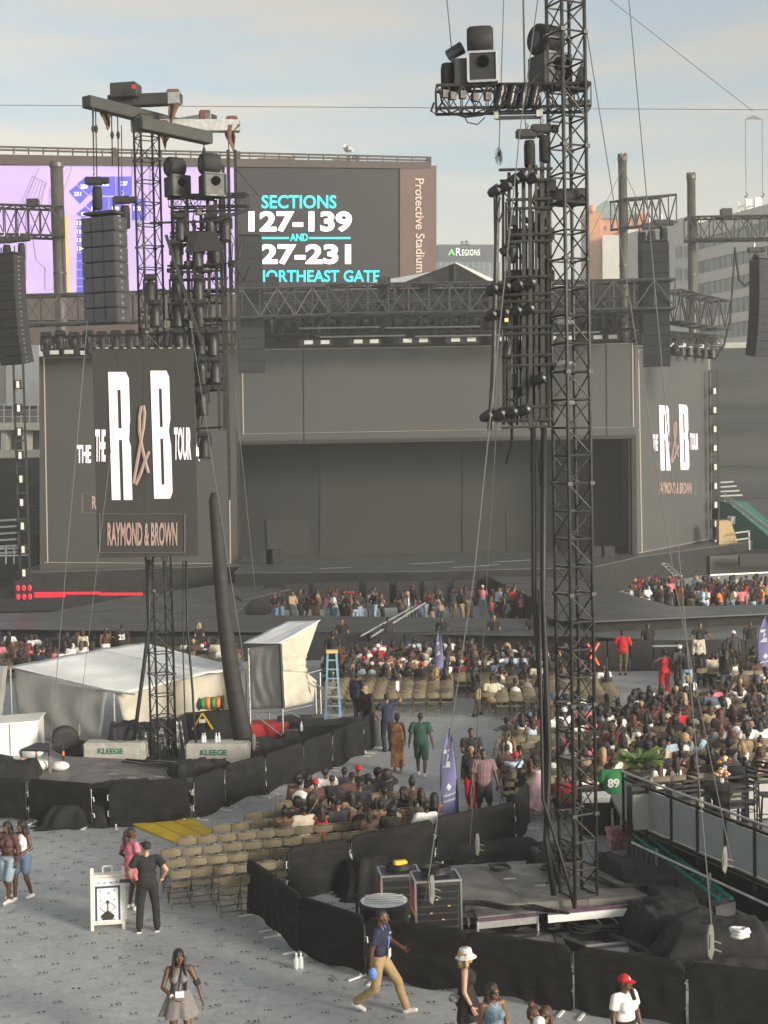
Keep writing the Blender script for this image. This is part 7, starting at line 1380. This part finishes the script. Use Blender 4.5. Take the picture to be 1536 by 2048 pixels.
def inside(pt, poly):
    x, y = pt; c = False
    for i in range(len(poly)):
        (x1, y1), (x2, y2) = poly[i - 1], poly[i]
        if (y1 > y) != (y2 > y) and x < (x2 - x1) * (y - y1) / (y2 - y1) + x1: c = not c
    return c
def block(name, O, ang, dx, dy, ni, nj, poly, zt=.8, aisle=None):
    a = Vector((math.cos(ang), math.sin(ang), 0)); b = Vector((-math.sin(ang), math.cos(ang), 0)); out = []
    for j in nj:
        row = []
        for i in ni:
            p = Vector((O[0], O[1], 0)) + a * (i * dx) + b * (j * dy)
            if inside(PX(p + Vector((0, 0, zt))), poly): row.append(p)
        if row: out.append(row)
    out.sort(key=lambda r: sum(p.y for p in r) / len(r)); return (name, ang, out)
BLK = [block('front block', (-4.30, 28.55), R(15), .435, .80, range(-14, 30), range(-6, 16), [(322, 1742), (330, 1700), (368, 1668), (420, 1645), (478, 1626), (545, 1605), (580, 1575), (690, 1556), (828, 1566), (872, 1600), (862, 1648), (706, 1668), (598, 1706), (500, 1752)]),
       block('right block', (4.0, 37.6), R(13), .46, .84, range(-26, 40), range(-12, 26), [(1005, 1560), (1000, 1470), (1030, 1436), (1100, 1420), (1180, 1410), (1300, 1392), (1400, 1372), (1600, 1352), (1600, 1556), (1450, 1556), (1340, 1560), (1240, 1574), (1185, 1585), (1110, 1580), (1030, 1572)]),
       block('middle block', (1.6, 49.4), R(-3), .47, .84, range(-26, 30), range(-6, 26), [(642, 1388), (655, 1300), (720, 1296), (860, 1296), (1000, 1299), (1140, 1304), (1170, 1335), (1232, 1362), (1240, 1384), (1110, 1400), (975, 1388), (955, 1352), (900, 1352), (893, 1390)]),
       block('left block', (-10, 57), R(0), .47, .9, range(-26, 40), range(-10, 12), [(-40, 1345), (-40, 1280), (240, 1282), (300, 1288), (470, 1296), (482, 1325), (290, 1284), (200, 1305), (20, 1332)]),
       block('aisle block', (9.5, 54), R(8), .47, .86, range(-10, 20), range(-5, 8), [(1382, 1342), (1395, 1318), (1620, 1312), (1620, 1342)])]
allseats = []
for name, ang, rows in BLK:
    for j, row in enumerate(rows):
        for i, p in enumerate(row): allseats.append((p.y, name, ang, j, i, p))
allseats.sort(key=lambda s: s[0])
near = allseats[:300]; rest = allseats[300:]
# who sits where
occ = {}
prob = {'front block': 0, 'right block': .64, 'middle block': .5, 'left block': .55, 'aisle block': .6}
srng = random.Random(5)
for s in allseats:
    _, name, ang, j, i, p = s; x, y = PX(p + Vector((0, 0, .95)))
    if name == 'front block': occ[(name, j, i)] = (x > 560 and y < 1655 and srng.random() < .62) or (x > 640 and 1620 < y < 1650 and srng.random() < .4) or (x > 790 and srng.random() < .3)
    elif name == 'middle block': occ[(name, j, i)] = srng.random() < (.78 if y < 1340 else (.45 if y < 1356 else .12)) and not (x < 900 and y > 1352)
    else: occ[(name, j, i)] = srng.random() < prob[name]
for k, (_, name, ang, j, i, p) in enumerate(near):
    full = name == 'front block'
    t = thing('folding_chair', p, 'tan metal folding chair, %s from left in the %s row of the %s%s' % (nth(i + 1), nth(j + 1), name, '' if occ[(name, j, i)] else ', empty'), 'chair', 'tan folding chairs'); t.rotation_euler = (0, 0, ang + srng.uniform(-.05, .05))
    for nm in ('backrest', 'seat'): link_copy(CP[nm], nm, t)
    if full:
        for me in CLEGS: link_copy(me, 'leg', t)
        for me in CBARS: link_copy(me, 'crossbar', t)
    else: link_copy(CP['frame'], 'frame', t)
m1, m2 = MB(), MB()
for (_, name, ang, j, i, p) in rest:
    Q = Matrix.Rotation(ang, 3, 'Z')
    for nm, m in (('backrest', m1), ('seat', m1), ('frame', m2)): m.add([Q @ v.co + p for v in CP[nm].vertices], [tuple(f.vertices) for f in CP[nm].polygons])
t = thing('distant_folding_chairs', (0, 56, 0), 'far rows of tan folding chairs before the runway', 'chairs'); t['kind'] = 'stuff'
for nm, m, mm in (('chair_panels', m1, chair_m), ('chair_frames', m2, chair_f)): o = m.build(nm, mm, t, smooth=True); o['kind'] = 'stuff'
SPECF = [dict(v=0, hair='long', hc='black', tc='black'), dict(v=1, hair='curly', hc='blonde', tc='tan'), dict(v=0, hair='bun', hc='black', top='tube', tc='brown', sk=2), dict(v=2, hair='short', hc='black', tc='white'), dict(v=0, hair='ponytail', hc='black', top='tank', tc='cream'), dict(v=5, hair='long', hc='dark brown', tc='red'), dict(v=3, hair='fade', hc='black', tc='charcoal'), dict(v=1, hair='afro', hc='black', tc='black')]
nper = 0
for k, (_, name, ang, j, i, p) in enumerate(allseats):
    if not occ[(name, j, i)]: continue
    if name == 'front block': spec = SPECF[k % 8] if srng.random() < .6 else None
    else: spec = None
    crowd_person(p + Matrix.Rotation(ang, 3, 'Z') @ Vector((0, -.04, -.02)), ang, '%s row, %s seat, %s' % (nth(j + 1), nth(i + 1), name), 'people seated in the ' + name, True, spec, far=nper >= 246); nper += 1
for row, col, spec, lb in ((1, 0, None, None),): pass
# people standing in the two pits before the stage
prng = random.Random(14); k = 0
for n_, (x0, x1, y0, y1, lb) in ((62, (582, 1040, 1200, 1238, 'left')), (70, (1262, 1536, 1186, 1222, 'right'))):
    pts = []
    while len(pts) < n_:
        x, y = prng.uniform(x0, x1), prng.uniform(y0, y1)
        if all(abs(x - a) > 5 or abs(y - b) > 5 for a, b in pts): pts.append((x, y))
    pts.sort()
    for q, (x, y) in enumerate(pts):
        z = 0.0 if lb == 'left' else 0.0; yy = y - 2
        p = G(x, y + (14 if lb == 'left' else 22), 0)
        p = Vector((D(x, y, p.y).x, min(p.y, 77) + prng.uniform(-3, 0) if lb == 'left' else p.y, 0))
        crowd_person(p, prng.uniform(-2.6, 2.6), '%s from left in the %s pit' % (nth(q + 1), lb), 'people in the %s pit' % lb, False, far=True, spec=dict(tc=prng.choice(['white', 'black', 'black', 'cream', 'pink', 'pale blue', 'white', 'brown', 'red', 'charcoal', 'black', 'tan', 'black', 'brown', 'orange'] )))
for q, (x, y, rz) in enumerate(((548, 1232, 2.5), (562, 1232, 2.8))): crowd_person(Vector((D(x, 1220, 74).x, 74, 0)), rz, ('left' if q == 0 else 'right') + ' of two by the stage steps', 'people by the stage steps', False, dict(v=1, top='tee', tc='black', hair='short', hc='black'))

# the farthest seats and the pits hold more people than can be picked apart: one joined mass
far_vs, far_fs, far_mi, far_mats = [], [], [], []
LOW = {}
def low(me):
    if me.name not in LOW:
        o = bpy.data.objects.new('w', me); TMP.collection.objects.link(o); d = o.modifiers.new('d', 'DECIMATE'); d.ratio = min(1, 420 / max(1, len(me.polygons)))
        with bpy.context.temp_override(scene=TMP, view_layer=TMP.view_layers[0]):
            dg = bpy.context.evaluated_depsgraph_get(); dg.update(); e = o.evaluated_get(dg).to_mesh(); LOW[me.name] = ([v.co.copy() for v in e.vertices], [tuple(p.vertices) for p in e.polygons])
        bpy.data.objects.remove(o)
    return LOW[me.name]
for me, M, m in FAR:
    lv, lf = low(me)
    if m not in far_mats: far_mats.append(m)
    k = far_mats.index(m); o_ = len(far_vs); far_vs += [tuple(M @ v) for v in lv]; far_fs += [tuple(i + o_ for i in f) for f in lf]; far_mi += [k] * len(lf)
me = bpy.data.meshes.new('distant_crowd'); me.from_pydata(far_vs, [], far_fs)
for m in far_mats: me.materials.append(m)
me.polygons.foreach_set('material_index', far_mi); me.polygons.foreach_set('use_smooth', [True] * len(far_fs))
o = bpy.data.objects.new('distant_crowd', me); COL.objects.link(o); o['kind'] = 'stuff'; o['label'] = 'dense far crowd in the stage pits and the farthest seat rows'; o['category'] = 'crowd'
print('people', nper, 'far faces', len(far_fs), 'seats', len(allseats))

# ================================================================== people that stand out, each in its own pose
def GH(px, py, h): p = G(px, py, h); return Vector((p.x, p.y, 0))       # floor point below a head top seen at a pixel
FB = {}
def figure(pos, rz, label, pose, wear, hairk='long', hc='black', sk=1, fine=True, shoes='white', hat=None, glasses=False, curl=.6, dress=None, group=None, facing=True):
    p = Pose(**pose); key = repr(pose)
    def made(kind, fn):
        if (key, kind) not in FB: FB[(key, kind)] = fn()
        return FB[(key, kind)]
    bm_ = made('body', lambda: body_mesh(p, fine, curl, None if fine else .018))
    if not bm_.materials: bm_.materials.append(SK[sk])
    o = bpy.data.objects.new('person', bm_); COL.objects.link(o); o.material_slots[0].link = 'OBJECT'; o.material_slots[0].material = SK[sk]
    for kind, c, what in wear:
        if kind in ('tee', 'tank', 'tube', 'loose', 'long', 'polo'): me = made(kind, lambda: top_mesh(p, kind, fine))
        else: me = made(kind, lambda: bottom_mesh(p, kind, fine))
        child(o, what, me, CL[c] if isinstance(c, str) else c)
    if dress: child(o, 'skirt', skirt_mesh(p, *dress[1:]), CL[dress[0]] if isinstance(dress[0], str) else dress[0])
    if shoes: child(o, 'shoes', made('shoes', lambda: shoe_mesh(p)), CL[shoes])
    M = headM(p)
    if hairk: child(o, 'hair', hair(hairk, fine), HC[hc], M)
    if hat:
        child(o, 'hat', hair(hat[0], fine), hat[1] if not isinstance(hat[1], str) else CL[hat[1]], M)
        if hat[0] == 'cap': child(o, 'hat_brim', hair('brim', fine), hat[1] if not isinstance(hat[1], str) else CL[hat[1]], M)
    if fine: face(o, p, False, glasses)
    put(o, pos, rz); tag(o, label, 'person', group); return o, p
def add(o, mb, name, m): c = mb.build(name, m); c.parent = o; return c
PI = math.pi
heather = mat('grey heather cloth', (.17, .155, .148), .8, 0, .12, 25, .2, 40)
# 1 woman in grey dress
o, p = figure(GH(357, 1897, 1.66), PI + .15, 'person in grey skater dress with long black braids walking alone at lower left', dict(h=1.66, female=True, build=1.08, hands=sh_((-.36, .10, .80), (.10, .24, 1.0)), feet=sh_((-.09, .16, .09), (.09, -.14, .10)), elbow=sh_((-1, -.4, -.2), (1, -.5, -.3)), head=(R(12), R(4), 0)), [('tank', heather, 'top')], 'braids', 'black', 1, dress=(heather, 1.04, .68, .15, .285, .12, 56, 14))
add(o, MB().path([p.neck + Vector((-.05, .07, .0)), p.chest + Vector((0, .17, -.02)), p.waist + Vector((.02, .17, .02))], .012, 6), 'lanyard', CL['black']); add(o, MB().box(p.waist + Vector((.0, .19, -.02)), (.13, .04, .09)), 'badge_pouch', CL['white']); add(o, MB().cone(p.wr[1].lerp(p.el[1], .06), .031, p.wr[1].lerp(p.el[1], .2), .033, 12), 'watch', CL['white'])
add(o, MB().cone(p.el[-1].lerp(p.sh[-1], -.05), .05, p.el[-1].lerp(p.sh[-1], .25), .056, 12), 'arm_band', CL['black'])
for i in (-1, 1): add(o, MB().path([p.hd + Vector((i * .07, .03, .02)), p.hd + Vector((i * .085, .04, -.12)), p.chest + Vector((i * .10, .12, .02)), p.chest + Vector((i * .09, .14, -.16))], .022, 8), 'front_braid', HC['black'])
# 2 man in navy polo and khakis
o, p = figure(G(762, 2024), -PI / 2 - .35, 'person in navy polo and khaki trousers striding past the covered barrier with blue cloth', dict(h=1.80, female=False, build=1.02, lean=R(3), pelvis=(0, 0, .90), hands=sh_((-.24, .30, 1.02), (.26, -.06, .82)), feet=sh_((-.08, .42, .09, (0, .97, .24)), (.10, -.40, .16, (0, .93, -.36))), head=(R(4), 0, 0)), [('polo', 'navy', 'polo_shirt'), ('trousers', 'khaki', 'trousers')], 'fade', 'black', 1, shoes='white')
add(o, MB().path([p.neck + Vector((-.06, .05, .0)), p.chest + Vector((-.02, .15, 0)), p.waist + Vector((0, .14, .02))], .010, 6).path([p.neck + Vector((.06, .05, .0)), p.chest + Vector((.02, .15, 0)), p.waist + Vector((0, .14, .02))], .010, 6), 'lanyard', mat('blue ribbon', (.12, .2, .5), .6, 0, 0)); add(o, MB().box(p.waist + Vector((0, .165, -.05)), (.095, .012, .14)), 'badge', CL['white'])
add(o, MB().ell(p.wr[1] + Vector((.0, .03, -.10)), (.06, .07, .10), 10, 8), 'blue_cloth', mat('blue cloth', (.15, .28, .68), .8, 0, .2, 9)); add(o, MB().box(p.chest + Vector((-.09, .135, .06)), (.07, .01, .015)), 'chest_print', CL['white'])
# 3 woman with bucket hat
chk = mat('checked hat cloth', (.52, .58, .56), .8, 0, .65, 42)
o, p = figure(GH(930, 1886, 1.74), -PI / 2 - .1, 'person in checked bucket hat, black tank top and black skirt walking right', dict(h=1.70, female=True, build=1.12, hands=sh_((-.22, -.02, .80), (.26, .10, .86)), feet=sh_((-.08, .34, .10, (0, .97, .2)), (.09, -.34, .14, (0, .95, -.3))), pelvis=(0, 0, .90), head=(0, R(-4), 0)), [('tank', 'black', 'top'), ('shorts', 'black', 'shorts')], 'bob', 'blonde', 4, hat=('bucket', chk), dress=('black', 1.02, .62, .16, .25, .03))
add(o, MB().ell(p.pel + Vector((.12, -.17, .04)), (.06, .09, .07), 10, 8), 'waist_bag', mat('black white bag', (.2, .2, .2), .5, 0, .8, 25)); add(o, MB().cone(p.wr[1].lerp(p.el[1], .05), .03, p.wr[1].lerp(p.el[1], .16), .032, 12), 'watch', CL['black'])
# 4 woman in denim strapless dress
blue_s = mat('sequined denim', (.17, .25, .32), .5, 0, .4, 40, .5, 60)
o, p = figure(GH(984, 1962, 1.68), PI + .45, 'person in sparkling blue strapless dress and sunglasses at the bottom edge', dict(h=1.66, female=True, build=1.1, hands=sh_((-.22, .10, .85), (.24, .08, .84)), head=(R(10), 0, R(4))), [('tube', blue_s, 'top')], 'long', 'dark brown', 2, glasses=True, dress=(blue_s, 1.02, .5, .16, .24, .04))
add(o, MB().path([p.neck + Vector((-.06, .05, -.01)), p.neck + Vector((0, .10, -.07)), p.neck + Vector((.06, .05, -.01))], .005, 5), 'necklace', CL['white'])
# 5 two women and a cap at the bottom edge
figure(GH(1066, 2003, 1.66), PI + .75, 'person with high auburn bun and sunglasses at the bottom edge', dict(h=1.60, female=True, build=1.0, head=(R(10), 0, 0)), [('tank', 'white', 'top'), ('shorts', 'denim', 'shorts')], 'bun', 'auburn', 3, glasses=True)
figure(GH(1091, 2012, 1.60), PI - .25, 'person with light brown hair and yellow top at the bottom edge', dict(h=1.60, female=True, build=1.05, head=(R(-12), 0, 0)), [('tank', 'yellow', 'top'), ('trousers', 'light denim', 'trousers')], 'bob', 'brown', 3, glasses=True)
o, p = figure(GH(1078, 2032, 1.58), PI + .1, 'person under a white cap barely showing at the bottom edge', dict(h=1.58, female=True, build=1.0), [('tee', 'cream', 'top'), ('trousers', 'denim', 'trousers')], 'short', 'black', 2, False, hat=('cap', 'white'))
# 6 red cap
o, p = figure(GH(1248, 1944, 1.70), PI + .55, 'person in red cap, white t-shirt and jeans before the front barrier', dict(h=1.68, female=True, build=1.2, hands=sh_((-.26, .08, .80), (.26, .08, .80)), head=(R(18), R(-3), 0)), [('tee', 'white', 'top'), ('trousers', 'light denim', 'trousers')], 'ponytail', 'black', 1, hat=('cap', 'red'))
add(o, MB().lathe([(.185, -.02), (.195, 0), (.185, .025)], 20, p.pel + Vector((0, -.01, .09))), 'belt', CL['black']); add(o, MB().path([p.hd + Vector((-.08, -.02, -.02)), p.hd + Vector((-.10, .03, -.12)), p.chest + Vector((-.09, .12, .08))], .03, 8), 'side_hair', HC['black'])
hm_ = headM(p); c_ = add(o, fit_text('A', Vector((-.028, .092, .055)), Vector((.05, 0, 0)), Vector((0, -.022, .042)), .03), 'cap_letter', CL['white']); c_.matrix_local = hm_ @ Matrix.Scale(1.0, 4)
# 7 man in black at the sign
o, p = figure(G(297, 1863), .12, 'person in black t-shirt, trousers and cap standing beside the white sign', dict(h=1.76, female=False, build=1.1, hands=sh_((-.27, .16, .95), (.27, .06, .98)), feet=sh_((-.17, .0, .075), (.17, .02, .075)), elbow=sh_((-1, -.6, 0), (1, -.5, .1)), head=(R(28), R(-12), 0)), [('tee', 'black', 't_shirt'), ('trousers', 'black', 'trousers')], 'fade', 'black', 4, shoes='black', hat=('cap', 'black'))
add(o, MB().cone(p.wr[1].lerp(p.el[1], .04), .034, p.wr[1].lerp(p.el[1], .12), .035, 12), 'watch', CL['white']); add(o, MB().box(p.wr[-1] + Vector((-.12, .1, -.02)), (.3, .2, .012)), 'clipboard', CL['charcoal'])
for i in (-1, 1): add(o, MB().box(p.an[i] + Vector((0, .05, -.062)), (.085, .27, .025)), 'shoe_sole', CL['white'])
# 8 woman in pink dress
o, p = figure(G(266, 1818), -.75, 'person in pink dress with a dark ponytail behind the person in black', dict(h=1.66, female=True, build=1.12, hands=sh_((-.22, .12, .95), (.22, .2, 1.0)), head=(R(-30), 0, 0)), [('tee', 'pink', 'top')], 'ponytail', 'dark brown', 1, dress=('pink', 1.05, .62, .17, .24, .03))
# 9 two women at the left edge
figure(GH(14, 1640, 1.68), PI - .35, 'person in brown top and pale denim shorts walking at the left edge', dict(h=1.66, female=True, build=1.02, hands=sh_((-.26, .06, .86), (.10, .24, 1.02)), feet=sh_((-.08, .16, .08), (.08, -.14, .09)), head=(R(-8), 0, 0)), [('long', 'brown', 'top'), ('longshorts', 'light denim', 'shorts')], 'long', 'black', 1)
figure(GH(43, 1639, 1.67), PI - .5, 'person in white tank top and denim shorts walking second from the left edge', dict(h=1.66, female=True, build=1.0, hands=sh_((-.14, .2, 1.0), (.08, .24, 1.04)), feet=sh_((-.08, -.14, .09), (.08, .18, .08)), head=(R(-14), 0, 0)), [('tank', 'white', 'top'), ('shorts', 'denim', 'shorts')], 'long', 'black', 1)
# 10 couple walking away
pat = mat('orange green print', (.36, .16, .07), .8, 0, .6, 7)
figure(G(796, 1545), .05, 'person in long orange printed dress walking away beside the person in green', dict(h=1.70, female=True, build=1.05, feet=sh_((-.08, .12, .08), (.09, -.12, .1))), [('tube', pat, 'top')], 'lowbun', 'black', 1, False, shoes='tan', dress=(pat, 1.08, .16, .16, .20, .05, 40, 18))
figure(G(843, 1553), -.1, 'person in dark green shirt and shorts with white shoes walking away', dict(h=1.80, female=False, build=1.15, feet=sh_((-.1, .2, .08), (.1, -.22, .12)), hands=sh_((-.34, .05, .88), (.34, -.05, .88))), [('loose', 'dark green', 'shirt'), ('longshorts', 'dark green', 'shorts')], 'fade', 'black', 1, False)
# 11 staff by the bin
o, p = figure(G(776, 1503), .3, 'person in navy uniform raising a white paper next to the grey bin', dict(h=1.78, female=False, build=1.1, hands=sh_((-.25, .2, 1.0), (.42, .25, 1.72)), elbow=sh_((-1, -.3, 0), (1, -.3, -.6)), head=(R(-30), 0, 0)), [('tee', 'navy', 'shirt'), ('trousers', 'navy', 'trousers')], 'short', 'dark brown', 3, False, shoes='black'); add(o, MB().box(p.wr[1] + Vector((.02, .05, .2)), (.1, .02, .3)), 'paper', CL['white'])
figure(G(716, 1450), -.6, 'person in dark uniform behind the barriers near the ladder', dict(h=1.78, female=False, build=1.15), [('long', 'navy', 'jacket'), ('trousers', 'navy', 'trousers')], 'short', 'black', 1, False, shoes='black')
figure(G(738, 1478), 2.4, 'person in black jacket and pale cap leaning at the barrier corner', dict(h=1.74, female=False, build=1.2, lean=R(10)), [('long', 'black', 'jacket'), ('trousers', 'black', 'trousers')], 'fade', 'grey', 4, False, shoes='black', hat=('cap', 'tan'))
# 12 aisle group
stripe = mat('striped shirt', (.10, .05, .065), .8, 0, .0); 
def stripes(m_):
    t = m_.node_tree; b = t.nodes['Principled BSDF']; co = t.nodes.new('ShaderNodeTexCoord'); w = t.nodes.new('ShaderNodeTexWave'); w.wave_type = 'BANDS'; w.bands_direction = 'X'; w.inputs['Scale'].default_value = 9; r_ = t.nodes.new('ShaderNodeValToRGB'); r_.color_ramp.elements[0].color = (.03, .03, .05, 1); r_.color_ramp.elements[1].color = (.38, .22, .2, 1); r_.color_ramp.elements[0].position = .45; r_.color_ramp.elements[1].position = .75
    t.links.new(co.outputs['Object'], w.inputs['Vector']); t.links.new(w.outputs['Fac'], r_.inputs['Fac']); t.links.new(r_.outputs['Color'], b.inputs['Base Color'])
stripes(stripe)
figure(G(968, 1642), PI + .25, 'person in vertically striped shirt and black shorts walking toward the camera', dict(h=1.80, female=False, build=1.1, feet=sh_((-.1, .18, .08), (.1, -.16, .1)), hands=sh_((-.34, .12, .92), (.3, .05, .92))), [('loose', stripe, 'shirt'), ('longshorts', 'black', 'shorts')], 'fade', 'black', 1, False, shoes='brown')
figure(G(944, 1622), PI - .2, 'person in black blouse and red trousers walking in the aisle', dict(h=1.66, female=True, build=1.1, feet=sh_((-.08, .12, .08), (.08, -.12, .1))), [('long', 'black', 'blouse'), ('leggings', 'red', 'trousers')], 'short', 'blonde', 2, False, shoes='tan')
figure(G(944, 1590), PI + .1, 'person in black t-shirt holding something behind the red trousers', dict(h=1.80, female=False, build=1.15, hands=sh_((-.12, .3, 1.15), (.12, .3, 1.15))), [('tee', 'black', 't_shirt'), ('trousers', 'charcoal', 'trousers')], 'fade', 'black', 1, False, shoes='black')
figure(G(1018, 1582), -.6, 'person in white vest and denim overalls standing by the right block aisle', dict(h=1.66, female=True, build=1.05), [('tank', 'white', 'top'), ('trousers', 'denim', 'overalls')], 'ponytail', 'dark brown', 3, False)
# 13
figure(G(952, 1432), -.9, 'person in black top and tan shorts stepping along the aisle before the seats', dict(h=1.72, female=True, build=1.15, feet=sh_((-.1, .2, .08), (.1, -.2, .1)), hands=sh_((-.1, .3, 1.1), (.1, .3, 1.1))), [('tee', 'black', 't_shirt'), ('shorts', 'tan', 'shorts')], 'long', 'black', 1, False, shoes='black')
figure(G(984, 1428), .1, 'large person in cream shirt seated at the aisle end', dict(h=1.82, female=False, build=1.35, seated=True), [('tee', 'cream', 'shirt'), ('trousers', 'khaki', 'trousers')], 'fade', 'black', 1, False)
# 14 right aisle
figure(G(1330, 1392), .15, 'person all in red with white side stripes near the thrust stage', dict(h=1.70, female=True, build=1.15, hands=sh_((-.40, .18, 1.12), (.3, .0, .9)), elbow=sh_((-1, -.6, -.2), (1, -.4, 0))), [('tank', 'red', 'top'), ('wide', 'red', 'trousers')], 'lowbun', 'black', 1, False)
figure(G(1360, 1388), .2, 'person in charcoal shirt and white cap right of the person all in red', dict(h=1.80, female=False, build=1.15), [('loose', 'charcoal', 'shirt'), ('longshorts', 'charcoal', 'shorts')], 'fade', 'black', 1, False, shoes='black', hat=('cap', 'white'))
figure(G(1246, 1350), -.2, 'person in bright red t-shirt and olive shorts at the thrust barricade', dict(h=1.80, female=False, build=1.25, hands=sh_((-.15, .25, 1.2), (.2, .25, 1.2))), [('loose', 'red', 'shirt'), ('longshorts', 'olive', 'shorts')], 'lowbun', 'black', 2, False, shoes='black')
figure(G(1374, 1395), -.1, 'person in black t-shirt and jeans shorts at the right aisle', dict(h=1.78, female=False, build=1.05), [('tee', 'black', 't_shirt'), ('longshorts', 'light denim', 'shorts')], 'fade', 'black', 0, False)
figure(G(1452, 1392), -.3, 'person in black top and blue jeans at the right aisle', dict(h=1.68, female=True, build=1.2), [('tee', 'black', 'top'), ('trousers', 'denim', 'trousers')], 'long', 'black', 1, False)
figure(G(1398, 1352), PI, 'person in cream jacket with a crossbody strap by the thrust barricade', dict(h=1.70, female=True, build=1.15), [('long', 'cream', 'jacket'), ('trousers', 'black', 'trousers')], 'bob', 'black', 1, False)
figure(G(1467, 1352), PI + .2, 'person in white cap and dark top by the thrust barricade', dict(h=1.80, female=False, build=1.1), [('tee', 'charcoal', 't_shirt'), ('trousers', 'black', 'trousers')], 'fade', 'black', 1, False, hat=('cap', 'white'))
# 15 green jersey
o, p = figure(G(1226, 1668), .05, 'person in green jersey with white number standing behind the right tower', dict(h=1.80, female=False, build=1.3, lean=R(6), head=(R(20), R(-8), 0)), [('loose', 'green', 'jersey'), ('trousers', 'black', 'trousers')], 'fade', 'black', 0, False, shoes='black')
add(o, fit_text('89', p.chest + p.T @ Vector((-.14, -.165, -.21)), Vector((.28, 0, 0)), p.T @ Vector((0, -.01, .22)), .04), 'jersey_number', CL['white'])
# 16 security and crew behind the barricades
for (x, y, rz, lb) in ((684, 1241, PI, 'person in black behind the green mesh panel'), (776, 1252, PI + .4, 'person in black leaning on the runway barricade by the crane rods'), (988, 1254, PI, 'person with light hair in black behind the middle seats'), (1064, 1262, PI + .2, 'person in black at the runway barricade left of the right tower'), (1296, 1268, PI, 'person in black behind the thrust barricade next to the red t-shirt'), (1400, 1263, PI + .1, 'person in black spreading the arms behind the thrust barricade'), (1500, 1267, PI, 'person in black touching the face behind the thrust barricade'), (884, 1264, PI - .3, 'person in black crew shirt crouching near the distant flag')):
    q = D(x, y, 62.2 if x < 1150 else 58.2); figure(Vector((q.x, q.y, q.z - 1.74)) if q.z - 1.74 > 0 else Vector((q.x, q.y, 0)), rz, lb, dict(h=1.76, female=False, build=1.15, hands=sh_((-.42, .2, 1.05), (.42, .2, 1.05)) if x == 1400 else None), [('tee', 'black', 't_shirt'), ('trousers', 'black', 'trousers')], 'short', 'blonde' if x == 988 else 'black', 3 if x in (684, 988, 1400) else 1, False, shoes='black')
q = G(664, 1436); figure(Vector((q.x + .05, q.y + .75, 1.15)), -.1, 'person with white towel round the neck on top of the blue ladder', dict(h=1.76, female=False, build=1.05), [('tee', 'black', 't_shirt'), ('trousers', 'black', 'trousers')], 'short', 'black', 1, False, shoes='black')
# 18 left standing people
o, p = figure(G(246, 1332), .1, 'person in black jersey number 25 standing beyond the white tent', dict(h=1.82, female=False, build=1.25), [('loose', 'black', 'jersey'), ('trousers', 'black', 'trousers')], 'fade', 'black', 1, False); add(o, fit_text('25', p.chest + Vector((-.14, -.17, -.18)), Vector((.28, 0, 0)), Vector((0, 0, .24)), .04), 'jersey_number', CL['white'])
figure(G(212, 1332), .3, 'person in white cap and white shorts beyond the white tent', dict(h=1.66, female=True, build=1.1), [('tank', 'brown', 'top'), ('shorts', 'white', 'shorts')], 'ponytail', 'black', 2, False, hat=('cap', 'white'))
figure(G(168, 1338), -.2, 'person in cream robe and red scarf beyond the white tent', dict(h=1.66, female=True, build=1.1), [('long', 'cream', 'top'), ('wide', 'cream', 'trousers')], 'wrap', 'auburn', 1, False)
figure(G(400, 1322), PI + .6, 'person with blonde hair in black by the runway left of the duct', dict(h=1.70, female=True, build=1.0), [('tee', 'black', 't_shirt'), ('trousers', 'black', 'trousers')], 'long', 'blonde', 4, False)
bpy.data.scenes.remove(TMP)
